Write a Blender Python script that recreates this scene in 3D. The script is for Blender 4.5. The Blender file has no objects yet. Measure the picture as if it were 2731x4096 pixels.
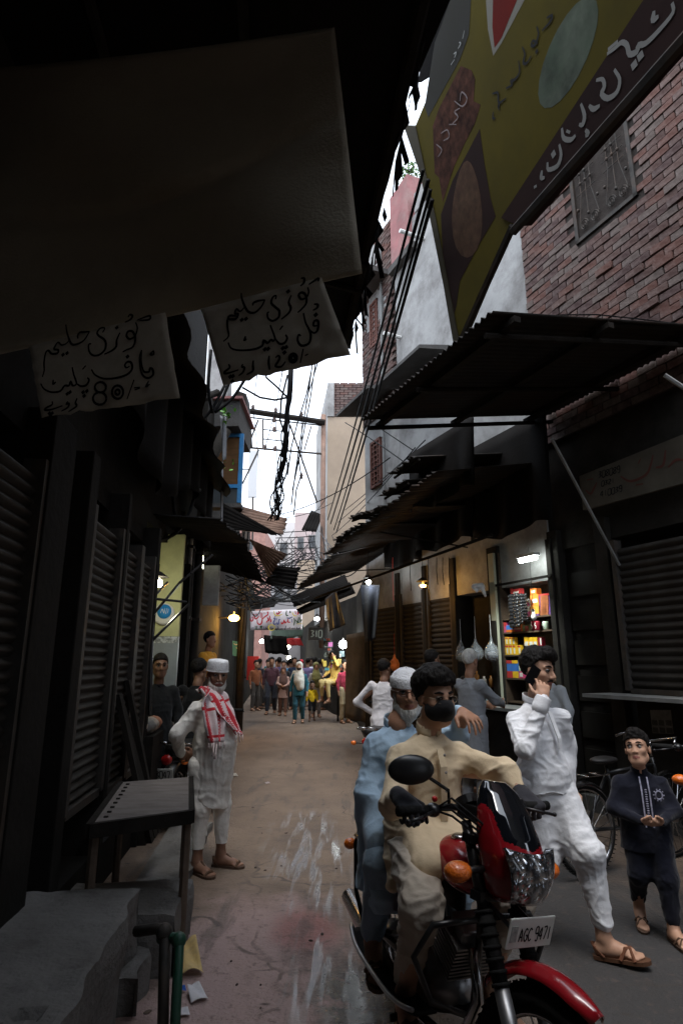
import bpy,math,random
import numpy as np
from mathutils import Vector,Matrix,Euler

random.seed(11)
rng=np.random.default_rng(11)
R_=math.radians
sc=bpy.context.scene
COL=sc.collection

# ------------------------------------------------------------------ camera
CAM_H,PITCH,FPX=1.6,R_(14.0),2397.0
cam=bpy.data.cameras.new('camera')
cam.sensor_fit='VERTICAL';cam.sensor_height=36.0;cam.lens=FPX/4096*36.0
cam.clip_start=0.05;cam.clip_end=600
camo=bpy.data.objects.new('camera',cam);COL.objects.link(camo)
camo.location=(0,0,CAM_H);camo.rotation_euler=(R_(90)+PITCH,0,0)
sc.camera=camo

# ------------------------------------------------------------------ sky, sun, exposure
SUN_EL,SUN_AZ=76.0,195.0  # sun high behind thin overcast
w=bpy.data.worlds.new('World');sc.world=w;w.use_nodes=True
nt=w.node_tree;nt.nodes.clear()
sky=nt.nodes.new('ShaderNodeTexSky');sky.sky_type='NISHITA';sky.sun_disc=False
sky.sun_elevation=R_(SUN_EL);sky.sun_rotation=R_(SUN_AZ)
sky.dust_density=4.0;sky.air_density=1.6
hs=nt.nodes.new('ShaderNodeHueSaturation');hs.inputs['Saturation'].default_value=0.35
mx=nt.nodes.new('ShaderNodeMix');mx.data_type='RGBA';mx.inputs[0].default_value=0.55
mx.inputs[7].default_value=(15.9,17.6,20.2,1)  # even cloud layer in front of the blue
bg=nt.nodes.new('ShaderNodeBackground');bg.inputs['Strength'].default_value=0.13
wo=nt.nodes.new('ShaderNodeOutputWorld')
nt.links.new(sky.outputs[0],hs.inputs['Color']);nt.links.new(hs.outputs[0],mx.inputs[6])
nt.links.new(mx.outputs[2],bg.inputs['Color']);nt.links.new(bg.outputs[0],wo.inputs[0])
sl=bpy.data.lights.new('sun','SUN');sl.energy=1.3;sl.angle=R_(24);sl.color=(1.0,0.95,0.9)
so=bpy.data.objects.new('sun',sl);COL.objects.link(so)
so.rotation_euler=(R_(90-SUN_EL),0,R_(180-SUN_AZ))
sc.view_settings.view_transform='Standard';sc.view_settings.look='None'
sc.view_settings.gamma=1.0;sc.view_settings.exposure=0.6
sc.render.engine='CYCLES'
cy=sc.cycles
cy.use_denoising=True
try:cy.denoiser='OPENIMAGEDENOISE'
except Exception:pass
cy.max_bounces=7;cy.diffuse_bounces=4;cy.glossy_bounces=3;cy.transmission_bounces=4;cy.transparent_max_bounces=8
cy.sample_clamp_indirect=4.0;cy.caustics_reflective=False;cy.caustics_refractive=False

# ------------------------------------------------------------------ helpers: pixel of the photograph -> point of the place
CS,SN=math.cos(PITCH),math.sin(PITCH)
OC=Vector((0,0,CAM_H))
def ray(px,py):
    u,v=px-1365.5,py-2048.0
    return Vector((u,FPX*CS+v*SN,FPX*SN-v*CS))
def at(px,py,Y):
    d=ray(px,py);return OC+d*(Y/d.y)
def atz(px,py,z):
    d=ray(px,py);return OC+d*((z-CAM_H)/d.z)
def atpl(px,py,p0,n):
    d=ray(px,py);return OC+d*((p0-OC).dot(n)/d.dot(n))
def V(*a):return Vector(a)

# ------------------------------------------------------------------ materials
MATS={}
def mat(name,col,rough=0.8,var=0.25,vscale=3.0,bump=0.0,bscale=40.0,metal=0.0,spec=0.4,emit=None,estr=0.0,
        dirt=None,dscale=1.5,damt=0.0,alpha=1.0,trans=0.0,coat=0.0,stretch=None,ramp=(0.3,0.7)):
    if name in MATS:return MATS[name]
    if max(col[:3])<0.2 and rough>.5 and spec==0.4:spec=0.07  # soot and old dirt hardly shine
    m=bpy.data.materials.new(name);m.use_nodes=True;MATS[name]=m
    t=m.node_tree;N=t.nodes;L=t.links
    b=N['Principled BSDF']
    col=tuple(col[:3])
    b.inputs['Base Color'].default_value=(*col,1);b.inputs['Roughness'].default_value=rough
    b.inputs['Metallic'].default_value=metal;b.inputs['Specular IOR Level'].default_value=spec
    b.inputs['Alpha'].default_value=alpha;b.inputs['Transmission Weight'].default_value=trans
    b.inputs['Coat Weight'].default_value=coat
    if emit:b.inputs['Emission Color'].default_value=(*emit,1);b.inputs['Emission Strength'].default_value=estr
    if var or bump or damt:
        tc=N.new('ShaderNodeTexCoord');out=tc.outputs['Object']
        if stretch:
            mp=N.new('ShaderNodeMapping');mp.inputs['Scale'].default_value=stretch
            L.new(out,mp.inputs[0]);out=mp.outputs[0]
    last=None
    if var:
        n=N.new('ShaderNodeTexNoise');n.inputs['Scale'].default_value=vscale;n.inputs['Detail'].default_value=6;n.inputs['Roughness'].default_value=0.62
        L.new(out,n.inputs['Vector'])
        rp=N.new('ShaderNodeValToRGB');rp.color_ramp.elements[0].position=ramp[0];rp.color_ramp.elements[1].position=ramp[1]
        rp.color_ramp.elements[0].color=tuple(c*(1-var)for c in col)+(1,)
        rp.color_ramp.elements[1].color=tuple(min(1,c*(1+var))for c in col)+(1,)
        L.new(n.outputs['Fac'],rp.inputs[0]);last=rp.outputs[0]
        rr=N.new('ShaderNodeMapRange');rr.inputs[3].default_value=max(0.02,rough-0.12);rr.inputs[4].default_value=min(1,rough+0.12)
        L.new(n.outputs['Fac'],rr.inputs[0]);L.new(rr.outputs[0],b.inputs['Roughness'])
    if damt:
        n2=N.new('ShaderNodeTexNoise');n2.inputs['Scale'].default_value=dscale;n2.inputs['Detail'].default_value=8;n2.inputs['Roughness'].default_value=0.7
        L.new(out,n2.inputs['Vector'])
        r2=N.new('ShaderNodeMapRange');r2.inputs[1].default_value=0.45;r2.inputs[2].default_value=0.68;r2.inputs[4].default_value=damt
        L.new(n2.outputs['Fac'],r2.inputs[0])
        mm=N.new('ShaderNodeMix');mm.data_type='RGBA'
        L.new(r2.outputs[0],mm.inputs[0])
        if last:L.new(last,mm.inputs[6])
        else:mm.inputs[6].default_value=(*col,1)
        mm.inputs[7].default_value=(*dirt,1);last=mm.outputs[2]
    if last:L.new(last,b.inputs['Base Color'])
    if bump:
        n3=N.new('ShaderNodeTexNoise');n3.inputs['Scale'].default_value=bscale;n3.inputs['Detail'].default_value=5
        L.new(out,n3.inputs['Vector'])
        bp=N.new('ShaderNodeBump');bp.inputs['Strength'].default_value=min(1,bump);bp.inputs['Distance'].default_value=0.01*max(1,bump*2)
        L.new(n3.outputs['Fac'],bp.inputs['Height']);L.new(bp.outputs[0],b.inputs['Normal'])
    return m
def fabric(name,col,rough=0.9,var=0.12):
    """cloth: soft sheen, weave and small creases"""
    if name in MATS:return MATS[name]
    m=mat(name,col,rough,var,2.5,bump=0.5,bscale=22.0,spec=0.15)
    m.node_tree.nodes['Principled BSDF'].inputs['Sheen Weight'].default_value=0.15
    return m

# ------------------------------------------------------------------ mesh builder
def frame_from(d,up=None):
    d=Vector(d).normalized();up=Vector(up)if up is not None else Vector((0,0,1))
    if abs(d.dot(up))>0.98:up=Vector((1,0,0))if abs(d.x)<0.9 else Vector((0,1,0))
    x=up.cross(d).normalized();y=d.cross(x)
    return x,y,d
class MB:
    def __init__(s):s.v=[];s.f=[];s.m=[]
    def add(s,vs,fs,mi=0):
        o=len(s.v);s.v+=[tuple(p)for p in vs];s.f+=[tuple(i+o for i in f)for f in fs];s.m+=[mi]*len(fs);return s
    def hexa(s,P,mi=0):  # 8 corners: bottom 4 ccw, top 4 ccw
        return s.add(P,[(3,2,1,0),(4,5,6,7),(0,1,5,4),(1,2,6,5),(2,3,7,6),(3,0,4,7)],mi)
    def box(s,c,sz,M=None,mi=0):
        x,y,z=sz[0]/2,sz[1]/2,sz[2]/2
        P=[Vector(p)for p in((-x,-y,-z),(x,-y,-z),(x,y,-z),(-x,y,-z),(-x,-y,z),(x,-y,z),(x,y,z),(-x,y,z))]
        if M is not None:P=[M@p for p in P]
        c=Vector(c);return s.hexa([p+c for p in P],mi)
    def slab(s,a,b,c,d,t,n,mi=0):  # quad a b c d thickened by t along -n
        n=Vector(n).normalized()*t;P=[Vector(q)for q in(a,b,c,d)]
        return s.hexa([p-n for p in P]+P,mi)
    def tube(s,pts,r,n=8,mi=0,caps=True,closed=False):
        P=[Vector(p)for p in pts];k=len(P)
        rs=[r]*k if not hasattr(r,'__len__')else list(r)
        vs,fs=[],[];prev=None
        for i,p in enumerate(P):
            if closed:t=P[(i+1)%k]-P[i-1]
            else:t=P[min(i+1,k-1)]-P[max(i-1,0)]
            if t.length<1e-9:t=Vector((0,0,1))
            t.normalize()
            if prev is None:x,y,_=frame_from(t)
            else:
                x=prev-t*prev.dot(t)
                if x.length<1e-6:x,_,_=frame_from(t)
                x.normalize();y=t.cross(x)
            prev=x
            for j in range(n):
                a=2*math.pi*j/n;vs.append(p+(x*math.cos(a)+y*math.sin(a))*rs[i])
        kk=k if closed else k-1
        for i in range(kk):
            for j in range(n):
                a,b=i*n+j,i*n+(j+1)%n;i2=(i+1)%k
                fs.append((a,b,i2*n+(j+1)%n,i2*n+j))
        if caps and not closed:fs+=[tuple(range(n-1,-1,-1)),tuple(range((k-1)*n,k*n))]
        return s.add(vs,fs,mi)
    def lathe(s,prof,n=16,M=None,mi=0,sx=1.0,sy=1.0):
        vs,fs=[],[];k=len(prof)
        for(r,z)in prof:
            for j in range(n):
                a=2*math.pi*j/n;p=Vector((r*math.cos(a)*sx,r*math.sin(a)*sy,z));vs.append(M@p if M is not None else p)
        for i in range(k-1):
            for j in range(n):fs.append((i*n+j,i*n+(j+1)%n,(i+1)*n+(j+1)%n,(i+1)*n+j))
        fs+=[tuple(range(n-1,-1,-1)),tuple(range((k-1)*n,k*n))]
        return s.add(vs,fs,mi)
    def prism(s,poly,h,M=None,mi=0):  # poly in local xy, extruded 0..h in local z
        n=len(poly);vs=[Vector((x,y,0))for x,y in poly]+[Vector((x,y,h))for x,y in poly]
        if M is not None:vs=[M@p for p in vs]
        return s.add(vs,[tuple(range(n-1,-1,-1)),tuple(range(n,2*n))]+[(i,(i+1)%n,n+(i+1)%n,n+i)for i in range(n)],mi)
    def grid(s,fn,nu,nv,mi=0,thick=0.0):
        P=[[Vector(fn(i/nu,j/nv))for j in range(nv+1)]for i in range(nu+1)]
        vs=[p for row in P for p in row];W=nv+1
        fs=[(i*W+j,(i+1)*W+j,(i+1)*W+j+1,i*W+j+1)for i in range(nu)for j in range(nv)]
        if thick:
            nb=len(vs);off=[]
            for i in range(nu+1):
                for j in range(nv+1):
                    a=P[min(i+1,nu)][j]-P[max(i-1,0)][j];b=P[i][min(j+1,nv)]-P[i][max(j-1,0)]
                    n=a.cross(b);n=n.normalized()if n.length>1e-12 else Vector((0,0,1));off.append(P[i][j]-n*thick)
            vs=vs+off;fs=fs+[tuple(nb+q for q in reversed(f))for f in fs]
            loop=[i*W for i in range(nu+1)]+[nu*W+j for j in range(1,nv+1)]+[i*W+nv for i in range(nu-1,-1,-1)]+[j for j in range(nv-1,0,-1)]
            for q in range(len(loop)):a,b=loop[q],loop[(q+1)%len(loop)];fs.append((b,a,nb+a,nb+b))
        return s.add(vs,fs,mi)
    def ball(s,c,r,n=10,mi=0,M=None):
        rr=Vector(r)if hasattr(r,'__len__')else Vector((r,r,r));c=Vector(c);vs,fs=[],[]
        for i in range(n+1):
            th=math.pi*i/n
            for j in range(2*n):
                ph=math.pi*j/n;p=Vector((rr.x*math.sin(th)*math.cos(ph),rr.y*math.sin(th)*math.sin(ph),rr.z*math.cos(th)))
                vs.append((M@p if M is not None else p)+c)
        for i in range(n):
            for j in range(2*n):a,b=i*2*n+j,i*2*n+(j+1)%(2*n);fs.append((a,a+2*n,b+2*n,b))
        return s.add(vs,fs,mi)
    def mesh(s,name,mats,smooth=False):
        me=bpy.data.meshes.new(name);me.from_pydata(s.v,[],s.f)
        for m in(mats if isinstance(mats,(list,tuple))else[mats]):me.materials.append(m)
        if len(set(s.m))>1 or(s.m and s.m[0]):me.polygons.foreach_set('material_index',s.m)
        if smooth:me.polygons.foreach_set('use_smooth',[True]*len(me.polygons))
        me.update();return me
    def build(s,name,mats,parent=None,smooth=False,origin=None,bevel=0.0,**tags):
        if origin is not None and parent is None:
            o_=Vector(origin);s.v=[tuple(Vector(p)-o_)for p in s.v]
        elif parent is not None:
            inv=WM(parent).inverted();s.v=[tuple(inv@Vector(p))for p in s.v]
        me=s.mesh(name,mats,smooth);return link(name,me,parent,origin if parent is None else None,bevel,**tags)
def WM(o):
    M=Matrix.LocRotScale(o.location,o.rotation_euler,o.scale)
    return WM(o.parent)@M if o.parent else M
def link(name,me,parent=None,loc=None,bevel=0.0,label=None,cat=None,group=None,kind=None):
    o=bpy.data.objects.new(name,me);COL.objects.link(o)
    if parent is not None:o.parent=parent
    if loc is not None:o.location=loc
    if bevel:
        b=o.modifiers.new('edge','BEVEL');b.width=bevel;b.segments=2;b.limit_method='ANGLE'
    tag(o,label,cat,group,kind);return o
def tag(o,label=None,cat=None,group=None,kind=None):
    if label:o['label']=label
    if cat:o['category']=cat
    if group:o['group']=group
    if kind:o['kind']=kind
    return o
def thing(name,label,cat,loc=(0,0,0),rotz=0.0,group=None):
    o=bpy.data.objects.new(name,None);COL.objects.link(o);o.location=loc;o.rotation_euler=(0,0,rotz)
    o.empty_display_size=0.1
    return tag(o,label,cat,group)
def copy_tree(o,parent=None):
    c=o.copy();COL.objects.link(c);c.parent=parent
    for ch in list(o.children):copy_tree(ch,c)
    return c
def empty_light(name,kind,loc,energy,col,parent,size=0.05):
    l=bpy.data.lights.new(name,kind);l.energy=energy;l.color=col
    if kind=='POINT':l.shadow_soft_size=size
    o=bpy.data.objects.new(name,l);COL.objects.link(o)
    if parent is not None:o.parent=parent;o.location=WM(parent).inverted()@Vector(loc)
    else:o.location=loc
    return o

# ------------------------------------------------------------------ vector noise (numpy)
def vnoise(P,seed=0):
    """value noise at points P (n,3) -> [-1,1]"""
    P=np.asarray(P,np.float64);i=np.floor(P).astype(np.int64);f=P-i;f=f*f*(3-2*f)
    def h(a,b,c):
        x=(a*374761393+b*668265263+c*2147483647+seed*974711)&0x7fffffff
        x=((x^(x>>13))*1274126177)&0x7fffffff;x=x^(x>>16)
        return(x&0xffff)/32767.5-1.0
    r=0
    for dx in(0,1):
        for dy in(0,1):
            for dz in(0,1):
                wgt=(f[:,0]if dx else 1-f[:,0])*(f[:,1]if dy else 1-f[:,1])*(f[:,2]if dz else 1-f[:,2])
                r=r+wgt*h(i[:,0]+dx,i[:,1]+dy,i[:,2]+dz)
    return r
def vn1(x,y=0.0,z=0.0,seed=0):return float(vnoise(np.array([[x,y,z]]),seed)[0])
# ------------------------------------------------------------------ plan of the lane
dR=Vector((-0.399,0.917,0)).normalized();nR=Vector((-dR.y,dR.x,0));R0=Vector((3.29,5.95,0))  # shops on the right, going away
dL=Vector((-0.11,1.0,0)).normalized();nL=Vector((dL.y,-dL.x,0));L0=Vector((-1.2,0,0))  # shops on the left
Z=Vector((0,0,1))
def RP(s,o,z):return R0+dR*s+nR*o+Z*z
def LP(s,o,z):return L0+dL*s+nL*o+Z*z
def Rsz(px,py,o=0.0):
    p=atpl(px,py,RP(0,o,0),nR);return(p-R0).dot(dR),p.z
def Lsz(px,py,o=0.0):
    p=atpl(px,py,LP(0,o,0),nL);return(p-L0).dot(dL),p.z
def fbox(mb,F,s0,s1,o0,o1,z0,z1,mi=0):
    P=[F(s0,o0,z0),F(s1,o0,z0),F(s1,o1,z0),F(s0,o1,z0),F(s0,o0,z1),F(s1,o0,z1),F(s1,o1,z1),F(s0,o1,z1)]
    return mb.hexa(P,mi)

M_plaster=mat('lime_plaster',(0.36,0.36,0.355),0.9,0.18,1.6,0.35,22,dirt=(0.13,0.12,0.115),dscale=1.1,damt=0.85)
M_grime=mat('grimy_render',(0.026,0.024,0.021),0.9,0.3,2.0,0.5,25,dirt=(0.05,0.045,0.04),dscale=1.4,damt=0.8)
M_cream=mat('cream_render',(0.38,0.30,0.225),0.9,0.12,1.5,0.3,18,dirt=(0.3,0.24,0.19),dscale=0.9,damt=0.5)
M_conc=mat('bare_concrete',(0.10,0.097,0.094),0.92,0.22,4.0,0.6,35,dirt=(0.1,0.095,0.09),dscale=2.2,damt=0.6)
M_mortar=mat('mortar',(0.05,0.042,0.038),0.95,0.25,9.0,0.6,60)
M_br=[mat('brick_red_%d'%i,c,0.9,0.28,14.0,0.6,55,dirt=(0.19,0.16,0.15),dscale=7.0,damt=0.5)
        for i,c in enumerate([(0.105,0.065,0.058),(0.13,0.084,0.074),(0.09,0.058,0.055),(0.135,0.105,0.094),(0.135,0.07,0.058)])]
M_iron=mat('old_iron',(0.06,0.056,0.052),0.6,0.35,8.0,0.25,40,metal=0.3,dirt=(0.09,0.05,0.03),dscale=4,damt=0.5)
M_dark=mat('sooty_timber',(0.02,0.0175,0.0155),0.85,0.35,5.0,0.4,30)
M_shut=mat('shutter_steel',(0.045,0.041,0.037),0.6,0.25,4.0,0.15,30,metal=0.15,dirt=(0.035,0.028,0.022),dscale=2.5,damt=0.7)
M_tin=mat('galvanised_sheet',(0.035,0.033,0.031),0.7,0.3,2.5,0.2,25,metal=0.1,dirt=(0.05,0.03,0.02),dscale=1.6,damt=0.7)
M_rust=mat('rusty_sheet',(0.23,0.15,0.115),0.7,0.35,3.0,0.3,30,metal=0.3,dirt=(0.12,0.06,0.04),dscale=2.0,damt=0.6)
M_tarp=mat('dusty_tarpaulin',(0.085,0.070,0.052),0.95,0.2,1.8,0.25,60,dirt=(0.045,0.038,0.03),dscale=1.5,damt=0.5)
M_black=mat('black_plastic',(0.012,0.012,0.013),0.45,0.2,6)
M_cable=mat('cable_rubber',(0.014,0.014,0.015),0.6,0.2,6)
M_white=mat('white_paint',(0.72,0.72,0.70),0.7,0.1,3,dirt=(0.4,0.37,0.33),dscale=2,damt=0.5)
M_blue=mat('blue_paint',(0.03,0.24,0.55),0.5,0.15,5,dirt=(0.1,0.15,0.2),dscale=4,damt=0.4)
M_wood=mat('brown_board',(0.14,0.075,0.035),0.7,0.3,3,0.2,30,stretch=(1,1,4))
M_grey=mat('grey_paint',(0.22,0.225,0.22),0.6,0.2,4,dirt=(0.08,0.07,0.06),dscale=3,damt=0.5)
M_pink=mat('pink_wash',(0.30,0.13,0.13),0.9,0.25,3,0.4,25,dirt=(0.3,0.22,0.2),dscale=2.5,damt=0.6)

# ------------------------------------------------------------------ ground: one dusty sheet, wet in the middle
def ground_material():
    m=bpy.data.materials.new('dusty_lane');m.use_nodes=True;t=m.node_tree;N=t.nodes;L=t.links;b=N['Principled BSDF']
    tc=N.new('ShaderNodeTexCoord');P=tc.outputs['Object']
    def noise(scale,detail=6,rough=0.6,st=None,dist=0.0):
        n=N.new('ShaderNodeTexNoise');n.inputs['Scale'].default_value=scale;n.inputs['Detail'].default_value=detail
        n.inputs['Roughness'].default_value=rough;n.inputs['Distortion'].default_value=dist
        if st:
            mp=N.new('ShaderNodeMapping');mp.inputs['Scale'].default_value=st[:3];mp.inputs['Rotation'].default_value=(0,0,st[3]if len(st)>3 else 0)
            L.new(P,mp.inputs[0]);L.new(mp.outputs[0],n.inputs['Vector'])
        else:L.new(P,n.inputs['Vector'])
        return n.outputs['Fac']
    def rng_(x,a,b_,c=0.0,d=1.0):
        r=N.new('ShaderNodeMapRange');r.interpolation_type='SMOOTHSTEP'
        for i,q in enumerate((a,b_,c,d)):r.inputs[1+i].default_value=q
        L.new(x,r.inputs[0]);return r.outputs[0]
    def op(kind,a,b_):
        q=N.new('ShaderNodeMath');q.operation=kind;q.use_clamp=True
        for i,x in enumerate((a,b_)):
            if isinstance(x,(int,float)):q.inputs[i].default_value=x
            else:L.new(x,q.inputs[i])
        return q.outputs[0]
    def blob(cx,cy,rx,ry,rot=0.0):  # soft patch on the ground
        mp=N.new('ShaderNodeMapping');mp.vector_type='TEXTURE';mp.inputs['Location'].default_value=(cx,cy,0)
        mp.inputs['Rotation'].default_value=(0,0,rot);mp.inputs['Scale'].default_value=(rx,ry,1000)
        L.new(P,mp.inputs[0]);ln=N.new('ShaderNodeVectorMath');ln.operation='LENGTH';L.new(mp.outputs[0],ln.inputs[0])
        wob=noise(2.5,5);s=N.new('ShaderNodeMath');s.operation='MULTIPLY_ADD';L.new(wob,s.inputs[0]);s.inputs[1].default_value=0.9
        L.new(ln.outputs['Value'],s.inputs[2]);return rng_(s.outputs[0],1.45,0.85)
    def mixc(f,a,c):
        q=N.new('ShaderNodeMix');q.data_type='RGBA';L.new(f,q.inputs[0])
        if isinstance(a,tuple):q.inputs[6].default_value=(*a,1)
        else:L.new(a,q.inputs[6])
        if isinstance(c,tuple):q.inputs[7].default_value=(*c,1)
        else:L.new(c,q.inputs[7])
        return q.outputs[2]
    n1=noise(1.3,8,0.65);n2=noise(14,6,0.7);n3=noise(75,4,0.7);st1=noise(1.0,5,0.6,(5.0,0.9,1,0.12));st2=noise(1.0,3,0.55,(11,1.0,1,-0.22),0.35)
    c=mixc(rng_(n1,0.3,0.7),(0.125,0.090,0.066),(0.185,0.134,0.098))
    c=mixc(blob(1.9,3.6,1.7,3.6,0.3),c,(0.036,0.034,0.034))  # greyer tarmac at the right, darkened in place of missing shade
    c=mixc(op('MULTIPLY',blob(-0.45,3.5,0.8,1.7,0.1),0.75),c,(0.46,0.32,0.30))  # reddish dust, lightened to offset the canopy shade
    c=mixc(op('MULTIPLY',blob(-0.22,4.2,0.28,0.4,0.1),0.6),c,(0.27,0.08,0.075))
    c=mixc(op('MULTIPLY',rng_(n2,0.53,0.70),0.6),c,(0.09,0.066,0.055))
    c=mixc(op('MULTIPLY',rng_(st1,0.53,0.66),0.6),c,(0.085,0.07,0.06))
    c=mixc(op('MULTIPLY',rng_(n3,0.55,0.72),0.55),c,(0.05,0.04,0.035))
    ck=N.new('ShaderNodeTexVoronoi');ck.feature='DISTANCE_TO_EDGE';ck.inputs['Scale'].default_value=0.75;wn_=N.new('ShaderNodeVectorMath');wn_.operation='MULTIPLY_ADD';nz_=N.new('ShaderNodeTexNoise');nz_.inputs['Scale'].default_value=3.0;L.new(P,nz_.inputs['Vector']);L.new(nz_.outputs['Color'],wn_.inputs[0]);wn_.inputs[1].default_value=(.5,.5,0);L.new(P,wn_.inputs[2]);L.new(wn_.outputs[0],ck.inputs['Vector'])
    c=mixc(op('MULTIPLY',op('MULTIPLY',rng_(ck.outputs['Distance'],0.012,0.003),rng_(n1,.45,.6)),0.7),c,(0.045,0.036,0.03))  # hairline cracks
    # scattered dark spots, scuffs
    vo=N.new('ShaderNodeTexVoronoi');vo.inputs['Scale'].default_value=3.2;mp=N.new('ShaderNodeMapping');mp.inputs['Scale'].default_value=(1.0,2.2,1)
    L.new(P,mp.inputs[0]);L.new(mp.outputs[0],vo.inputs['Vector'])
    spot=op('MULTIPLY',rng_(vo.outputs['Distance'],0.13,0.05),rng_(noise(2.1,2),0.5,0.58))
    c=mixc(op('MULTIPLY',spot,0.8),c,(0.035,0.028,0.024))
    # wet streaks down the middle and the black puddle by the wheels
    zone=op('MAXIMUM',blob(-0.28,5.7,0.46,2.0,0.10),blob(-0.06,3.6,0.34,0.95,0.15))
    streak=op('MULTIPLY',zone,rng_(st2,0.47,0.60))
    pud=op('MULTIPLY',blob(0.12,3.25,0.27,0.85,0.2),rng_(noise(7,5,0.7),0.33,0.5))
    damp=op('MULTIPLY',zone,rng_(noise(3.5,6,0.7),0.4,0.62))
    c=mixc(op('MULTIPLY',damp,0.55),c,(0.07,0.055,0.048))
    c=mixc(op('MULTIPLY',streak,0.6),c,(0.09,0.09,0.10))
    c=mixc(pud,c,(0.018,0.016,0.015))
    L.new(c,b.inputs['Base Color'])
    wet=op('MAXIMUM',streak,pud)
    ro=N.new('ShaderNodeMapRange');L.new(wet,ro.inputs[0]);ro.inputs[3].default_value=0.82;ro.inputs[4].default_value=0.22
    L.new(ro.outputs[0],b.inputs['Roughness']);b.inputs['Specular IOR Level'].default_value=0.5
    bp=N.new('ShaderNodeBump');bp.inputs['Strength'].default_value=0.7;bp.inputs['Distance'].default_value=0.02
    h=N.new('ShaderNodeMath');h.operation='ADD';L.new(n2,h.inputs[0])
    pb=N.new('ShaderNodeMath');pb.operation='MULTIPLY';L.new(noise(38,4,0.6),pb.inputs[0]);pb.inputs[1].default_value=0.9;L.new(pb.outputs[0],h.inputs[1])
    bs_=N.new('ShaderNodeMapRange');L.new(streak,bs_.inputs[0]);bs_.inputs[3].default_value=0.75;bs_.inputs[4].default_value=0.05;L.new(bs_.outputs[0],bp.inputs['Strength']);L.new(h.outputs[0],bp.inputs['Height']);L.new(bp.outputs[0],b.inputs['Normal'])
    return m
g=MB()
def gz(x,y):return 0.0
xs=[-300,-60,-8,-4,4,8,60,300];ys=[-60,-8,0,8,40,120,400]
g.grid(lambda u,v:(xs[round(u*7)],ys[round(v*6)],0),7,6)
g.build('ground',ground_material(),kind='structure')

# ------------------------------------------------------------------ shared parts
def corrugated(name,a,b,c,d,m,parent=None,n=22,amp=0.012,sag=0.0,jag=0.0,seed=1,**tags):
    """wavy sheet: a->b is the eave (waves run across it), d->c the wall side"""
    a,b,c,d=map(Vector,(a,b,c,d));nn=(b-a).cross(d-a).normalized()
    nu=n*4;r=random.Random(seed);off=[r.uniform(-jag,jag)for _ in range(nu+1)]
    def fn(u,v):
        p=a.lerp(b,u);q=d.lerp(c,u);e=(p-q).normalized()
        x=q.lerp(p,1-v)+nn*(amp*math.sin(u*n*2*math.pi))
        k=int(round(u*nu))
        if v<0.01:x=x+e*off[k]
        x.z-=sag*math.sin(math.pi*u)*(1-v)+0.02*jag*math.sin(u*9+seed)*10*(1-v)
        return x
    mb=MB();mb.grid(fn,nu,5,thick=0.004)
    return mb.build(name,m,parent,smooth=True,origin=(a+b+c+d)/4,**tags)

SLAT={}
def slat_mesh(L,h,m):
    key=(round(L,3),round(h,3),m.name)
    if key not in SLAT:
        mb=MB();prof=[(0.0,0.0),(0.006,0.12),(0.020,0.32),(0.026,0.5),(0.020,0.68),(0.006,0.88),(0.0,1.0)]
        vs=[(x,-p,q*h)for x in(0,L)for p,q in prof];k=len(prof)
        mb.add(vs,[(i,i+k,i+k+1,i+1)for i in range(k-1)])
        SLAT[key]=mb.mesh('slat',m,True)
    return SLAT[key]
def roller_shutter(F,d,nrm,s0,s1,z0,z1,o,label,h=0.085,m=None,group='roller shutters along the lane',bottom=True):
    """closed roller shutter: each slat a part, with side channels and bottom bar"""
    m=m or M_shut;L=s1-s0;base=F(s0,o,z0)
    t=thing('roller_shutter',label,'shutter',base,0.0,group)
    ang=math.atan2(d.y,d.x);flip=(Vector((-d.y,d.x,0)).dot(nrm)>0)  # local -y must face the street
    me=slat_mesh(L,h,m);n=int((z1-z0)/h)
    for i in range(n):
        o_=link('slat',me,t)
        if flip:o_.location=d*L+Z*(i*h);o_.rotation_euler=(0,0,ang+math.pi)
        else:o_.location=Z*(i*h);o_.rotation_euler=(0,0,ang)
        o_.location+=Vector((0,0,0))+nrm*random.uniform(-0.002,0.002)
    for a,b in((s0-0.06,s0),(s1,s1+0.06)):
        mb=MB();fbox(mb,F,a,b,o-0.05,o+0.06,z0-0.02,z1+0.05);mb.build('guide_rail',M_iron,t)
    if bottom:
        mb=MB();fbox(mb,F,s0,s1,o+0.0,o+0.05,z0-0.05,z0);mb.build('bottom_bar',M_iron,t)
    return t

# ------------------------------------------------------------------ right side: brick building with grille window
BRICK_V=[]
def brick_meshes(L,H,D):
    out=[]
    for k in range(6):
        r=random.Random(100+k);j=lambda a:r.uniform(-a,a)
        P=[]
        for z in(0,1):
            for x,y in((0,0),(1,0),(1,1),(0,1)):
                P.append((x*L+j(0.006),(y-1)*D if y==0 else j(0.005),z*H+j(0.006)))
        mb=MB();mb.hexa([Vector(p)for p in P]);
        for mi,m in enumerate(M_br):out.append(mb.mesh('brick',m))
    return out
bb=thing('brick_building','red brick upper storey with rough courses and grille window behind the yellow sign','building',RP(-1.5,0,0))
sB=Rsz(2090,1050)[0]  # far corner of the brickwork
ZB0,ZB1=4.35,11.5
wmb=MB();fbox(wmb,RP,-5.0,sB,-0.35,-0.018,ZB0,ZB1);wmb.build('wall',M_mortar,bb)
(ws1,wz0),(ws0,_)=Rsz(2305,975),Rsz(2552,800);wz1=wz0+1.42;wz0-=0.02
BH,BL,GAP=0.098,0.235,0.014
bms=brick_meshes(BL,BH-GAP,0.05)
angB=math.atan2(dR.y,dR.x);rest=MB();nb=0
cands=[]
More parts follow.
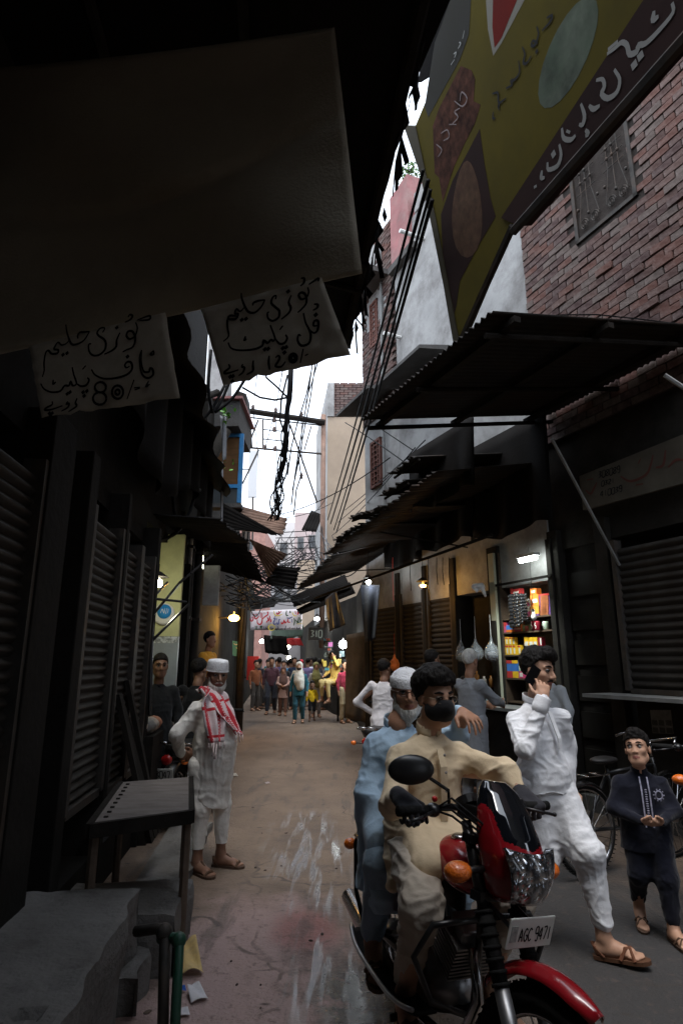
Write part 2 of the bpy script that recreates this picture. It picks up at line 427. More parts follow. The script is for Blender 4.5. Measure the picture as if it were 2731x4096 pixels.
for row in range(int((ZB1-ZB0)/BH)):
    z=ZB0+row*BH;s=-5.0+(BL+GAP)*(0.5 if row%2 else 0)+random.uniform(-0.02,0.02)
    while s<sB-0.02:
        e=min(s+BL,sB);c=RP((s+e)/2,0,z)
        inwin=(s+BL*0.5>ws0-0.02 and s+BL*0.5<ws1+0.02 and z>wz0-BH*0.7 and z<wz1)
        if not inwin:
            dv=c-OC;fw=dv.y*CS+dv.z*SN;up=-dv.y*SN+dv.z*CS
            px=1365.5+FPX*dv.x/fw;py=2048-FPX*up/fw
            seen=2050<px<2790 and-60<py<1330 and(py>1420-(px-1800)*1.42)
            cands.append((not seen,dv.length,s,e,z))
        s+=BL+GAP
cands.sort(key=lambda q:(q[0],q[1]))
for k,(_,_,s,e,z)in enumerate(cands):
    oo=random.uniform(-0.006,0.012)+(0.02 if random.random()<0.04 else 0)
    if k<298:
        o_=link('brick',bms[random.randrange(len(bms))],bb)
        # local +y of a brick points into the street
        o_.rotation_euler=(random.uniform(-0.012,0.012),random.uniform(-0.02,0.02),angB+0.0)
        o_.location=RP(s,oo,z+random.uniform(-0.004,0.004))-Vector(bb.location);o_.scale.x=(e-s)/BL
    else:
        fbox(rest,RP,s,e,-0.04,oo,z,z+BH-GAP,random.randrange(5))
o_=rest.build('brickwork',M_br,bb);o_['kind']='stuff'
# window with two iron leaves and a scrollwork grille
wn=MB()
for a,b,c,d_ in((ws0,ws1,wz0,wz0+.05),(ws0,ws1,wz1-.05,wz1),(ws0,ws0+.05,wz0,wz1),(ws1-.05,ws1,wz0,wz1)):fbox(wn,RP,a,b,-0.12,0.015,c,d_)
win=wn.build('window',M_iron,bb)
wc=(ws0+ws1)/2
for a,b in((ws0+.05,wc-.012),(wc+.012,ws1-.05)):
    mb=MB();fbox(mb,RP,a,b,-0.10,-0.085,wz0+.05,wz1-.05);mb.build('leaf_panel',mat('shutter_sheet',(0.02,0.02,0.019),0.7,0.3,6),win)
    gm=MB();W=b-a;H=wz1-wz0
    def G(x,y,o=0.02):return RP(b-x*W,o,wz0+y*H)  # x grows toward the camera side
    for q in(0.30,0.5,0.70):gm.tube([G(q,0.42),G(q,0.72)],0.006,5)
    for q in(0.44,0.54,0.64,0.72):gm.tube([G(0.12,q),G(0.88,q)],0.006,5)
    for q0,q1 in(((0.3,0.42),(0.12,0.12)),((0.7,0.42),(0.9,0.14)),((0.5,0.42),(0.5,0.2)),((0.3,0.72),(0.1,0.92)),((0.7,0.72),(0.88,0.92))):gm.tube([G(*q0),G(*q1)],0.006,5)
    for cx,cy in((0.3,0.12),(0.72,0.12)):
        gm.tube([G(cx+0.16*(1-i/26)*math.cos(i*0.62),cy+0.055*(1-i/26)*math.sin(i*0.62))for i in range(22)],0.007,5)
    for cx,cy in((0.3,0.54),(0.5,0.54),(0.3,0.64),(0.5,0.64),(0.7,0.54),(0.12,0.3),(0.5,0.2),(0.9,0.3)):gm.ball(G(cx,cy),0.022,4)
    gm.build('grille',M_iron,win)

# ------------------------------------------------------------------ right side: plastered house and brick tower farther on
ph=thing('plastered_house','tall grey-white plastered house with dark concrete window hoods','building',RP(3.2,0,0))
sT=Rsz(1572,1050)[0];sE=7.04
mb=MB();fbox(mb,RP,sB+0.004,sT,-3.0,-0.03,2.6,10.3)
mb.build('wall',M_plaster,ph)
mb=MB();fbox(mb,RP,sB+0.3,sT-0.9,-0.3,-0.01,10.302,10.75);mb.build('parapet',M_plaster,ph)
mb=MB();fbox(mb,RP,sT-0.75,sT,-0.5,0.05,9.6,11.35);mb.build('chimney_stack',M_pink,ph)
mb=MB();fbox(mb,RP,sT-0.95,sT+0.02,-0.5,0.12,9.45,9.597);mb.build('coping',M_conc,ph)
def hood(parent,s0,s1,z,out=0.6,drop=0.10):
    mb=MB();t=0.09
    mb.hexa([RP(s0,0.0,z),RP(s1,0.0,z),RP(s1,out,z-drop),RP(s0,out,z-drop),RP(s0,0.0,z+t),RP(s1,0.0,z+t),RP(s1,out,z-drop+t*.7),RP(s0,out,z-drop+t*.7)])
    return mb.build('window_hood',M_conc,parent)
h1s,h1z=Rsz(1676,1380,0.6);hood(ph,h1s,h1s+1.7,h1z+0.05)
bt=thing('brick_tower_house','narrow worn brick house with brown lattice window and projecting slabs','building',RP(6.3,0,0))
mb=MB();fbox(mb,RP,sT+0.004,sE,-3.0,-0.03,6.6,10.9);mb.build('wall',M_mortar,bt)
mb=MB();fbox(mb,RP,sT+0.004,sE+0.0,-3.0,-0.034,2.6,6.596);mb.build('plaster_wall',M_plaster,bt)
bw=MB();z=6.6;row=0;bcount=0
tower_bricks=[MB()for _ in M_br];tme=[]
for mi,m in enumerate(M_br):
    q=MB();q.box((0.115,-0.02,0.034),(0.225,0.06,0.068));tme.append(q.mesh('brick',m))
while z<10.9:
    s=sT+0.004+(0.12 if row%2 else 0)
    while s<sE-0.05:
        L_=min(0.225,sE-s)
        r_=vn1(s*1.4,z*1.1,3.0)
        if r_<0.42:  # some plaster patches still cover the bricks
            o_=link('brick',tme[random.randrange(5)],bt);o_.location=RP(s,random.uniform(-0.01,0.008),z)-Vector(bt.location)
            o_.rotation_euler=(0,0,angB);o_.scale.x=L_/0.225;bcount+=1
        else:fbox(bw,RP,s-.01,s+L_+.004,-0.05,random.uniform(-0.012,-0.004),z,z+0.08)
        s+=0.24
    z+=0.082;row+=1
q_=bw.build('plaster_patch',M_plaster,bt);q_['kind']='stuff'
def lattice_window(parent,s0,s1,z0,z1,m=None,o=0.01,F=RP,nx=3,nz=9):
    m=m or M_wood;mb=MB();fr=0.05
    for a,b,c,d_ in((s0,s1,z0,z0+fr),(s0,s1,z1-fr,z1),(s0,s0+fr,z0,z1),(s1-fr,s1,z0,z1)):fbox(mb,F,a,b,-0.1,o+.02,c,d_)
    wi=mb.build('window',m,parent)
    mb=MB();fbox(mb,F,s0+fr,s1-fr,-0.1,o-0.03,z0+fr,z1-fr);mb.build('pane',mat('dim_lattice_back',(0.05,0.035,0.03),0.6),wi)
    mb=MB()
    for i in range(1,nx):x=s0+(s1-s0)*i/nx;fbox(mb,F,x-.012,x+.012,o-.02,o+.012,z0,z1)
    for i in range(1,nz):y=z0+(z1-z0)*i/nz;fbox(mb,F,s0,s1,o-.021,o+.009,y-.01,y+.01)
    mb.build('lattice',m,wi);return wi
M_win=mat('brown_window_paint',(0.16,0.075,0.06),0.7,0.25,6)
(a1,b1),(a0,b0)=Rsz(1476,1215),Rsz(1512,1385);lattice_window(bt,a0,a1-0.05,b0+.1,b1-0.1,M_win)
(a1,b1),(a0,b0)=Rsz(1483,1775),Rsz(1526,1935);lattice_window(bt,a0,a1,b0,b1,M_win)
lz=Rsz(1530,1075,0.5)[1]
mb=MB();fbox(mb,RP,sT+0.2,sE+0.1,-0.1,0.75,9.62,9.74);mb.build('balcony_slab',M_conc,bt)
mb=MB();mb.tube([RP(sE-0.2,0,8.9),RP(sE-0.2,0.7,9.6)],0.02,6);mb.build('bracket',M_iron,bt)
h2s,h2z=Rsz(1469,1548,0.6);hood(bt,h2s,sE+0.12,h2z+0.08)
mb=MB();s_,z_=Rsz(1540,1800);mb.tube([RP(s_,0.03,3.5),RP(s_,0.03,10.5)],0.03,7);mb.build('drain_pipe',M_grey,bt)
for px,py,L_ in((1690,955,0.5),(1596,1350,0.35)):
    s_,z_=Rsz(px,py);mb=MB();mb.tube([RP(s_,-0.1,z_),RP(s_,L_,z_+.02)],0.04,8);mb.build('spout',M_white,ph)
# potted tree on the roof, seen against the sky
rt=thing('roof_tree','leafy green tree top above the pink stack, against the sky','tree',at(1640,760,13.5))
tp=at(1640,690,13.5);mb=MB();mb.tube([at(1650,790,13.5),at(1640,730,13.5),at(1632,670,13.5)],[0.03,0.02,0.008],6)
for _ in range(7):mb.tube([tp+V(0,0,random.uniform(-.2,.1)),tp+V(random.uniform(-.3,.25),random.uniform(-.2,.2),random.uniform(-.1,.35))],[0.012,0.004],5)
mb.build('trunk',M_dark,rt)
lf=MB();M_leaf=mat('leaf_green',(0.10,0.20,0.055),0.6,0.4,5)
for _ in range(260):
    c=tp+V(random.gauss(0,.17),random.gauss(0,.14),random.gauss(0.02,.17));a=Euler((random.uniform(0,6),random.uniform(0,6),random.uniform(0,6))).to_matrix();l=random.uniform(.05,.1)
    lf.add([c+a@V(0,0,0),c+a@V(l*.45,l*.5,.01),c+a@V(0,l*1.1,0),c+a@V(-l*.45,l*.5,.01)],[(0,1,2,3)])
lf.build('crown',M_leaf,rt)

# ------------------------------------------------------------------ right side: ground floor row (piers, lintel band, back wall)
gf=thing('shop_row','dark ground floor of small shops under the tin awnings','building',RP(3,0,0))
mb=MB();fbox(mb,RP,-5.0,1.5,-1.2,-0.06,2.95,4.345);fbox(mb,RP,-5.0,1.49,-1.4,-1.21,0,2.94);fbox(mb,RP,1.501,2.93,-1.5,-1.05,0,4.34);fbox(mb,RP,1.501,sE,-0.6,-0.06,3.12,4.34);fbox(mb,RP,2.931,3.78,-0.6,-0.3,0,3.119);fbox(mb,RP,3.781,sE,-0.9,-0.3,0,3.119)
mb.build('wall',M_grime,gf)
PIERS=[(0.74,0.92),(1.5,1.68),(2.68,2.93),(3.78,3.9),(4.66,4.76),(5.6,5.72),(6.85,7.04)]
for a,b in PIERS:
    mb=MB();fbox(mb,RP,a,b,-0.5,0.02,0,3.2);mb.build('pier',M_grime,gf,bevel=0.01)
mb=MB();fbox(mb,RP,-5,1.5,-0.5,0.01,-0.05,0.16);fbox(mb,RP,2.93,sE,-0.6,0.01,-0.05,0.14);mb.build('plinth',M_conc,gf)
mb=MB();fbox(mb,RP,0.92,1.5,-0.3,-0.1,0.16,2.96);mb.build('door',M_dark,gf)
for z in(0.5,0.9,1.3,1.7,2.1,2.5):
    mb=MB();fbox(mb,RP,0.96,1.46,-0.1,-0.07,z-.14,z+.14);mb.build('door_panel',mat('dusty_door',(0.018,0.016,0.014),0.6,0.3,4),gf)

# ------------------------------------------------------------------ cream house closing the view, right
ch=thing('cream_house','cream rendered house with exposed brick band at its top','building',(0.5,20,0))
xa=at(1310,1700,20).x;zt=at(1340,1535,20).z;zbk=at(1340,1668,20).z
mb=MB();mb.box(((xa+4)/2,22.5,(zbk+3)/2),(4-xa,5,zbk-3));mb.build('wall',M_cream,ch)
mb=MB();P0=V(xa,20,3);P1=V(xa-0.62,25,3);mb.hexa([P0,V(xa,24.99,3),P1+V(0,0,0),P1+V(.01,0,0),P0+Z*(zt-3),V(xa,24.99,zt),P1+Z*(zt-3),P1+V(.01,0,zt-3)])
mb.build('side_wall',M_plaster,ch)
mb=MB();mb.box(((xa+4)/2,22.5,(zt+zbk)/2+.002),(4-xa,4.96,zt-zbk));mb.build('brick_core',M_mortar,ch)
z=zbk+0.01;row=0;q=MB();q.box((0.14,0.0,0.04),(0.28,0.06,0.08));cme=[MB().box((0.14,0,0.04),(0.28,0.06,0.08)).mesh('brick',m)for m in M_br]
while z<zt-0.02:
    x=xa+(0.15 if row%2 else 0.0)
    while x<1.4:
        o_=link('brick',cme[random.randrange(5)],ch);o_.location=V(x,20+random.uniform(0,.015),z)-Vector(ch.location);x+=0.3
    z+=0.095;row+=1
mb=MB();mb.box((xa+.11,20.05,(zt+zbk)/2+.01),(0.24,0.2,zt-zbk));mb.build('corner_post',M_plaster,ch)
# lower storey below it, set along the bend
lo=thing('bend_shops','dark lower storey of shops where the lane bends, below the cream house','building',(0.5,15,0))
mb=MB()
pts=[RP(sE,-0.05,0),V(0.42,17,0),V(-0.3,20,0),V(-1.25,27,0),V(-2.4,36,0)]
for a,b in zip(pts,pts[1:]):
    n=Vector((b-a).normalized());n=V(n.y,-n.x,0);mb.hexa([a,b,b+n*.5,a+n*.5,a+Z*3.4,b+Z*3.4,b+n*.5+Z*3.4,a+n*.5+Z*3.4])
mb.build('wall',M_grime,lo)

# ------------------------------------------------------------------ left side
lb=thing('left_shop_building','dark sooty shop building along the left of the lane','building',LP(4,0,0))
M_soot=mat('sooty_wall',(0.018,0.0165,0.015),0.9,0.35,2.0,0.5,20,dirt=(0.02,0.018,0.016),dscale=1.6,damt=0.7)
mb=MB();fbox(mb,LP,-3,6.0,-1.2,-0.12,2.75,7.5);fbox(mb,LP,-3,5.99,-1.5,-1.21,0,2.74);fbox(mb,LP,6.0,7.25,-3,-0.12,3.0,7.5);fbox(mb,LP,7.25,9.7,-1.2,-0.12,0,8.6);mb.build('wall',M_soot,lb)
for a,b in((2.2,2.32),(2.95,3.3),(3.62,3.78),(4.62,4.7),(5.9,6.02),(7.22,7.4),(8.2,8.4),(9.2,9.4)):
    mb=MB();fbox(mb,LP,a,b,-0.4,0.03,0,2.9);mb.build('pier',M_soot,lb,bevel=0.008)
mb=MB();fbox(mb,LP,-3,6,-0.5,-0.02,-.05,0.3);mb.build('plinth',M_soot,lb)
l2=thing('left_far_building','pale grey upper storey farther along the left, behind the blue balcony','building',LP(14,0,0))
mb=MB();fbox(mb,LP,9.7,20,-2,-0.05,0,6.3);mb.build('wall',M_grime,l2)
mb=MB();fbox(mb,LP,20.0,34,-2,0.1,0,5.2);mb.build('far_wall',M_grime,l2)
def xat(px,y,py=1750):return at(px,py,y).x
yB=11.0
bc=thing('blue_balcony','boxed balcony with bright blue frame and brown board on the left','balcony',LP(11,0,4.5))
zt_,zb_=at(930,1736,yB).z,at(930,2012,yB).z;x0,x1=at(872,1850,yB).x-.25,at(972,1850,yB).x
zm_=at(930,1955,yB).z;zl_=at(930,1945,yB).z
mb=MB()
for X0,X1,Z0,Z1 in((x0,x1,zt_-.07,zt_),(x1-.08,x1,zb_,zt_-.071),(x0,x1-.081,zl_-.04,zl_+.03),(x0,x0+.07,zb_,zt_-.071)):mb.box(((X0+X1)/2,yB,(Z0+Z1)/2),(X1-X0,0.06,Z1-Z0))
mb.build('frame',M_blue,bc)
mb=MB();mb.box(((x0+x1)/2,yB+.01,(zl_+zt_)/2),(x1-x0-.1,0.03,zt_-zl_-.08));mb.build('board',M_wood,bc)
mb=MB();mb.box(((x0+x1)/2,yB+.01,(zb_+zl_)/2-.02),(x1-x0-.1,0.03,zl_-zb_-.02));mb.build('lower_panel',mat('dark_blue_panel',(0.045,0.055,0.06),.5),bc)
mb=MB();mb.box(((x0+x1)/2,yB+.1,zb_-.05),(x1-x0,.26,0.08));mb.build('floor_slab',M_conc,bc)
# grey concrete balcony above it and hanging dark tank
gb=thing('concrete_balcony','grey concrete balcony box high on the left above the blue one','balcony',LP(11.5,0,6))
mb=MB();q0,q1=at(830,1700,10.6),at(958,1590,10.6);mb.box(((q0.x+q1.x)/2,11.4,(q0.z+q1.z)/2),(q1.x-q0.x,1.5,q1.z-q0.z));mb.build('parapet',M_conc,gb)
mb=MB();q0,q1=at(805,1650,11.6),at(905,1300,11.6);mb.box(((q0.x+q1.x)/2,12.2,(q0.z+q1.z)/2),(q1.x-q0.x,.7,q1.z-q0.z));mb.build('wall',M_plaster,gb)
mb=MB();q0,q1=at(905,1600,10.55),at(960,1594,10.55);mb.box(((q0.x+q1.x)/2-.2,11.35,q1.z+.03),(q1.x-q0.x+.5,1.6,.05));mb.build('red_coping',M_pink,gb)
tk=thing('dark_awning_box','dark hanging sheet box beside the concrete balcony against the sky','awning',at(960,1760,12.4))
mb=MB();A,B,C_,D_=at(945,1560,12.4),at(985,1575,12.4),at(998,1762,12.4),at(930,1765,12.4)
mb.slab(A,B,C_,D_,0.5,V(0,-1,0));mb.build('panel',M_tin,tk)

# ------------------------------------------------------------------ behind the camera: unseen walls added to block light from the rear
bh=thing('rear_light_blocker','unseen dark building added behind the viewer to block rear light','building',(1,-9,0))
mb=MB();mb.box((1,-10,4),(16,2,8));mb.build('wall',mat('blocker_wall',(.05,.045,.04),.9,.3,2),bh)
mb=MB();mb.hexa([RP(-15,-.35,0),RP(-5.01,-.35,0),RP(-5.01,-.05,0),RP(-15,-.05,0),RP(-15,-.35,9),RP(-5.01,-.35,9),RP(-5.01,-.05,9),RP(-15,-.05,9)]);mb.build('side_wall',mat('blocker_wall',(.05,.045,.04),.9,.3,2),bh)
# ------------------------------------------------------------------ concrete ledges at the left foot
def rough_block(name,F,s0,s1,o0,o1,z0,z1,m,label,cat,jag=0.015,nu=14,nv=8,crack=None):
    """worn concrete block: jagged top edge, uneven faces"""
    mb=MB()
    def top(u,v):
        s=s0+(s1-s0)*u;o=o0+(o1-o0)*v
        e=1.0 if(0<u<1 and 0<v<1)else 0.0
        h=vn1(s*5,o*5,1.0)*0.008+vn1(s*14,o*14,2.0)*0.005
        if v>0.99:o+=vn1(s*7,0,5)*jag*1.6;h-=abs(vn1(s*11,3,5))*jag
        if u<0.01 or u>0.99:s+=vn1(o*9,1,7)*jag
        if crack:h-=crack(u,v)
        return F(s,o,z1+h)
    mb.grid(top,nu,nv)
    T=[top(i/nu,1)for i in range(nu+1)];T0=[top(0,j/nv)for j in range(nv+1)];T1=[top(1,j/nv)for j in range(nv+1)]
    def wallstrip(E,dirv,k=5):
        def fn(u,v):
            i=u*(len(E)-1);p=E[int(round(i))];zz=p.z+(z0-p.z)*v
            b=vn1(p.x*6+9,p.y*6,zz*6)*0.02*(0 if v<.01 else 1)
            return V(p.x,p.y,zz)+dirv*b
        mb.grid(fn,len(E)-1,k)
    wallstrip(T,(F(0,1,0)-F(0,0,0)));wallstrip(T0,-(F(1,0,0)-F(0,0,0)));wallstrip(T1,(F(1,0,0)-F(0,0,0)))
    return mb.build(name,m,smooth=False,origin=F((s0+s1)/2,(o0+o1)/2,z0),label=label,cat=cat)
M_ledge=mat('worn_ledge_concrete',(0.17,0.163,0.155),0.9,0.28,6,0.8,30,dirt=(0.06,0.055,0.05),dscale=3,damt=0.7)
def crack(u,v):
    c=0.55+0.12*math.sin(v*7)+0.05*math.sin(v*19);return 0.022 if(.3<v<.88 and abs(u-c)<0.012)else 0
rough_block('concrete_platform',LP,1.2,3.48,-0.1,0.53,0,0.45,M_ledge,'broad cracked concrete platform at the near left shopfront','platform',0.012,60,26,crack)
rough_block('concrete_block',LP,3.55,4.08,0.05,0.72,0,0.30,M_ledge,'square concrete step block between the platform and the wooden table','step',0.012,10,10)
rough_block('low_step',LP,3.2,3.54,0.12,0.60,0,0.16,M_ledge,'low pale concrete step behind the green pipe','step',0.012,8,8)
rough_block('drain_kerb',LP,4.2,6.4,0.25,0.62,0,0.07,M_ledge,'low broken kerb slab under the wooden table','kerb',0.02,20,8)
# ------------------------------------------------------------------ left canopy over the near shopfront
M_can=mat('black_canopy_tarp',(0.010,0.009,0.0085),0.9,0.3,2,0.3,30)
cn=thing('canopy','dark ragged tarpaulin canopy stretched over the near left shop','canopy',LP(2,1,4))
def canf(u,v):
    s=-7+(10.3+.85*v)*u;o=-0.35+2.08*v;z=4.42-0.42*v-0.06*math.sin(s*2.3)*math.sin(v*3)
    if v>.99:o+=0.035*vn1(s*6,0,2)+0.03*vn1(s*15,0,4);z+=0.04*vn1(s*4,1,3)
    return LP(s,o,z)
mb=MB();mb.grid(canf,90,8,thick=0.006);mb.build('tarpaulin',M_can,cn,smooth=True)
for v in(0.25,0.6,0.97):
    mb=MB();mb.tube([LP(-7,-0.1+1.83*v,4.37-.42*v),LP(3.3+.85*v,-0.1+1.83*v,4.37-.42*v)],0.028,6);mb.build('pole',M_dark,cn)
for s in(-2.5,-.8,1.3,3.0,3.28):
    mb=MB();mb.tube([LP(s,-0.1,4.34),LP(s,1.7,3.94)],0.024,6);mb.build('rafter',M_dark,cn)
mb=MB();T=[V(.31,2.08,4.02),V(.46,1.62,4.08),V(1.15,.35,4.15),V(5.2,0,4.3),V(5.2,-9,4.3),V(-.4,-9,4.1),V(-.2,1.9,4.03)];polyslab0=[p+Z*.01 for p in T]  # front wedge of the canopy; unseen rear part extended to block light
mb.add(T+polyslab0,[tuple(range(6,-1,-1)),tuple(range(7,14))]+[(i,(i+1)%7,7+(i+1)%7,7+i)for i in range(7)]);mb.build('rear_blocking_tarpaulin',M_can,cn)
sk=MB()  # tattered strips along the street edge
for i in range(34):
    s=random.uniform(1.6,3.9);l=random.uniform(0.05,0.28);wd=random.uniform(.03,.09);a=LP(s,1.73,4.01);b=LP(s+wd,1.73,4.01);d_=V(random.uniform(-.05,.05),0,-l)
    sk=MB();sk.slab(a,b,b+d_*.8,a+d_,0.003,nL);sk.build('torn_strip',M_can,cn)

na=thing('added_shade_awning','narrow black tarpaulin strip added to shade the dark left wall','awning',LP(6,.3,4.3))  # added strip and hanging sheet keep sky light off the left wall
mb=MB();mb.grid(lambda u,v:LP(3.9+5.6*u,-.12+(.55+.05*math.sin(u*31))*v,4.5-.35*v-.04*math.sin(u*23)),40,6,thick=.006);mb.build('tarpaulin',M_can,na,smooth=True)
mb=MB();mb.grid(lambda u,v:LP(4.0+5.2*u,.12+.06*math.sin(u*40),4.3-(.9+.3*math.sin(u*7))*v),60,6,thick=.005);mb.build('shading_drop_sheet',M_can,na,smooth=True)
# ------------------------------------------------------------------ hanging cloth and the two price signs
def clothY(px):return 2.05-0.45*px/1440.0
def cloth_pt(u,v):  # u 0..1 left->right, v 0..1 top->bottom
    tl,tr,br,bl=(-420,300),(1338,112),(1448,1094),(-420,1512)
    top=(tl[0]+(tr[0]-tl[0])*u,tl[1]+(tr[1]-tl[1])*u+60*math.sin(math.pi*u)*0.4);bot=(bl[0]+(br[0]-bl[0])*u,bl[1]+(br[1]-bl[1])*u)
    px=top[0]+(bot[0]-top[0])*v;py=top[1]+(bot[1]-top[1])*v
    fold=0.045*math.sin(u*7-v*3.4+1.2)*(0.4+v)+0.022*math.sin((u*4.2+(1-v)*3.3)*2.6)*(1-v)+0.018*vn1(u*5,v*7,1)
    fold+=0.035*math.exp(-((v-0.36-0.22*math.sin(u*3.0+.2))/0.035)**2)*(0.3+u*(1-u)*2)
    return at(px,py,clothY(px)+fold)
mb=MB();mb.grid(cloth_pt,64,48,thick=0.003)
M_cloth=mat('brown_hanging_cloth',(0.38,0.34,0.265),0.95,0.15,2.2,0.3,90,dirt=(0.20,0.18,0.145),dscale=2.2,damt=0.5)
mb.build('hanging_cloth',M_cloth,smooth=True,origin=at(700,1000,1.85),label='large plain brown cloth hung across the top of the lane from the canopy',cat='cloth')
M_paper=mat('price_paper',(0.60,0.57,0.49),0.9,0.12,4,0.15,60,dirt=(0.44,0.40,0.33),dscale=2.4,damt=0.6)
M_ink=mat('black_ink',(0.012,0.012,0.014),0.6,0)
def ribbon(mb,pts,w,n,taper=True,mi=0,sub=3):
    """calligraphic stroke: flat band of changing width lying in the plane with normal n"""
    P=[Vector(p)for p in pts]
    if len(P)>2 and sub>1:  # Catmull-Rom
        Q=[P[0]+(P[0]-P[1])]+P+[P[-1]+(P[-1]-P[-2])];out=[]
        for i in range(1,len(Q)-2):
            for k in range(sub):
                t=k/sub;a,b,c,d=Q[i-1],Q[i],Q[i+1],Q[i+2]
                out.append(0.5*(2*b+(c-a)*t+(2*a-5*b+4*c-d)*t*t+(3*b-a-3*c+d)*t**3))
        out.append(P[-1]);P=out
    k=len(P);vs=[]
    for i,p in enumerate(P):
        t=P[min(i+1,k-1)]-P[max(i-1,0)]
        if t.length<1e-9:t=Vector((1,0,0))
        x=n.cross(t).normalized();f=0.55+0.45*math.sin(math.pi*min(1,max(0,i/max(1,k-1))))if taper else 1.0
        vs+=[p+x*w*f/2,p-x*w*f/2]
    mb.add(vs,[(2*i,2*i+1,2*i+3,2*i+2)for i in range(k-1)],mi)
def lettering(name,parent,strokes,dots,rings,conv,p0,n,w,m,dot=0.012,off=0.003):
    """hand-painted strokes on the plane (p0, n) facing the viewer"""
    q=p0+n*off;f=lambda c:atpl(*conv(*c),q,n)
    for s in strokes:mb=MB();ribbon(mb,[f(c)for c in s],w,n);mb.build('letter_stroke',m,parent)
    for(cx,cy)in dots:
        c=f((cx,cy));x=(f((cx+10,cy))-c).normalized();y=n.cross(x);a=dot
        mb=MB();mb.add([c+x*a,c+y*a,c-x*a,c-y*a],[(0,1,2,3)]);mb.build('letter_dot',m,parent)
    for(cx,cy,rx,ry)in rings:
        mb=MB();ribbon(mb,[f((cx+rx*math.cos(t*.4189),cy+ry*math.sin(t*.4189)))for t in range(16)],w,n,False,sub=1);mb.build('letter_stroke',m,parent)
def toward_cam(n,p):return n if(OC-p).dot(n)>0 else-n
def paper(corners,Yoff,label,strokes,dots,rings,crop,scale,name='price_sign'):
    C4=[at(px,py,clothY(px)-Yoff-.055)for px,py in corners]
    n=toward_cam((C4[1]-C4[0]).cross(C4[3]-C4[0]).normalized(),C4[0]);p0=C4[0]
    C4=[atpl(px,py,p0,n)for px,py in corners]
    t=thing(name,label,'price sign',C4[3],0,'hand-lettered price signs on the cloth')
    def fn(u,v):
        p=C4[0].lerp(C4[1],u).lerp(C4[3].lerp(C4[2],u),v);c=0.012*(v>.9)*math.sin(u*11)+0.006*vn1(u*6,v*5,3)
        if 0<v:p=p+n*(-abs(c)-0.001)
        if v>.99:p=p+(C4[0]-C4[3]).normalized()*0.006*vn1(u*14,0,8)
        return p
    mb=MB();mb.grid(fn,24,16,thick=0.0015);mb.build('paper',M_paper,t,smooth=True)
    conv=lambda cx,cy:(crop[0]+cx*scale,crop[1]+cy*scale)
    lettering('lettering',t,strokes,dots,rings,conv,p0,n,0.0085,M_ink,0.0085,0.0035)
    return t
S1=[[(690,290),(650,295),(600,300),(580,330),(585,355)],[(690,290),(640,370),(580,405),(530,410),(505,370),(480,290),(472,225)],[(505,370),(470,405),(430,415),(400,390),(370,430),(365,455),(400,460),(395,490),(340,495),(310,465),(285,490),(270,580),(272,650),(255,710)],
      [(810,300),(830,260),(790,260),(760,300),(775,330),(820,360),(840,400),(830,460),(780,505),(720,510),(685,470),(682,410),(705,405)],[(970,300),(940,370),(935,430),(890,470),(825,500)],
      [(1115,205),(1130,260),(1110,330),(1060,360),(1030,330),(1045,290),(1085,290),(1110,340),(1105,400),(1080,440),(1030,460),(995,480)],[(1130,185),(1240,145),(1240,180),(1150,190)],[(1045,160),(1060,135),(1085,145),(1075,170),(1050,190),(1015,205)],
      [(1170,460),(1150,530),(1160,640),(1185,700),(1230,720),(1275,690),(1270,640),(1245,630),(1240,660),(1200,665),(1180,640),(1165,560),(1170,460)],[(1280,465),(1250,500),(1280,500),(1280,465)],
      [(1060,610),(1030,625),(1015,600),(1040,570),(1075,580),(1080,640),(1030,690),(930,720),(820,725),(740,690),(708,640)],[(1235,745),(1210,800),(1245,775)],
      [(240,770),(270,820),(340,850),(420,840),(460,790),(500,790),(515,750),(535,790),(570,770),(545,690),(530,620)],[(570,770),(610,795),(660,785),(685,740),(670,715)],[(655,605),(625,640)],[(355,735),(355,775),(380,755)],
      [(1100,735),(1035,915)],[(1100,810),(1155,805)],[(1105,830),(1155,812)],[(345,935),(345,965),(290,995),(280,1015),(340,1010),(440,975)],[(490,935),(475,960),(500,955),(490,990),(430,1025)],[(575,905),(560,950),(570,980),(495,1030)]]
D1=[(445,505),(483,490),(940,255),(1040,522),(485,865),(510,850),(630,850),(665,840),(640,885),(320,1045),(345,1045),(330,1065)]
G1=[(790,805,52,48),(783,908,62,58),(948,850,52,62),(948,850,20,24)]
paper([(116,1385),(662,1250),(714,1584),(166,1668)],0.035,'price paper hung lower left, ending in the figure 80',S1,D1,G1,(60,1200),.4337)
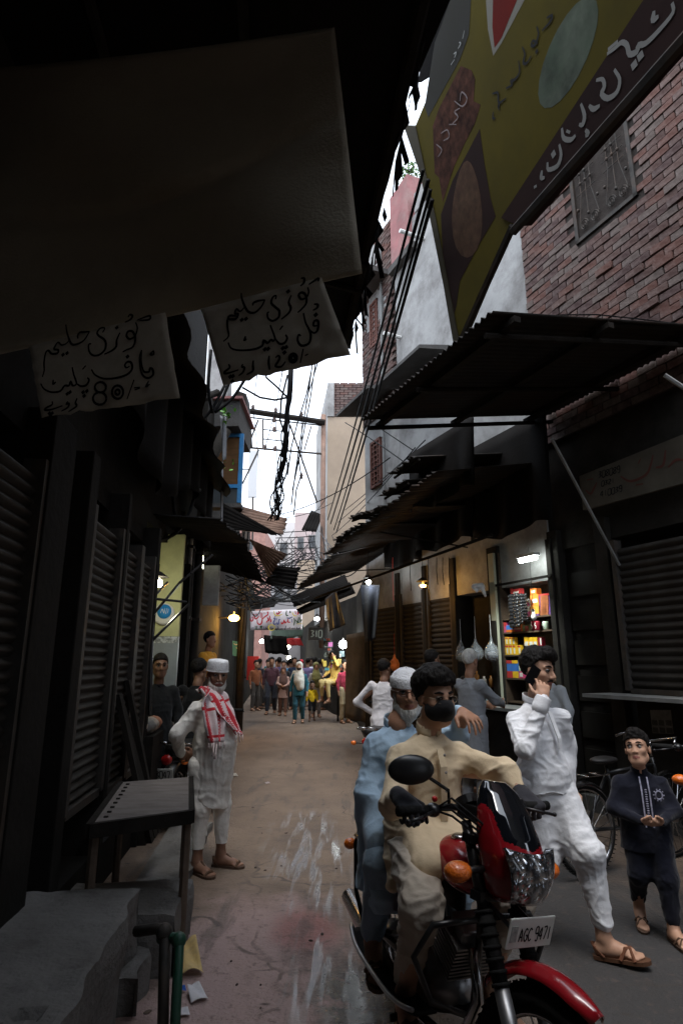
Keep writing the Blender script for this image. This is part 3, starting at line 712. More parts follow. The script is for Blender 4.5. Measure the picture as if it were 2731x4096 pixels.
S2=[[(665,355),(600,365),(555,385),(550,410)],[(665,355),(630,420),(570,475),(510,470),(475,420),(445,340),(440,290)],[(475,420),(430,465),(395,440),(380,485),(410,490),(390,535),(340,540),(310,545),(310,620),(320,700),(270,750)],[(310,545),(330,505),(400,510)],
      [(765,350),(770,315),(740,330),(725,385),(770,430),(800,460),(795,520),(740,555),(695,530),(688,480),(705,470)],[(915,310),(890,380),(910,430),(890,480),(820,540)],
      [(1070,235),(1080,280),(1060,330),(1010,350),(985,310),(1010,285),(1045,300),(1060,350),(1050,400),(1000,455),(975,475)],[(1080,210),(1170,150),(1170,180)],[(1005,150),(1035,150),(1035,190),(1000,225)],
      [(1030,480),(1050,570),(1085,640),(1100,700),(1080,770),(1010,790),(975,740),(985,685),(1005,700)],[(1085,640),(1130,670),(1165,640),(1170,560),(1135,555),(1125,600),(1165,600)],[(1130,395),(1165,400),(1160,430),(1120,455)],
      [(315,760),(345,815),(430,835),(560,825),(640,790),(650,740),(690,765),(720,735),(745,745),(760,720),(740,660),(715,595)],[(760,720),(800,770),(850,765),(875,720),(860,685)],[(835,600),(805,640)],[(480,700),(470,740),(490,725)],
      [(705,885),(700,950),(710,1020)],[(765,905),(790,885),(805,905),(790,940),(765,985),(820,990),(860,940)],[(1028,820),(1000,955)],[(1045,885),(1075,870)],
      [(320,965),(330,1000),(280,1040),(300,1055),(415,1020)],[(455,965),(445,990),(470,1000),(455,1045),(415,1075)],[(555,930),(550,980),(550,1030),(490,1065)]]
D2=[(445,545),(485,535),(885,275),(1147,497),(665,825),(695,820),(835,815),(865,805),(850,855),(335,1085),(360,1080),(355,1130)]
G2=[(932,908,36,42),(932,908,18,20)]
paper([(803,1236),(1285,1110),(1397,1410),(892,1540)],0.035,'price paper hung at the cloth corner, ending in the figure 120',S2,D2,G2,(780,1050),.4209)

# ------------------------------------------------------------------ long yellow food sign leaning over the lane on the right
dS=Vector((-0.264,0.964,0)).normalized();SB=at(1830,1390,5.5);SA=at(1640,510,5.0)
nS=toward_cam(dS.cross(SA-SB).normalized(),SB)
def SG(px,py,off=0.0):return atpl(px,py,SB+nS*off,nS)
ys=thing('food_sign','long yellow food sign leaning out overhead with dark strip of white lettering','sign',SB)
M_yel=mat('yellow_print',(0.105,0.082,0.014),0.85,0.1,1.5,dirt=(0.06,0.048,0.015),dscale=1.0,damt=0.5)
M_brn=mat('dark_brown_print',(0.035,0.02,0.018),0.85,0.2,2)
def polyslab(mb,P,t,n,mi=0):
    k=len(P);vs=[p-n*t for p in P]+list(P)
    mb.add(vs,[tuple(range(k-1,-1,-1)),tuple(range(k,2*k))]+[(i,(i+1)%k,k+(i+1)%k,k+i)for i in range(k)],mi)
outl=[(1660,505),(1700,690),(1742,880),(1792,1145),(1838,1385),(2040,905),(2075,850),(2900,-90),(2560,-420),(1980,-260)]
mb=MB();polyslab(mb,[SG(*p)for p in outl],0.05,nS);mb.build('panel',M_yel,ys)
mb=MB();polyslab(mb,[SG(*c,.01)for c in((1612,500),(1676,687),(1720,880),(1773,1145),(1820,1420),(1838,1385),(1792,1145),(1742,880),(1700,690),(1660,505))],0.16,nS);mb.build('side_frame',mat('sign_edge',(0.06,0.05,0.03),.6),ys)
mb=MB();polyslab(mb,[SG(*c,-.01)for c in((1672,330),(1720,300),(1770,340),(1960,-260),(1800,-320),(1690,190))],.03,nS);mb.build('upper_flap',M_can,ys)
mb=MB();mb.tube([SG(1826,1400,.02),SG(2050,905,.02)],0.035,6);mb.build('end_rail',M_iron,ys)
mb=MB();polyslab(mb,[SG(2002,872,.02),SG(2075,905,.02),SG(3000,-165,.02),SG(2760,-290,.02)],0.12,nS);st=mb.build('lettering_strip',M_brn,ys)
mb=MB();a,b=SG(2052,925,.02),SG(3000,-140,.02);mb.tube([a,b],0.04,6);mb.build('bottom_rail',M_iron,ys)
cv=lambda cx,cy:(1600+cx*.7213,cy*.7213)
def patch(name,pts,m,off=0.004,parent=None):
    off=off*.3;mb=MB();polyslab(mb,[SG(*cv(*p),off)for p in pts],0.001,nS);return mb.build(name,m,parent or ys)
M_meat=mat('printed_stew',(0.07,0.03,0.02),.85,.6,9,ramp=(.35,.65));M_nan=mat('printed_bread',(0.11,0.065,0.042),.85,.35,14,dirt=(0.08,0.04,0.03),dscale=6,damt=.6)
M_red=mat('printed_red',(0.14,0.016,0.012),.85,.2,3);M_pw=mat('printed_white',(0.2,0.185,0.15),.85,.1,3);M_dish=mat('printed_dish',(0.11,0.125,0.095),.85,.5,4,dirt=(0.10,0.13,0.09),dscale=3,damt=.8)
M_blk=mat('printed_black',(0.02,0.018,0.012),.6,.2,3)
patch('picture',[(335,365),(395,390),(415,440),(405,560),(445,580),(415,680),(355,800),(300,920),(270,1010),(235,1120),(215,985),(190,960),(180,700),(215,600)],M_meat,.005)
patch('picture',[(440,715),(465,900),(500,1100),(528,1200),(420,1386),(330,1560),(310,1700),(300,1740),(235,1400),(225,1190),(290,1000),(370,850)],M_brn,.006)
mb=MB();polyslab(mb,[SG(*cv(370+82*math.cos(i*.3142)*(1-.25*math.sin(i*.3142)),1160-270*math.sin(i*.3142)),.0029)for i in range(20)],.001,nS);mb.build('bread_picture',M_nan,ys)
patch('badge_border',[(470,-60),(485,160),(515,310),(560,240),(720,-60)],M_pw,.005);patch('badge',[(515,-60),(510,150),(522,265),(560,210),(670,-60)],M_red,.009)
mb=MB();polyslab(mb,[SG(*cv(930+200*math.cos(a_)*.52+130*math.sin(a_),290+110*math.cos(a_)*.3-310*math.sin(a_)),.0015)for a_ in[i*.314 for i in range(20)]],.001,nS);mb.build('dish_picture',M_dish,ys)
patch('top_band',[(155,650),(330,330),(380,190),(395,-60),(300,-60),(190,240),(135,590)],M_blk,.007)
Wt=[[(1505,15),(1510,70),(1440,160),(1360,240),(1320,250),(1310,285),(1270,300),(1255,250),(1225,235),(1190,265),(1145,300)],[(1205,228),(1150,275)],[(1405,60),(1400,110),(1430,90)],[(1085,445),(1120,440),(1130,480),(1115,520),(1150,545),(1200,510),(1215,440),(1185,385)],[(1045,585),(1070,605),(1105,585)],
      [(1000,575),(1020,640),(1010,690),(990,690)],[(1025,720),(1040,740),(1025,755)],[(895,710),(905,765),(945,775),(970,750)],[(920,725),(940,735)],[(880,800),(890,860),(870,920),(820,940),(815,900)],[(785,945),(780,985),(800,985)],[(740,1040),(755,1030)]]
lettering('white_lettering',st,Wt,[(1330,310),(1295,360),(848,855)],[],cv,SB+nS*.022,nS,0.034,mat('white_letter_paint',(0.24,0.23,0.21),.6,0),0.03,.004)
Bt=[[(515,620),(512,655),(525,655)],[(510,520),(540,515),(545,570),(585,545)],[(540,590),(548,610)],[(585,490),(620,470),(610,450),(635,440),(660,400),(655,335)],[(675,260),(690,300),(680,345),(700,350),(725,310)],[(755,145),(765,190),(745,250),(725,250),(735,225),(760,240)],[(785,170),(830,120),(840,85),(810,100)]]
lettering('black_lettering',ys,Bt,[(755,285),(545,585)],[],cv,SB,nS,0.02,M_ink,0.018,.008)
Rt_=[[(200,800),(230,830),(210,870)],[(225,740),(260,720),(270,760),(240,780)],[(285,690),(320,650),(300,620),(330,600)],[(300,560),(345,590),(370,545),(340,510),(330,560)],[(270,690),(310,690)]]
lettering('red_lettering',ys,Rt_,[],[],cv,SB,nS,0.014,mat('pale_pink_print',(0.13,0.07,0.06),.5,0),.01,.011)
Gt=[[(280,360),(300,330)],[(300,320),(310,290),(295,300)],[(320,270),(335,240),(325,235)],[(345,215),(355,170)]]
lettering('band_lettering',ys,Gt,[],[],cv,SB,nS,0.012,mat('dull_letter',(0.22,0.22,0.2),.5,0),.01,.012)

# ------------------------------------------------------------------ tin awnings along the right
aw=thing('tin_awning','wide corrugated tin awning over the near right shops','awning',RP(0.3,1.3,4.2),0,'tin awnings')
corrugated('sheet',RP(-0.87,2.71,4.2),RP(1.46,2.71,4.2),RP(1.46,0.02,4.72),RP(-0.87,0.02,4.72),M_tin,aw,30,0.018,jag=0.006)
for o in(0.4,1.5,2.5):
    mb=MB();z_=4.72-.52*o/2.71-.05;fbox(mb,RP,-0.9,1.47,o-.03,o+.03,z_-.05,z_);mb.build('purlin',M_dark,aw)
for s in(-0.7,0.35,1.4):
    mb=MB();mb.tube([RP(s,0.02,4.6),RP(s,2.66,4.09)],0.025,6);mb.build('rafter',M_dark,aw)
p0=Rsz(2205,1755,1.2);mb=MB();mb.tube([RP(Rsz(2475,2260,0.03)[0],0.03,Rsz(2475,2260,0.03)[1]),at(2205,1755,RP(p0[0],1.2,0).y)],0.018,6);mb.build('strut',M_grey,aw)
mb=MB();p1=Rsz(2655,1500,.9);mb.tube([RP(p1[0],.9,p1[1]),RP(p1[0]-.5,.02,p1[1]-.9)],0.02,6);mb.build('strut',M_grey,aw)
mb=MB()
for k in range(3):
    mb.tube([RP(-0.84+.03*k,2.0-.5*j+.1*math.sin(k*3+j),4.36+.096*j+.012*math.sin(k*2+j*1.7))for j in range(5)],0.006,5)
mb.build('cable_on_awning',M_cable,aw)
names=['small jagged tin awning beside the torn white rags, second on the right','bent tin awning below the gated window, third on the right','thin pointed tin awning in the middle of the right row','ragged black tin awning with fringed lip farther along the right','low black awning near the white bulb on the right','far dark awning at the bend on the right']
AW=[((1655,1826),(1556,1900),1.7,.3),((1612,1922),(1518,1984),1.75,.3),((1530,2026),(1390,2075),1.75,.2),((1440,2092),(1335,2160),1.7,.15)]
def awning(label,n0,n1,o,rise,seed):
    (s0,z0),(s1,z1)=Rsz(*n0,o),Rsz(*n1,o)
    if s1<s0:s0,s1,z0,z1=s1,s0,z1,z0
    t=thing('tin_awning',label,'awning',RP(s0,0,z0),0,'tin awnings')
    corrugated('sheet',RP(s0,o,z0),RP(s1,o,z1),RP(s1,0.02,z1+rise),RP(s0,0.02,z0+rise),M_tin,t,max(8,int((s1-s0)*11)),0.02,jag=0.05,seed=seed)
    mb=MB();mb.tube([RP(s0,o-.08,z0-.03),RP(s1,o-.08,z1-.03)],0.018,5);mb.build('purlin',M_dark,t)
    return t
for k,(n0,n1,o,rise)in enumerate(AW):awning(names[k],n0,n1,o,rise,k+3)
# sheets roofing the gap below the stepped awnings
t=thing('tin_awning',names[4],'awning',RP(4,1,3.4),0,'tin awnings')
corrugated('sheet',RP(1.5,1.75,3.75),RP(5.2,1.65,3.35),RP(5.2,0.02,3.75),RP(1.5,0.02,4.1),M_tin,t,34,0.02,jag=0.05,seed=21)
corrugated('sheet',RP(5.25,1.5,3.35),RP(7.3,1.4,3.0),RP(7.3,0.02,3.5),RP(5.25,0.02,3.8),M_tin,t,20,0.02,jag=0.06,seed=22)
for s in(3.4,5.8):
    mb=MB();mb.tube([RP(s,0,3.3),RP(s,1.5,3.62-(s-1.5)*.11)],0.012,5);mb.build('bracket',M_dark,t)
mb=MB();mb.tube([RP(1.5,1.0,3.05),RP(7.3,1.0,2.85)],0.02,6);mb.build('hanging_rail',M_dark,t)

hs_=thing('darkening_sheet','black sheets added to darken the wall below the big tin awning','blackout',RP(2.5,.3,3.2))  # added sheets black out a wall that would render too bright
for a,b,z0,z1,o in((1.46,3.05,3.62,4.52,1.2),(1.2,2.9,3.22,4.65,.30),(2.7,4.4,3.30,4.35,.36),(4.2,5.6,3.2,3.95,.3)):
    mb=MB();mb.grid(lambda u,v:RP(a+(b-a)*u,o+.05*math.sin(u*17)*v+.04*v,z1+(z0-z1)*v+.05*math.sin(u*9)*v),30,8,thick=.004);mb.build('sheet',M_can,hs_,smooth=True)
# ------------------------------------------------------------------ roller shutters
sN=Rsz(2484,2310)[0];zN0,zN1=Rsz(2560,2755)[1],2.9
roller_shutter(RP,dR,nR,-2.2,sN,zN0,zN1-.05,0.0,'near grey roller shutter behind the boy in navy',0.082)
ct=thing('shop_counter','dark shop counter with thin metal ledge below the near grey shutter','counter',RP(-.5,.2,0))
mb=MB();fbox(mb,RP,-2.4,sN+0.3,-0.1,0.42,zN0-.09,zN0-.055);mb.build('ledge',M_grey,ct)
mb=MB();fbox(mb,RP,-2.4,sN-.02,-0.1,0.01,.17,zN0-.095);mb.build('front_boards',M_dark,ct)
for a,b,z0,lab in((3.9,4.66,.16,'roller shutter lit orange beside the hanging plastic bags'),(4.76,5.6,.16,'grey roller shutter behind the man in white shirt'),(5.72,6.85,.16,'dim roller shutter farthest along the right row')):
    roller_shutter(RP,dR,nR,a+.06,b-.06,z0,2.75,-0.06,lab,0.082)
for a,b,z0,lab in((2.32,2.95,.48,'nearest dark roller shutter at the left edge'),(3.82,4.6,.74,'ribbed roller shutter behind the wooden table'),(4.72,5.28,.7,'middle shutter with leaning planks on the left'),(5.32,5.88,.7,'ribbed shutter beside the lit doorway on the left')):
    roller_shutter(LP,dL,nL,a+.04,b-.04,z0,2.55,-0.04,lab,0.06)
# shop board over the near shutter
q=[(2315,1905),(2760,1725),(2760,1925),(2330,2040)]
P=[RP(Rsz(*c,.1)[0],.1,Rsz(*c,.1)[1])for c in q];sbd=thing('shop_board','faded shop board with dark numerals above the near grey shutter','sign',P[3])
mb=MB();mb.slab(*P,0.04,nR);mb.build('board',mat('faded_board',(0.10,0.09,0.072),.8,.25,3,dirt=(.1,.085,.07),dscale=2,damt=.6),sbd)
def Rstroke(parent,name,strokes,conv,o,w,m):
    for s in strokes:mb=MB();ribbon(mb,[atpl(*conv(*c),RP(0,o,0),nR)for c in s],w,nR);mb.build('letter_stroke',m,parent)
def digits(txt,x,y,w,h,sl=0.0):
    """seven-segment-like pen strokes for a short number; sl = slope of the line"""
    D={'0':[[(0,0),(1,0),(1,1),(0,1),(0,0)]],'1':[[(.5,0),(.5,1)]],'2':[[(0,.1),(.6,0),(1,.3),(0,1),(1,1)]],'3':[[(0,0),(1,.1),(.4,.45),(1,.75),(0,1)]],'4':[[(.7,1),(.7,0),(0,.65),(1,.65)]],
         '5':[[(1,0),(.1,0),(0,.45),(1,.6),(.8,1),(0,1)]],'6':[[(.9,0),(.1,.5),(.1,1),(.9,1),(.9,.55),(.1,.55)]],'7':[[(0,0),(1,0),(.4,1)]],'8':[[(.5,.45),(0,.2),(.5,0),(1,.2),(0,.8),(.5,1),(1,.8),(.5,.45)]],'9':[[(.9,.45),(.1,.45),(.1,0),(.9,0),(.9,1),(.2,1)]],
         'A':[[(0,1),(.5,0),(1,1)],[(.2,.65),(.8,.65)]],'B':[[(0,0),(0,1),(.8,.9),(.9,.6),(0,.5),(.8,.3),(.7,0),(0,0)]],'G':[[(1,.15),(.5,0),(0,.5),(.5,1),(1,.85),(1,.55),(.6,.55)]],'C':[[(1,.15),(.5,0),(0,.5),(.5,1),(1,.85)]],'E':[[(1,0),(0,0),(0,1),(1,1)],[(0,.5),(.8,.5)]]}
    out=[]
    for i,c in enumerate(txt):
        for s in D.get(c,[]):out.append([(x+i*w*1.35+a*w,y+b*h+(i*w*1.35+a*w)*sl)for a,b in s])
    return out
idc=lambda x,y:(x,y)
Rstroke(sbd,'numerals',digits('308089',2392,1888,11,24,-.28)+digits('0321',2404,1926,10,18,-.28)+digits('410039',2400,1966,11,22,-.28),idc,.104,.012,M_ink)
Rstroke(sbd,'lettering',[[(2340,1960),(2360,1975),(2375,1950),(2385,1930)],[(2345,1920),(2370,1915)],[(2480,1905),(2520,1925),(2580,1900),(2600,1860),(2610,1820)],[(2620,1870),(2650,1860),(2660,1800)],[(2670,1870),(2700,1840),(2731,1840)],[(2550,1855),(2560,1835)],[(2540,1940),(2570,1935)]],idc,.104,.03,mat('dull_red_letter',(.12,.05,.04),.7,0))
# ------------------------------------------------------------------ implicit surfaces for people and soft things
class Sdf:
    def __init__(s,h=0.01):s.h=h;s.p=[];s.lo=np.full(3,1e9);s.hi=np.full(3,-1e9)
    def _bb(s,lo,hi):s.lo=np.minimum(s.lo,lo);s.hi=np.maximum(s.hi,hi)
    def cone(s,a,b,ra,rb=None,k=0.015,neg=False):
        rb=ra if rb is None else rb;a=np.array(a,float);b=np.array(b,float);r=max(ra,rb)
        lo,hi=np.minimum(a-ra,b-rb),np.maximum(a+ra,b+rb)
        if not neg:s._bb(lo,hi)
        s.p.append(('c',lo,hi,k,neg,(a,b,ra,rb)));return s
    def chain(s,pts,rs,k=0.015):
        for i in range(len(pts)-1):s.cone(pts[i],pts[i+1],rs[i],rs[i+1],k)
        return s
    def ell(s,c,r,Rm=None,k=0.015,neg=False):
        c=np.array(c,float);r=np.array(r if hasattr(r,'__len__')else(r,r,r),float);Rm=np.eye(3)if Rm is None else np.array(Rm)[:3,:3]
        e=np.sqrt(((Rm*r[None,:])**2).sum(1));lo,hi=c-e,c+e
        if not neg:s._bb(lo,hi)
        s.p.append(('e',lo,hi,k,neg,(c,r,Rm)));return s
    def loft(s,rows,k=0.02,p=2.3,M=None):
        """rows (z, cx, cy, rx, ry): stacked ellipses, cut flat at both ends; M places the stack"""
        rows=sorted(rows);a=np.array(rows,float);M=np.eye(4)if M is None else np.array(M)
        cs=[]
        for z,cx,cy,rx,ry in rows:
            for sx in(-1,1):
                for sy in(-1,1):cs.append((M@np.array([cx+sx*rx,cy+sy*ry,z,1]))[:3])
        cs=np.array(cs);lo,hi=cs.min(0),cs.max(0);s._bb(lo,hi)
        s.p.append(('l',lo,hi,k,False,(a,p,np.linalg.inv(M))));return s
    def func(s,lo,hi,f,mode='max'):
        s.p.append(('f',np.array(lo,float),np.array(hi,float),0,mode,f));return s
    def eval(s):
        h=s.h;pad=3*h;o=s.lo-pad;n=np.ceil((s.hi-s.lo+2*pad)/h).astype(int)+1
        F=np.full(n,1.0,np.float32);ax=[o[i]+h*np.arange(n[i])for i in range(3)]
        for kind,lo,hi,k,neg,d in s.p:
            m=(k or 0)+3*h if kind!='f' else 0
            i0=np.clip(np.floor((lo-m-o)/h).astype(int),0,n);i1=np.clip(np.ceil((hi+m-o)/h).astype(int)+1,0,n)
            if(i1<=i0).any():continue
            sl=tuple(slice(i0[i],i1[i])for i in range(3))
            X=ax[0][sl[0]][:,None,None].astype(np.float32);Y=ax[1][sl[1]][None,:,None].astype(np.float32);Zz=ax[2][sl[2]][None,None,:].astype(np.float32)
            if kind=='c':
                a,b,ra,rb=d;v=b-a;L2=max(1e-9,float(v@v))
                t=np.clip(((X-a[0])*v[0]+(Y-a[1])*v[1]+(Zz-a[2])*v[2])/L2,0,1)
                D=np.sqrt((X-a[0]-t*v[0])**2+(Y-a[1]-t*v[1])**2+(Zz-a[2]-t*v[2])**2)-(ra+(rb-ra)*t)
            elif kind=='e':
                c,r,Rm=d;x,y,z=X-c[0],Y-c[1],Zz-c[2]
                q=[(x*Rm[0,i]+y*Rm[1,i]+z*Rm[2,i])/r[i]for i in range(3)]
                k0=np.sqrt(q[0]**2+q[1]**2+q[2]**2);k1=np.sqrt((q[0]/r[0])**2+(q[1]/r[1])**2+(q[2]/r[2])**2)+1e-6
                D=k0*(k0-1)/k1
            elif kind=='l':
                a,p,Mi=d
                x=X*Mi[0,0]+Y*Mi[0,1]+Zz*Mi[0,2]+Mi[0,3];y=X*Mi[1,0]+Y*Mi[1,1]+Zz*Mi[1,2]+Mi[1,3];z=X*Mi[2,0]+Y*Mi[2,1]+Zz*Mi[2,2]+Mi[2,3]
                sh=z.shape;zf=z.ravel();I=lambda j:np.interp(zf,a[:,0],a[:,j]).reshape(sh)
                rx,ry=I(3),I(4);D=((np.abs(x-I(1))/rx)**p+(np.abs(y-I(2))/ry)**p)**(1/p)-1
                D=D*np.minimum(rx,ry);D=np.maximum(D,np.maximum(a[0,0]-z,z-a[-1,0]))
            else:
                D=d(X,Y,Zz)
                F[sl]=np.maximum(F[sl],D)if neg=='max' else np.minimum(F[sl],D);continue
            A=F[sl];kk=max(k,1e-4)
            if neg:
                D=-D;hh=np.clip(0.5-0.5*(A-D)/kk,0,1);F[sl]=A*(1-hh)+D*hh+kk*hh*(1-hh)
            else:
                hh=np.clip(0.5+0.5*(A-D)/kk,0,1);F[sl]=A*(1-hh)+D*hh-kk*hh*(1-hh)
        return F,o
    def arrays(s):
        F,o=s.eval();return surface_nets(F,o,s.h)
def surface_nets(F,o,h):
    I=F<0
    c=I[:-1,:-1,:-1].astype(np.int8)
    for dx in(0,1):
        for dy in(0,1):
            for dz in(0,1):
                if dx+dy+dz:c=c+I[dx:I.shape[0]-1+dx,dy:I.shape[1]-1+dy,dz:I.shape[2]-1+dz]
    ms=(c>0)&(c<8);ijk=np.argwhere(ms);idx=np.full(ms.shape,-1,np.int32);idx[ms]=np.arange(len(ijk))
    cor=[(0,0,0),(1,0,0),(0,1,0),(1,1,0),(0,0,1),(1,0,1),(0,1,1),(1,1,1)]
    val=np.stack([F[ijk[:,0]+a,ijk[:,1]+b,ijk[:,2]+d]for a,b,d in cor],1);cor=np.array(cor,float)
    acc=np.zeros((len(ijk),3));cnt=np.zeros(len(ijk))
    for a,b in((0,1),(2,3),(4,5),(6,7),(0,2),(1,3),(4,6),(5,7),(0,4),(1,5),(2,6),(3,7)):
        cr=(val[:,a]<0)!=(val[:,b]<0);t=np.where(cr,val[:,a]/np.where(cr,val[:,a]-val[:,b],1),0)
        acc+=np.where(cr[:,None],cor[a]+(cor[b]-cor[a])*t[:,None],0);cnt+=cr
    Vt=(ijk+acc/cnt[:,None])*h+o;Q=[]
    for axis in range(3):
        sl0=[slice(None)]*3;sl1=[slice(None)]*3;sl0[axis]=slice(0,-1);sl1[axis]=slice(1,None)
        A,B=I[tuple(sl0)],I[tuple(sl1)];e=np.argwhere(A!=B);b_,c_=[(1,2),(2,0),(0,1)][axis]
        e=e[(e[:,b_]>0)&(e[:,c_]>0)&(e[:,b_]<idx.shape[b_])&(e[:,c_]<idx.shape[c_])]
        def cell(db,dc):
            q=e.copy();q[:,b_]+=db;q[:,c_]+=dc;return idx[q[:,0],q[:,1],q[:,2]]
        q=np.stack([cell(-1,-1),cell(0,-1),cell(0,0),cell(-1,0)],1);fl=~A[e[:,0],e[:,1],e[:,2]]
        q[fl]=q[fl][:,::-1];Q.append(q)
    Q=np.concatenate(Q);Q=Q[(Q>=0).all(1)]
    return Vt,Q
def np_mesh(name,Vt,Q,mats,smooth=True):
    me=bpy.data.meshes.new(name);me.vertices.add(len(Vt));me.vertices.foreach_set('co',np.ascontiguousarray(Vt,np.float32).ravel())
    me.loops.add(4*len(Q));me.loops.foreach_set('vertex_index',np.ascontiguousarray(Q,np.int32).ravel())
    me.polygons.add(len(Q));me.polygons.foreach_set('loop_start',np.arange(len(Q),dtype=np.int32)*4)
    for m in(mats if isinstance(mats,(list,tuple))else[mats]):me.materials.append(m)
    me.update(calc_edges=True);me.validate()
    if smooth:me.polygons.foreach_set('use_smooth',[True]*len(me.polygons))
    return me
def normals_of(me):
    n=np.empty(len(me.vertices)*3,np.float32);me.vertices.foreach_get('normal',n);return n.reshape(-1,3)
def relax(Vt,Q,it=2,w=0.5):
    E=np.concatenate([Q[:,[0,1]],Q[:,[1,2]],Q[:,[2,3]],Q[:,[3,0]]]);n=len(Vt)
    for _ in range(it):
        S=np.zeros_like(Vt);Cn=np.zeros(n)
        for c in range(3):S[:,c]=np.bincount(E[:,0],Vt[E[:,1],c],n)+np.bincount(E[:,1],Vt[E[:,0],c],n)
        Cn=np.bincount(E[:,0],minlength=n)+np.bincount(E[:,1],minlength=n);Vt=Vt*(1-w)+w*S/np.maximum(Cn,1)[:,None]
    return Vt
def folds(P,amp,scale,seed=0,st=(1,1,1)):
    """cloth creases: warped ridges"""
    q=P*scale*np.array(st);wv=np.stack([vnoise(q*0.6+7.1,seed),vnoise(q*0.6+31.7,seed+1),vnoise(q*.6+53.3,seed+2)],1)
    a=1-np.abs(vnoise(q+wv*0.9,seed+3));b=1-np.abs(vnoise(q*2.1+wv*1.4+11,seed+4))
    q2=P*scale*1.5*np.array([st[2],st[2],0.45*st[0]]);c=1-np.abs(vnoise(q2+wv*.8+23,seed+6))
    mk=np.clip(0.5+0.9*vnoise(P*3.1+3,seed+5),0.1,1.2)
    return amp*((1.5*a**4+0.8*b**4)*mk+0.9*c**4*(1.25-mk)-0.75)
SLIM={'kurta':.012,'kameez':.016,'shalwar':.012,'trousers':.010}
def soft(name,sdf,m,parent,fold=0.0,fscale=7.0,st=(1,1,1),seed=0,it=2,matfn=None,extra=None,M=None):
    """turn an implicit solid into a mesh child of `parent` (coordinates are the parent's own)"""
    Vt,Q=sdf.arrays();Vt=relax(Vt,Q,it)
    fold*=.62
    if fold or extra:
        me0=np_mesh('tmp',Vt,Q,[]);N=normals_of(me0).astype(float)
        if fold:Vt=Vt+N*(folds(Vt,fold,fscale*1.15,seed,st)-SLIM.get(name,0))[:,None]
        if extra:Vt=Vt+N*extra(Vt)[:,None]
        bpy.data.meshes.remove(me0)
        if fold:Vt=relax(Vt,Q,1,.6)
    me=np_mesh(name,Vt,Q,m)
    if matfn is not None:
        cen=Vt[Q].mean(1);me.polygons.foreach_set('material_index',matfn(cen).astype(np.int32))
    return link(name,me,parent)

# ------------------------------------------------------------------ anatomy (head frame: x right, y front, z up, origin mid-head)
def MT(loc,rx=0.0,ry=0.0,rz=0.0,s=1.0):
    return Matrix.Translation(Vector(loc))@Euler((R_(rx),R_(ry),R_(rz)),'ZXY').to_matrix().to_4x4()@Matrix.Scale(s,4)
class Head:
    """adds head primitives to sdf through matrix M"""
    def __init__(s,M):s.M=M;s.k=M.to_scale().x;s.R=(M.to_3x3()*(1/s.k))
    def P(s,x,y,z):return s.M@Vector((x,y,z))
    def cone(s,d,a,b,ra,rb,k=.01,neg=False):d.cone(s.P(*a),s.P(*b),ra*s.k,rb*s.k,k*s.k,neg)
    def ell(s,d,c,r,k=.012,neg=False,rot=None):d.ell(s.P(*c),[q*s.k for q in r],np.array(s.R@rot if rot is not None else s.R),k*s.k,neg)
def add_head(d,H,jaw=1.0,nose=1.0,detail=True):
    H.ell(d,(0,-.016,.035),(.074,.096,.083),.02);H.ell(d,(0,.022,-.03),(.060*jaw,.068,.080),.03)
    H.ell(d,(0,.050,-.088),(.034*jaw,.034,.026),.03)
    H.cone(d,(-.05*jaw,.0,-.06),(-.02,.05,-.095),.022,.02,.03);H.cone(d,(.05*jaw,.0,-.06),(.02,.05,-.095),.022,.02,.03)
    if detail:
        for sx in(-1,1):
            H.ell(d,(sx*.040,.056,-.022),(.022,.022,.018),.02)
            H.ell(d,(sx*.031,.094,.008),(.020,.017,.0135),.012,True)
            H.cone(d,(sx*.010,.083,.027),(sx*.048,.066,.026),.0095,.008,.012)
            H.ell(d,(sx*.078,-.008,-.006),(.010,.020,.031),.006);H.ell(d,(sx*.088,.0,-.004),(.006,.009,.018),.004,True)
            H.ell(d,(sx*.0125,.094,-.034),(.0095,.011,.008),.006)
        H.cone(d,(0,.082,.020),(0,.108*nose,-.026),.0075,.0125,.010);H.ell(d,(0,.107*nose,-.028),(.0125,.012,.010),.006)
        H.cone(d,(-.019,.082,-.060),(0,.090,-.0575),.0055,.0065,.006);H.cone(d,(.019,.082,-.060),(0,.090,-.0575),.0055,.0065,.006)
        H.cone(d,(-.015,.082,-.070),(0,.088,-.071),.006,.0075,.006);H.cone(d,(.015,.082,-.070),(0,.088,-.071),.006,.0075,.006)
        H.cone(d,(-.022,.094,-.0645),(.022,.094,-.0645),.0022,.0022,.003,True)
    else:
        H.cone(d,(0,.075,.02),(0,.10,-.026),.012,.016,.012)
        for sx in(-1,1):H.ell(d,(sx*.078,-.008,-.006),(.012,.02,.03),.008);H.ell(d,(sx*.03,.098,.008),(.02,.018,.014),.01,True)
def lip_index(H,pts):
    Mi=np.array(H.M.inverted());q=pts@Mi[:3,:3].T+Mi[:3,3]
    return((np.abs(q[:,0])<.024)&(q[:,1]>.07)&(np.abs(q[:,2]+.065)<.012-.25*np.abs(q[:,0])))
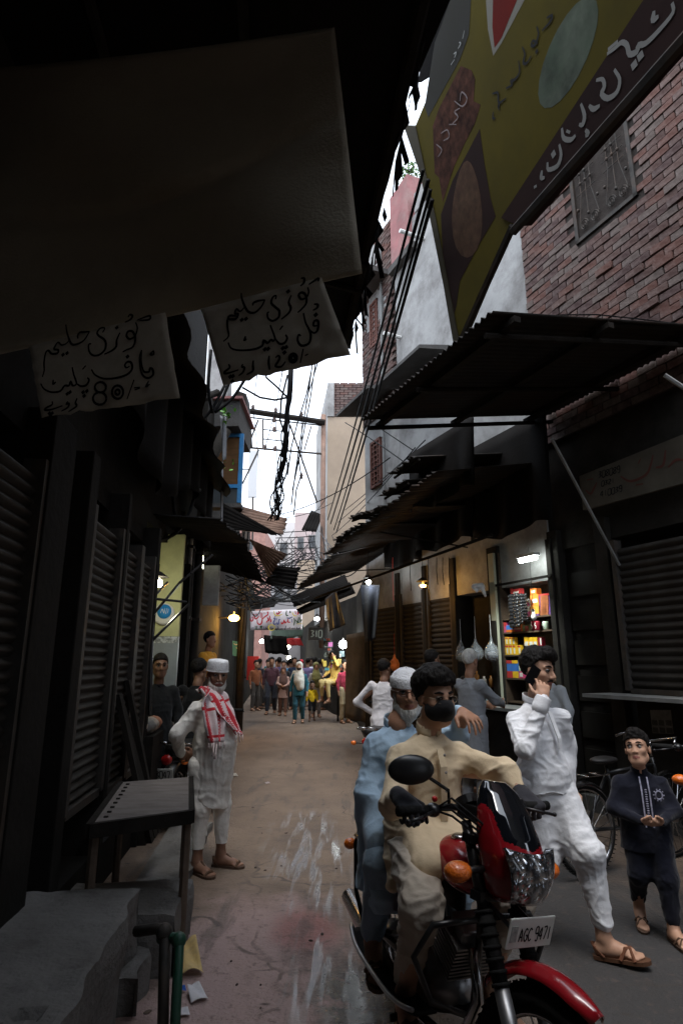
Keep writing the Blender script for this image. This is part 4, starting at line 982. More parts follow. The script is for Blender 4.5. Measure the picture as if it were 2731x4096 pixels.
def add_hand(d,wr,f,n,side,curl=0.35,s=1.0,k=0.004,spread=0.06,curls=None,thumb=0.5):
    """palm + four fingers + thumb; f = finger direction, n = way the palm faces, side 'R'/'L'"""
    wr=Vector(wr);f=Vector(f).normalized();n=Vector(n);n=(n-f*n.dot(f)).normalized();t=f.cross(n)if side=='R' else n.cross(f)
    pl,pw=.088*s,.038*s
    d.cone(wr,wr+f*pl*.4,.026*s,.027*s,.01)
    for q in(-1,-.33,.33,1):d.cone(wr+f*pl*.25+t*q*pw*.55,wr+f*pl*.95+t*q*pw*.82,.016*s,.0125*s,.012)
    L={1:.070,.33:.079,-.33:.073,-1:.056}
    for j,q in enumerate((1,.33,-.33,-1)):
        p=wr+f*pl*(.98 if abs(q)<.9 else .92)+t*q*pw*.86;dirv=(f+t*q*spread).normalized();cu=curls[j]if curls else curl;seg=L[q]*s
        ang=0.0;r=.0092*s if q>-.9 else .008*s
        for a,ln in((70,.45),(75,.32),(45,.25)):
            ang+=R_(a)*cu;dd=dirv*math.cos(ang)+n*math.sin(ang);p2=p+dd*seg*ln;d.cone(p,p2,r,r*.9,k);p=p2;r*=.93
    p=wr+f*pl*.22+t*pw*.75;d1=(f*.55+t*.75+n*.35*thumb).normalized();p2=p+d1*.042*s;d.cone(p,p2,.014*s,.0115*s,.008)
    d2=(f*.85+t*(.45-.5*thumb)+n*(.25+.6*thumb)).normalized();p3=p2+d2*.030*s;d.cone(p2,p3,.011*s,.010*s,k);d.cone(p3,p3+d2*.02*s,.0098*s,.0085*s,k)
def add_foot(d,an,f,s=1.0,up=None,toes=True):
    """ankle position an, foot points along f"""
    an=Vector(an);f=Vector(f).normalized();up=Vector(up)if up is not None else Vector((0,0,1));up=(up-f*up.dot(f)).normalized();x=f.cross(up)
    g=an-up*.062*s
    d.ell(g-f*.035*s+up*.004,(.033*s,)*3,k=.03);d.cone(an,g+f*.03*s+up*.012,.036*s,.036*s,.03);d.cone(g,g+f*.12*s-up*.004,.032*s,.03*s,.03)
    d.cone(g+f*.06*s+up*.012,g+f*.13*s-up*.006,.034*s,.022*s,.02)
    for i,q in enumerate((-.03,-.014,.001,.015,.028)):
        l=(.175,.182,.176,.166,.152)[i];d.cone(g+f*.12*s+x*q*s-up*.01,g+f*l*s+x*q*1.12*s-up*.018*s,.014*s,.0105*s if i else .0125*s,.006)
M_skin={'brown':mat('skin_brown',(0.33,0.17,0.105),0.55,0.12,14,0.1,90,spec=.35),'tan':mat('skin_tan',(0.47,0.27,0.18),0.55,0.1,14,0.08,90,spec=.35),'dark':mat('skin_dark',(0.22,0.115,0.075),0.55,0.15,14,0.15,90,spec=.35),'fair':mat('skin_fair',(0.46,0.28,0.20),0.55,0.1,14,0.08,90,spec=.35)}
M_lip=mat('lip',(0.27,0.10,0.08),0.45,0.1,20);M_hair=mat('black_hair',(0.009,0.0075,0.007),0.7,0.4,25,0.8,60,stretch=(1,1,.4),spec=.18);M_greyhair=mat('white_hair',(0.55,0.54,0.51),0.8,0.3,30,0.9,70,stretch=(1,1,.35))
M_eye=mat('eye_white',(0.27,0.25,0.235),0.3,0);M_iris=mat('eye_dark',(0.015,0.010,0.008),0.15,0)
M_sole=mat('sandal_sole',(0.085,0.055,0.04),0.7,0.2,10);M_strap=mat('sandal_strap',(0.10,0.06,0.04),0.6,0.2,10)
def eyes(parent,H,look=(0,0),lid=0.0,brow=M_hair,bw=.006):
    for sx in(-1,1):
        c=H.P(sx*.031,.0735,.0075);r=.0135*H.k;mb=MB();mb.ball(c,r,8);dirv=(H.R@Vector((look[0],1,look[1]))).normalized()
        mb.ball(c+dirv*r*.52,r*.62,7,1);link('eye',mb.mesh('eye',[M_eye,M_iris],True),parent)
        mb=MB();mb.tube([H.P(sx*.013,.0905,.031),H.P(sx*.030,.0865,.0365),H.P(sx*.050,.070,.031)],[bw*.8*H.k,bw*H.k,bw*.45*H.k],6);link('eyebrow',mb.mesh('eyebrow',brow,True),parent)
        mb=MB();mb.tube([H.P(sx*.016,.0845,.0125-lid),H.P(sx*.031,.0885,.0185-lid),H.P(sx*.047,.0790,.0125-lid)],.0032*H.k,5);link('eyelash',mb.mesh('eyelash',M_hair,True),parent)
def hair_cap(H,h,grow=.014,front=.052,side=.0,back=-.055,top=0.0,tuft=0.0):
    """hair volume: skull grown outwards, cut by the hairline"""
    d=Sdf(h);g=grow
    H.ell(d,(0,-.018,.038+top*.5),(.074+g,.096+g,.083+g+top),.01)
    if tuft:H.ell(d,(0,.055,.10+top),(.05,.035,.025+tuft),.02)
    Mi=np.array(H.M.inverted())
    def cut(X,Y,Zz):
        x=X*Mi[0,0]+Y*Mi[0,1]+Zz*Mi[0,2]+Mi[0,3];y=X*Mi[1,0]+Y*Mi[1,1]+Zz*Mi[1,2]+Mi[1,3];z=X*Mi[2,0]+Y*Mi[2,1]+Zz*Mi[2,2]+Mi[2,3]
        line=np.where(y>.03,front+(y-.03)*.35,np.where(y>-.015,side+(y+.015)/.045*(front-side),back+np.clip((y+.10)/.085,0,1)*(side-back)))
        return(line-z)*.8
    d.func(d.lo-.05,d.hi+.05,cut);return d
def sandal(parent,an,f,s=1.0,m1=None,m2=None,style='cross',up=None):
    an=Vector(an);f=Vector(f).normalized();up=Vector(up)if up is not None else Vector((0,0,1));up=(up-f*up.dot(f)).normalized();x=f.cross(up);g=an-up*.1*s
    o=[(-.075,.0),(-.065,.028),(-.02,.034),(.06,.040),(.13,.048),(.175,.043),(.203,.022),(.21,0),(.203,-.022),(.175,-.043),(.13,-.048),(.06,-.038),(-.02,-.034),(-.065,-.028)]
    M=Matrix(((f.x,x.x,up.x,g.x),(f.y,x.y,up.y,g.y),(f.z,x.z,up.z,g.z),(0,0,0,1)))
    t=bpy.data.objects.new('sandal',None)
    mb=MB();mb.prism([(a*s,b*s)for a,b in o],.018*s,M);so_=link('sandal',mb.mesh('sole',m1 or M_sole),parent)
    Q=lambda a,b,c:M@Vector((a*s,b*s,c*s));S_=[]
    if style=='cross':S_=[([Q(.07,-.042,.015),Q(.10,-.02,.062),Q(.12,.01,.062),Q(.14,.045,.015)],.010),([Q(.07,.042,.015),Q(.10,.02,.064),Q(.12,-.01,.06),Q(.14,-.045,.015)],.010)]
    else:S_=[([Q(.145,0,.02),Q(.12,0,.05),Q(.05,0,.095)],.009),([Q(.15,-.045,.015),Q(.155,-.02,.042),Q(.155,.02,.042),Q(.15,.045,.015)],.010)]
    S_.append(([Q(-.01,-.034,.018),Q(-.055,-.022,.06),Q(-.068,0,.07),Q(-.055,.022,.06),Q(-.01,.034,.018)],.007))
    for P,r in S_:mb=MB();mb.tube(P,r*s,6);link('strap',mb.mesh('strap',m2 or M_strap),so_)
    return so_
def person(label,loc,rotz,cat='person',group=None):return thing('person',label,cat,loc,rotz,group)
def body_core(d,J,s=1.0,arms=True,legs=True):
    """torso, arms and legs of the one continuous body surface"""
    n,c,p=Vector(J['neck']),Vector(J['chest']),Vector(J['pelvis'])
    d.cone(Vector(J['headc'])+Vector((0,0,-.06)),n,.05*s,.055*s,.02);d.cone(n,c,.048*s,.055*s,.02);d.cone(c,p,.065*s,.08*s,.03)
    for sd in 'RL':
        if arms:
            sh=Vector(J['sh'+sd])*.86+c*.14+Vector((0,0,-.045*s));d.cone(c+Vector((0,0,.05*s)),sh,.04*s,.034*s,.02);d.chain([sh,J['el'+sd],J['wr'+sd]],[.036*s,.034*s,.027*s],.02)
        if legs:d.chain([J['hip'+sd],J['kn'+sd],J['an'+sd]],[.08*s,.055*s,.036*s],.03)
def jdef(H=1.70):
    k=H/1.70;f=lambda*a:Vector(a)*k
    return dict(headc=f(0,.02,1.585),neck=f(0,-.01,1.43),chest=f(0,-.01,1.24),pelvis=f(0,-.01,.93),shR=f(.175,-.015,1.385),shL=f(-.175,-.015,1.385),elR=f(.235,-.03,1.11),elL=f(-.235,-.03,1.11),wrR=f(.245,.05,.87),wrL=f(-.245,.05,.87),
                hipR=f(.09,0,.90),hipL=f(-.09,0,.90),knR=f(.10,.02,.50),knL=f(-.10,.02,.50),anR=f(.105,-.02,.10),anL=f(-.105,-.02,.10))
# ------------------------------------------------------------------ cloth colours
F_cream=fabric('cream_cotton',(0.66,0.53,0.36));F_white=fabric('white_cotton',(0.74,0.75,0.78));F_blue=fabric('pale_blue_cotton',(0.38,0.52,0.66));F_grey=fabric('grey_green_cotton',(0.82,0.80,0.75))
F_navy=fabric('navy_cotton',(0.007,0.008,0.016));F_taupe=fabric('taupe_cotton',(0.48,0.42,0.35));F_slate=fabric('slate_cotton',(0.24,0.25,0.27));F_black=fabric('black_cloth',(0.012,0.012,0.014));F_glove=fabric('glove_knit',(0.035,0.035,0.042))
F_cap=mat('white_cap_knit',(0.70,0.71,0.74),.9,.12,30,.6,120)
def tl(t):
    Mi=WM(t).inverted();return lambda*a:Mi@(a[0]if len(a)==1 else Vector(a))
def make_body(t,J,H,h,skin,hands=(),feet=(),jaw=1.0,nose=1.0,s=1.0,detail=True,lips=True,arms=True,legs=True):
    d=Sdf(h);body_core(d,J,s,arms,legs);add_head(d,H,jaw,nose,detail)
    for a in hands:add_hand(d,**a)
    for a in feet:add_foot(d,**a)
    return soft('body',d,[M_skin[skin],M_lip],t,it=1,matfn=(lambda c:lip_index(H,c))if(lips and detail)else None)
def stroke_band(parent,name,pts,w,m,n,t=.003):
    mb=MB();P=[Vector(p)for p in pts];n=Vector(n)
    for i in range(len(P)-1):
        d=(P[i+1]-P[i]).normalized();x=n.cross(d).normalized()*w/2;mb.slab(P[i]-x,P[i+1]-x,P[i+1]+x,P[i]+x,t,n)
    return link(name,mb.mesh(name,m),parent)
def moustache(parent,H,w=.026,r=.0062,m=M_hair):
    mb=MB();mb.tube([H.P(-w,.080,-.058),H.P(-.012,.0905,-.0495),H.P(0,.093,-.0485),H.P(.012,.0905,-.0495),H.P(w,.080,-.058)],[r*.5*H.k,r*H.k,r*.8*H.k,r*H.k,r*.5*H.k],6);link('moustache',mb.mesh('moustache',m,True),parent)
def beard(parent,H,h,m,length=.06,full=1.0,cheek=-.02,fold=.006,seed=3):
    d=Sdf(h)
    H.ell(d,(0,.040,-.090),(.050*full,.045,.036),.02);H.cone(d,(0,.055,-.10),(0,.05,-.11-length),.034*full,.016*full,.03)
    for sx in(-1,1):H.cone(d,(sx*.064,.012,cheek),(sx*.05,.03,-.075),.012,.022,.02);H.cone(d,(sx*.05,.03,-.075),(sx*.02,.055,-.11),.022,.028,.02)
    Mi=np.array(H.M.inverted())
    def cut(X,Y,Zz):
        x=X*Mi[0,0]+Y*Mi[0,1]+Zz*Mi[0,2]+Mi[0,3];y=X*Mi[1,0]+Y*Mi[1,1]+Zz*Mi[1,2]+Mi[1,3];z=X*Mi[2,0]+Y*Mi[2,1]+Zz*Mi[2,2]+Mi[2,3]
        return np.minimum(.028-np.abs(x),np.minimum(z+.080,y-.05))*.9  # mouth stays free
    d.func(d.lo-.05,d.hi+.05,cut);return soft('beard',d,m,parent,fold,45,(1,1,.3),seed,1)
def spectacles(parent,H,m,rim=.0022,w=.023,hh=.016,wire=True):
    mb=MB()
    for sx in(-1,1):
        mb.tube([H.P(sx*(.032+w*math.cos(a)),.098-.004*abs(math.cos(a)),.004+hh*math.sin(a))for a in[i*math.pi/8 for i in range(16)]],rim*H.k,5,closed=True);mb.tube([H.P(sx*.055,.094,.008),H.P(sx*.080,.05,.012),H.P(sx*.083,-.01,.010)],rim*H.k,5)
    mb.tube([H.P(-.009,.100,.006),H.P(0,.104,.009),H.P(.009,.100,.006)],rim*H.k,5);link('spectacles',mb.mesh('spectacles',m,True),parent)
def skullcap(parent,H,m,low=.035,grow=.012,tall=0.0,flat=False,tilt=0.0):
    mb=MB();rings=[]
    prof=[(1.02,low),(1.03,low+.012),(1.02,low+.03),(1.0,low+.05)]+([(.97,low+.075+tall),(.9,low+.09+tall),(.5,low+.097+tall),(.02,low+.099+tall)]if flat else[(.93,.085+tall),(.75,.108+tall),(.45,.124+tall),(.02,.131+tall)])
    n=28;vs=[];fs=[]
    for q,z in prof:
        for j in range(n):a=2*math.pi*j/n;vs.append(H.P(math.cos(a)*(.076+grow)*q,-.016+math.sin(a)*(.098+grow)*q,z+tilt*math.sin(a)))
    for i in range(len(prof)-1):
        for j in range(n):fs.append((i*n+j,i*n+(j+1)%n,(i+1)*n+(j+1)%n,(i+1)*n+j))
    mb.add(vs,fs);return link('cap',mb.mesh('cap',m,True),parent)
def collar(t,c,r,hgt,m,name='collar',gap=.3,ry=None):
    """stand collar open at the front (+y)"""
    mb=MB();n=20;c=Vector(c);ry=ry or r
    def fn(u,v):
        a=math.pi/2+gap/2+u*(2*math.pi-gap);return c+Vector((math.cos(a)*r*(1-.06*v),math.sin(a)*ry*(1-.06*v),v*hgt-.02*math.sin(a)*(1)))
    mb.grid(fn,n,3,thick=.004);return link(name,mb.mesh(name,m,True),t)

# ------------------------------------------------------------------ 1. old man with the red and white scarf
def old_man():
    b=atz(826,3478,0.0);t=person('bearded old man in white cap and pale kurta with red checked scarf',(b.x-.02,b.y,0),R_(-122))
    J=jdef(1.58);J['neck']=V(0,.0,1.345);J['headc']=V(0,.045,1.487)
    J.update(elR=V(.255,-.12,1.03),wrR=V(.10,-.24,.86),elL=V(-.25,-.12,1.04),wrL=V(-.08,-.25,.84),anR=V(.10,.02,.10),anL=V(-.12,.06,.10),knR=V(.10,.03,.47),knL=V(-.11,.06,.47))
    H=Head(MT(J['headc'],-6,2,-34,1.03))
    fR,fL=V(.12,1,0),V(-.35,1,0)
    make_body(t,J,H,.0075,'dark',feet=[dict(an=J['anR'],f=fR),dict(an=J['anL'],f=fL)],nose=1.1,hands=[dict(wr=J['wrR'],f=V(-.8,-.2,-.3),n=V(0,-1,0),side='R',curl=.5),dict(wr=J['wrL'],f=V(.8,-.2,-.3),n=V(0,-1,0),side='L',curl=.5)])
    eyes(t,H,(0,0),.003,M_greyhair,.005)
    beard(t,H,.006,M_greyhair,.085,1.15);moustache(t,H,.03,.008,M_greyhair);skullcap(t,H,F_cap,.030,.010,0.0,True)
    mb=MB();mb.tube([H.P(math.cos(a)*.087,-.016+math.sin(a)*.108,.035)for a in[i*math.pi/12 for i in range(24)]],.006,6,closed=True);link('cap_rim',mb.mesh('cap_rim',F_cap,True),t)
    k=Sdf(.009)
    k.loft([(.44,0,.03,.185,.145),(.62,0,.035,.185,.155),(.80,0,.05,.19,.175),(.95,0,.06,.19,.19),(1.06,0,.045,.18,.18),(1.16,0,.02,.17,.145),(1.24,0,.0,.16,.115),(1.33,0,-.01,.075,.07)],.03,2.1)
    for sd,sx in(('R',1),('L',-1)):k.chain([V(sx*.09,-.01,1.235),J['sh'+sd]+V(-sx*.02,0,-.075),J['el'+sd],J['wr'+sd]],[.06,.072,.076,.055],.035)
    hem=lambda X,Y,Zz:(.445+.15*np.clip((np.abs(X)-.10)/.12,0,1)**2+.02*np.sin(X*9)-Zz)
    k.func((-.6,-.6,.3),(.6,.6,.75),hem);soft('kurta',k,F_grey,t,.018,6.5,(1,1,1.7),5)
    s=Sdf(.009)
    for sd,sx in(('R',1),('L',-1)):s.chain([V(sx*.10,.0,.78),J['kn'+sd],J['an'+sd]+V(0,-.0,.085)],[.11,.085,.062],.04)
    s.func((-.5,-.5,0),(.5,.5,.4),lambda X,Y,Zz:.165-Zz);soft('shalwar',s,F_grey,t,.010,8,(1,1,1.4),9)
    for sd,f in(('R',fR),('L',fL)):sandal(t,J['an'+sd],f,1.0,style='toe')
    collar(t,V(0,-.005,1.325),.068,.035,F_grey)
    # scarf: one end over the right shoulder, the other across the chest
    def strip(name,path,widths,m,seed):
        P=[Vector(p[:3])for p in path];X=[Vector(p[3:6]).normalized()for p in path]
        def fn(u,v):
            i=u*(len(P)-1);a=min(int(i),len(P)-2);f=i-a;p=P[a].lerp(P[a+1],f);x=X[a].lerp(X[a+1],f).normalized();w_=widths[a]+(widths[a+1]-widths[a])*f
            tn=(P[a+1]-P[a]).normalized();nn=tn.cross(x);return p+x*(v-.5)*w_+nn*(.017*math.sin(v*15+u*4+seed)+.010*vn1(u*8,v*7,seed))
        mb=MB();mb.grid(fn,40,16,thick=.004);me=mb.mesh(name,m,True)
        uvl=me.uv_layers.new(name='weave');W=17
        for pl in me.polygons:
            for li in pl.loop_indices:
                vi=me.loops[li].vertex_index%(41*W);uvl.data[li].uv=((vi//W)/40.0,(vi%W)/16.0)
        o=link(name,me,t);return fn,o
    scarf=keffiyeh_material()
    f1,sc1=strip('scarf',[(-.06,-.11,1.30,1,.4,0),(.07,-.08,1.385,.5,1,.2),(.13,.045,1.355,.5,.9,.3),(.165,.16,1.24,1,-.3,.1),(.17,.205,1.10,1,-.3,0),(.165,.225,.98,1,-.35,0)],[.17,.2,.21,.2,.17,.12],scarf,1)
    f2,sc2=strip('scarf_end',[(.09,.01,1.385,1,-.3,0),(.07,.13,1.32,1,0,0),(.045,.205,1.20,1,.1,0),(.0,.25,1.10,1,.2,.2),(-.04,.275,1.02,1,.2,.3)],[.14,.19,.2,.17,.09],scarf,4)
    T=[([p,p+V(.004*math.sin(i),.003,-.03),p+V(.006*math.sin(i*2),0,-.05)],[.004,.005,.002],sc_)for f,n,sc_ in((f1,9,sc1),(f2,7,sc2))for i in range(n)for p in[f(1.0,i/(n-1))]]
    p=f1(1,.8);T+=[([p,p+V(0,.005,-.07),p+V(0,0,-.10)],[.004,.006,.012],sc1),([f1(1,.5),f1(1,.5)+V(.01,.005,-.09),f1(1,.5)+V(.01,0,-.12)],[.004,.006,.014],sc1)]
    for P,r,sc_ in T:tas=MB();tas.tube(P,r,6);link('tassel',tas.mesh('tassel',fabric('tassel_thread',(.62,.52,.52)),True),sc_)
    return t
def keffiyeh_material():
    m=fabric('keffiyeh',(0.66,0.58,0.60));t=m.node_tree;N=t.nodes;L=t.links;b=N['Principled BSDF']
    uv=N.new('ShaderNodeUVMap');uv.uv_map='weave';sp=N.new('ShaderNodeSeparateXYZ');L.new(uv.outputs[0],sp.inputs[0])
    def mth(op,a,c=0.0):
        q=N.new('ShaderNodeMath');q.operation=op
        for i,x in enumerate((a,c)):
            if isinstance(x,(int,float)):q.inputs[i].default_value=x
            else:L.new(x,q.inputs[i])
        return q.outputs[0]
    zig=mth('PINGPONG',mth('MULTIPLY',sp.outputs[0],26.0),0.5);st=mth('FRACT',mth('ADD',mth('MULTIPLY',sp.outputs[1],7.0),mth('MULTIPLY',zig,1.6)));red1=mth('GREATER_THAN',st,0.45)
    zone=mth('GREATER_THAN',mth('FRACT',mth('ADD',mth('MULTIPLY',sp.outputs[1],2.0),.15)),0.48)
    border=mth('LESS_THAN',mth('ABSOLUTE',mth('SUBTRACT',mth('FRACT',mth('MULTIPLY',sp.outputs[1],2.0)),0.72)),0.10)
    cross=mth('LESS_THAN',mth('FRACT',mth('MULTIPLY',sp.outputs[0],3.3)),0.11)
    r=mth('MAXIMUM',mth('MULTIPLY',red1,zone),mth('MAXIMUM',border,cross))
    mx_=N.new('ShaderNodeMix');mx_.data_type='RGBA';L.new(r,mx_.inputs[0]);mx_.inputs[6].default_value=(.66,.58,.60,1);mx_.inputs[7].default_value=(.50,.035,.05,1);L.new(mx_.outputs[2],b.inputs['Base Color']);return m
OLD=old_man()

# ------------------------------------------------------------------ 2. rider and 3. pillion (bike frame: origin under the rider, y = heading)
BK=V(0.40,3.0,0);BH_=196.0  # heading 16 degrees to the right of "towards the camera"
def BW(x,y,z):return Matrix.Translation(BK)@Matrix.Rotation(R_(BH_),4,'Z')@Vector((x,y,z))
def rider():
    t=person('young man in black mask and cream kurta riding the red motorcycle',BK,R_(BH_));q=tl(t)
    HR,HL=q(V(.262,2.37,1.075)),q(V(.785,2.655,1.03))
    J=dict(headc=q(V(.445,2.955,1.432)),neck=V(0,.03,1.30),chest=V(0,.02,1.10),pelvis=V(0,-.03,.85),shR=V(.15,.04,1.165),shL=V(-.145,.02,1.17),elR=q(V(.215,2.74,1.015)),elL=q(V(.715,2.80,1.125)),wrR=HR+V(.02,-.085,.03),wrL=HL+V(.01,-.08,.035),
             hipR=V(.09,0,.83),hipL=V(-.09,0,.83),knR=V(.20,.36,.69),knL=V(-.20,.36,.69),anR=V(.19,.14,.30),anL=V(-.19,.14,.30))
    H=Head(MT(J['headc'],-4,0,6,1.0))
    make_body(t,J,H,.0075,'tan',feet=[dict(an=J['anR'],f=V(.15,1,-.12)),dict(an=J['anL'],f=V(-.15,1,-.12))],lips=False)
    eyes(t,H,(.25,-.05),.002);spectacles(t,H,mat('thin_metal_rim',(.25,.2,.15),.3,0,metal=.8),.0013)
    hd=hair_cap(H,.0065,.020,.060,-.02,-.07,.018,.012);H.ell(hd,(0,.045,.095),(.07,.05,.035),.03);H.ell(hd,(.03,-.05,.07),(.07,.07,.06),.03);soft('hair',hd,M_hair,t,.012,28,(1,1,1),2,1)
    m=Sdf(.006);H.ell(m,(0,.028,-.050),(.073,.080,.066),.01);H.ell(m,(0,.090,-.030),(.034,.038,.036),.03)
    Mi=np.array(H.M.inverted())
    def cut(X,Y,Zz):
        y=X*Mi[1,0]+Y*Mi[1,1]+Zz*Mi[1,2]+Mi[1,3];z=X*Mi[2,0]+Y*Mi[2,1]+Zz*Mi[2,2]+Mi[2,3];return np.maximum(z-.004+.2*(.09-y),.0-y)
    m.func(m.lo-.02,m.hi+.02,cut);soft('face_mask',m,F_black,t,.002,30)
    mb=MB()
    for sx in(-1,1):mb.tube([H.P(sx*.06,.02,-.035),H.P(sx*.078,0,-.01),H.P(sx*.083,-.02,.0)],.0025,5)
    link('mask_loop',mb.mesh('mask_loop',F_black),t)
    k=Sdf(.008)
    k.loft([(.80,0,-.02,.175,.14),(.92,0,.0,.165,.135),(1.05,0,.02,.16,.128),(1.14,0,.03,.162,.12),(1.20,0,.035,.15,.10),(1.245,0,.035,.12,.085),(1.285,0,.03,.07,.065)],.03,2.2)
    k.chain([V(.07,.04,1.19),J['shR'],J['elR'],J['wrR']+V(0,-.02,0)],[.06,.070,.066,.05],.03);k.chain([V(-.07,.03,1.19),J['shL'],J['elL'],J['wrL']+V(0,-.02,0)],[.06,.070,.066,.05],.03)
    for sx in(1,-1):k.cone(V(sx*.07,.0,.86),V(sx*.13,.27,.80),.125,.085,.04)
    k.cone(V(0,.05,.86),V(0,.25,.83),.11,.08,.05);k.cone(V(.12,-.02,.85),V(.22,.12,.70),.10,.05,.05)
    soft('kurta',k,F_cream,t,.019,7,(1,1,1.2),12)
    s=Sdf(.008)
    for sd,sx in(('R',1),('L',-1)):s.chain([V(sx*.09,-.03,.83),J['kn'+sd],J['an'+sd]+V(0,0,.06)],[.115,.092,.058],.03)
    soft('trousers',s,F_taupe,t,.017,9,(1,1,1.5),14)
    collar(t,V(0,.03,1.282),.060,.04,F_cream,gap=.5)
    fr=[V(0,.135,1.22),V(0,.168,1.15),V(0,.165,1.03),V(0,.155,.93)];stroke_band(t,'placket',[p+V(0,.012,0)for p in fr],.032,F_cream,V(0,1,.05),.006)
    for p in(V(0,.192,1.20),V(0,.20,1.13),V(0,.196,1.055),V(0,.19,.98)):mb=MB();mb.ball(p,(.0065,.004,.0065),6);link('button',mb.mesh('button',M_eye,True),t)
    for sd,Hd in(('R',HR),('L',HL)):  # gloved fists round the grips
        g_=Sdf(.0055);w_=J['wr'+sd];sx=1 if sd=='R' else-1;f=(Hd-w_).normalized()
        add_hand(g_,wr=w_,f=(f+V(0,.3,-.1)),n=V(0,-.25,-1),side=sd,curl=.95,s=1.14,thumb=.9,spread=.03);g_.cone(w_-f*.015,w_+f*.02,.033,.033,.01);soft('glove',g_,F_glove,t,.0015,30)
    mb=MB();w_=J['wrL'];mb.tube([w_+V(.034*math.cos(a),-.05,.034*math.sin(a))for a in[i*.5236 for i in range(12)]],.008,6,closed=True);link('watch',mb.mesh('watch',mat('brass_watch',(.45,.30,.1),.3,0,metal=.9)),t)
    for sd in 'RL':sandal(t,J['an'+sd],V(.15 if sd=='R' else-.15,1,-.12),1.0)
    return t,HR,HL
RIDER,GRIP_R,GRIP_L=rider()
def pillion():
    t=person('old man in white cap and pale blue kurta riding pillion on the red motorcycle',BW(0,-.42,0),R_(BH_));q=tl(t)
    hs_=q(V(.60,3.02,1.335))
    J=dict(headc=q(V(.352,3.38,1.44)),neck=V(0.0,.04,1.28),chest=V(0,.0,1.12),pelvis=V(0,-.05,.88),shR=q(V(.185,3.36,1.175)),shL=V(-.15,.05,1.185),elR=q(V(.115,3.26,.955)),elL=V(-.26,.24,1.24),wrR=q(V(.225,3.08,.90)),wrL=hs_+V(-.02,-.09,.02),
             hipR=V(.10,0,.86),hipL=V(-.10,0,.86),knR=V(.20,.34,.74),knL=V(-.20,.34,.74),anR=V(.21,.22,.36),anL=V(-.21,.22,.36))
    H=Head(MT(J['headc'],-3,0,-14,1.0))
    make_body(t,J,H,.0075,'brown',feet=[dict(an=J['anR'],f=V(.2,1,-.1)),dict(an=J['anL'],f=V(-.2,1,-.1))],hands=[dict(wr=J['wrR'],f=V(-.1,.9,-.35),n=V(0,-.3,-1),side='R',curl=.4),dict(wr=J['wrL'],f=V(-.12,.85,-.25),n=V(0,-.3,-1),side='L',curl=.35,spread=.16)],nose=1.12)
    eyes(t,H,(.1,0),.003,M_greyhair,.004);beard(t,H,.006,M_greyhair,.05,1.0,-.01);skullcap(t,H,F_cap,.028,.011,-.004,False,-.006);spectacles(t,H,mat('brown_rim',(.06,.025,.015),.35,0),.0026,.024,.017)
    k=Sdf(.008)
    k.loft([(.84,0,-.04,.20,.16),(.95,0,-.02,.20,.16),(1.08,0,.0,.185,.14),(1.16,0,.02,.175,.125),(1.22,0,.025,.145,.10),(1.285,0,.02,.07,.065)],.03)
    k.chain([V(.07,.02,1.17),J['shR'],J['elR'],J['wrR']+V(0,-.02,.01)],[.06,.07,.066,.052],.03);k.chain([V(-.09,.03,1.19),J['shL'],J['elL'],J['wrL']+V(0,-.03,0)],[.06,.068,.06,.048],.03)
    for sx in(1,-1):k.chain([V(sx*.10,-.02,.88),V(sx*.18,.30,.80),V(sx*.19,.33,.55)],[.12,.095,.075],.05)
    k.cone(V(.15,.05,.85),V(.19,.12,.55),.09,.075,.06)
    k.func((-1,-1,.3),(1,1,.7),lambda X,Y,Zz:.515+.02*np.sin(Y*17)-Zz)
    soft('kurta',k,F_blue,t,.02,6,(1,1,1.2),22);collar(t,V(0,.02,1.27),.066,.04,F_blue,gap=.4)
    s=Sdf(.009)
    for sd,sx in(('R',1),('L',-1)):s.chain([V(0,.1,.86),J['kn'+sd]+V(0,0,-.02),J['an'+sd]+V(0,0,.04)],[.07,.095,.068],.03)
    soft('shalwar',s,fabric('pale_blue_shalwar',(.24,.33,.42)),t,.01,8,(1,1,1.4),23)
    for sd in 'RL':sandal(t,J['an'+sd],V(.2 if sd=='R' else-.2,1,-.1))
    return t
PILLION=pillion()

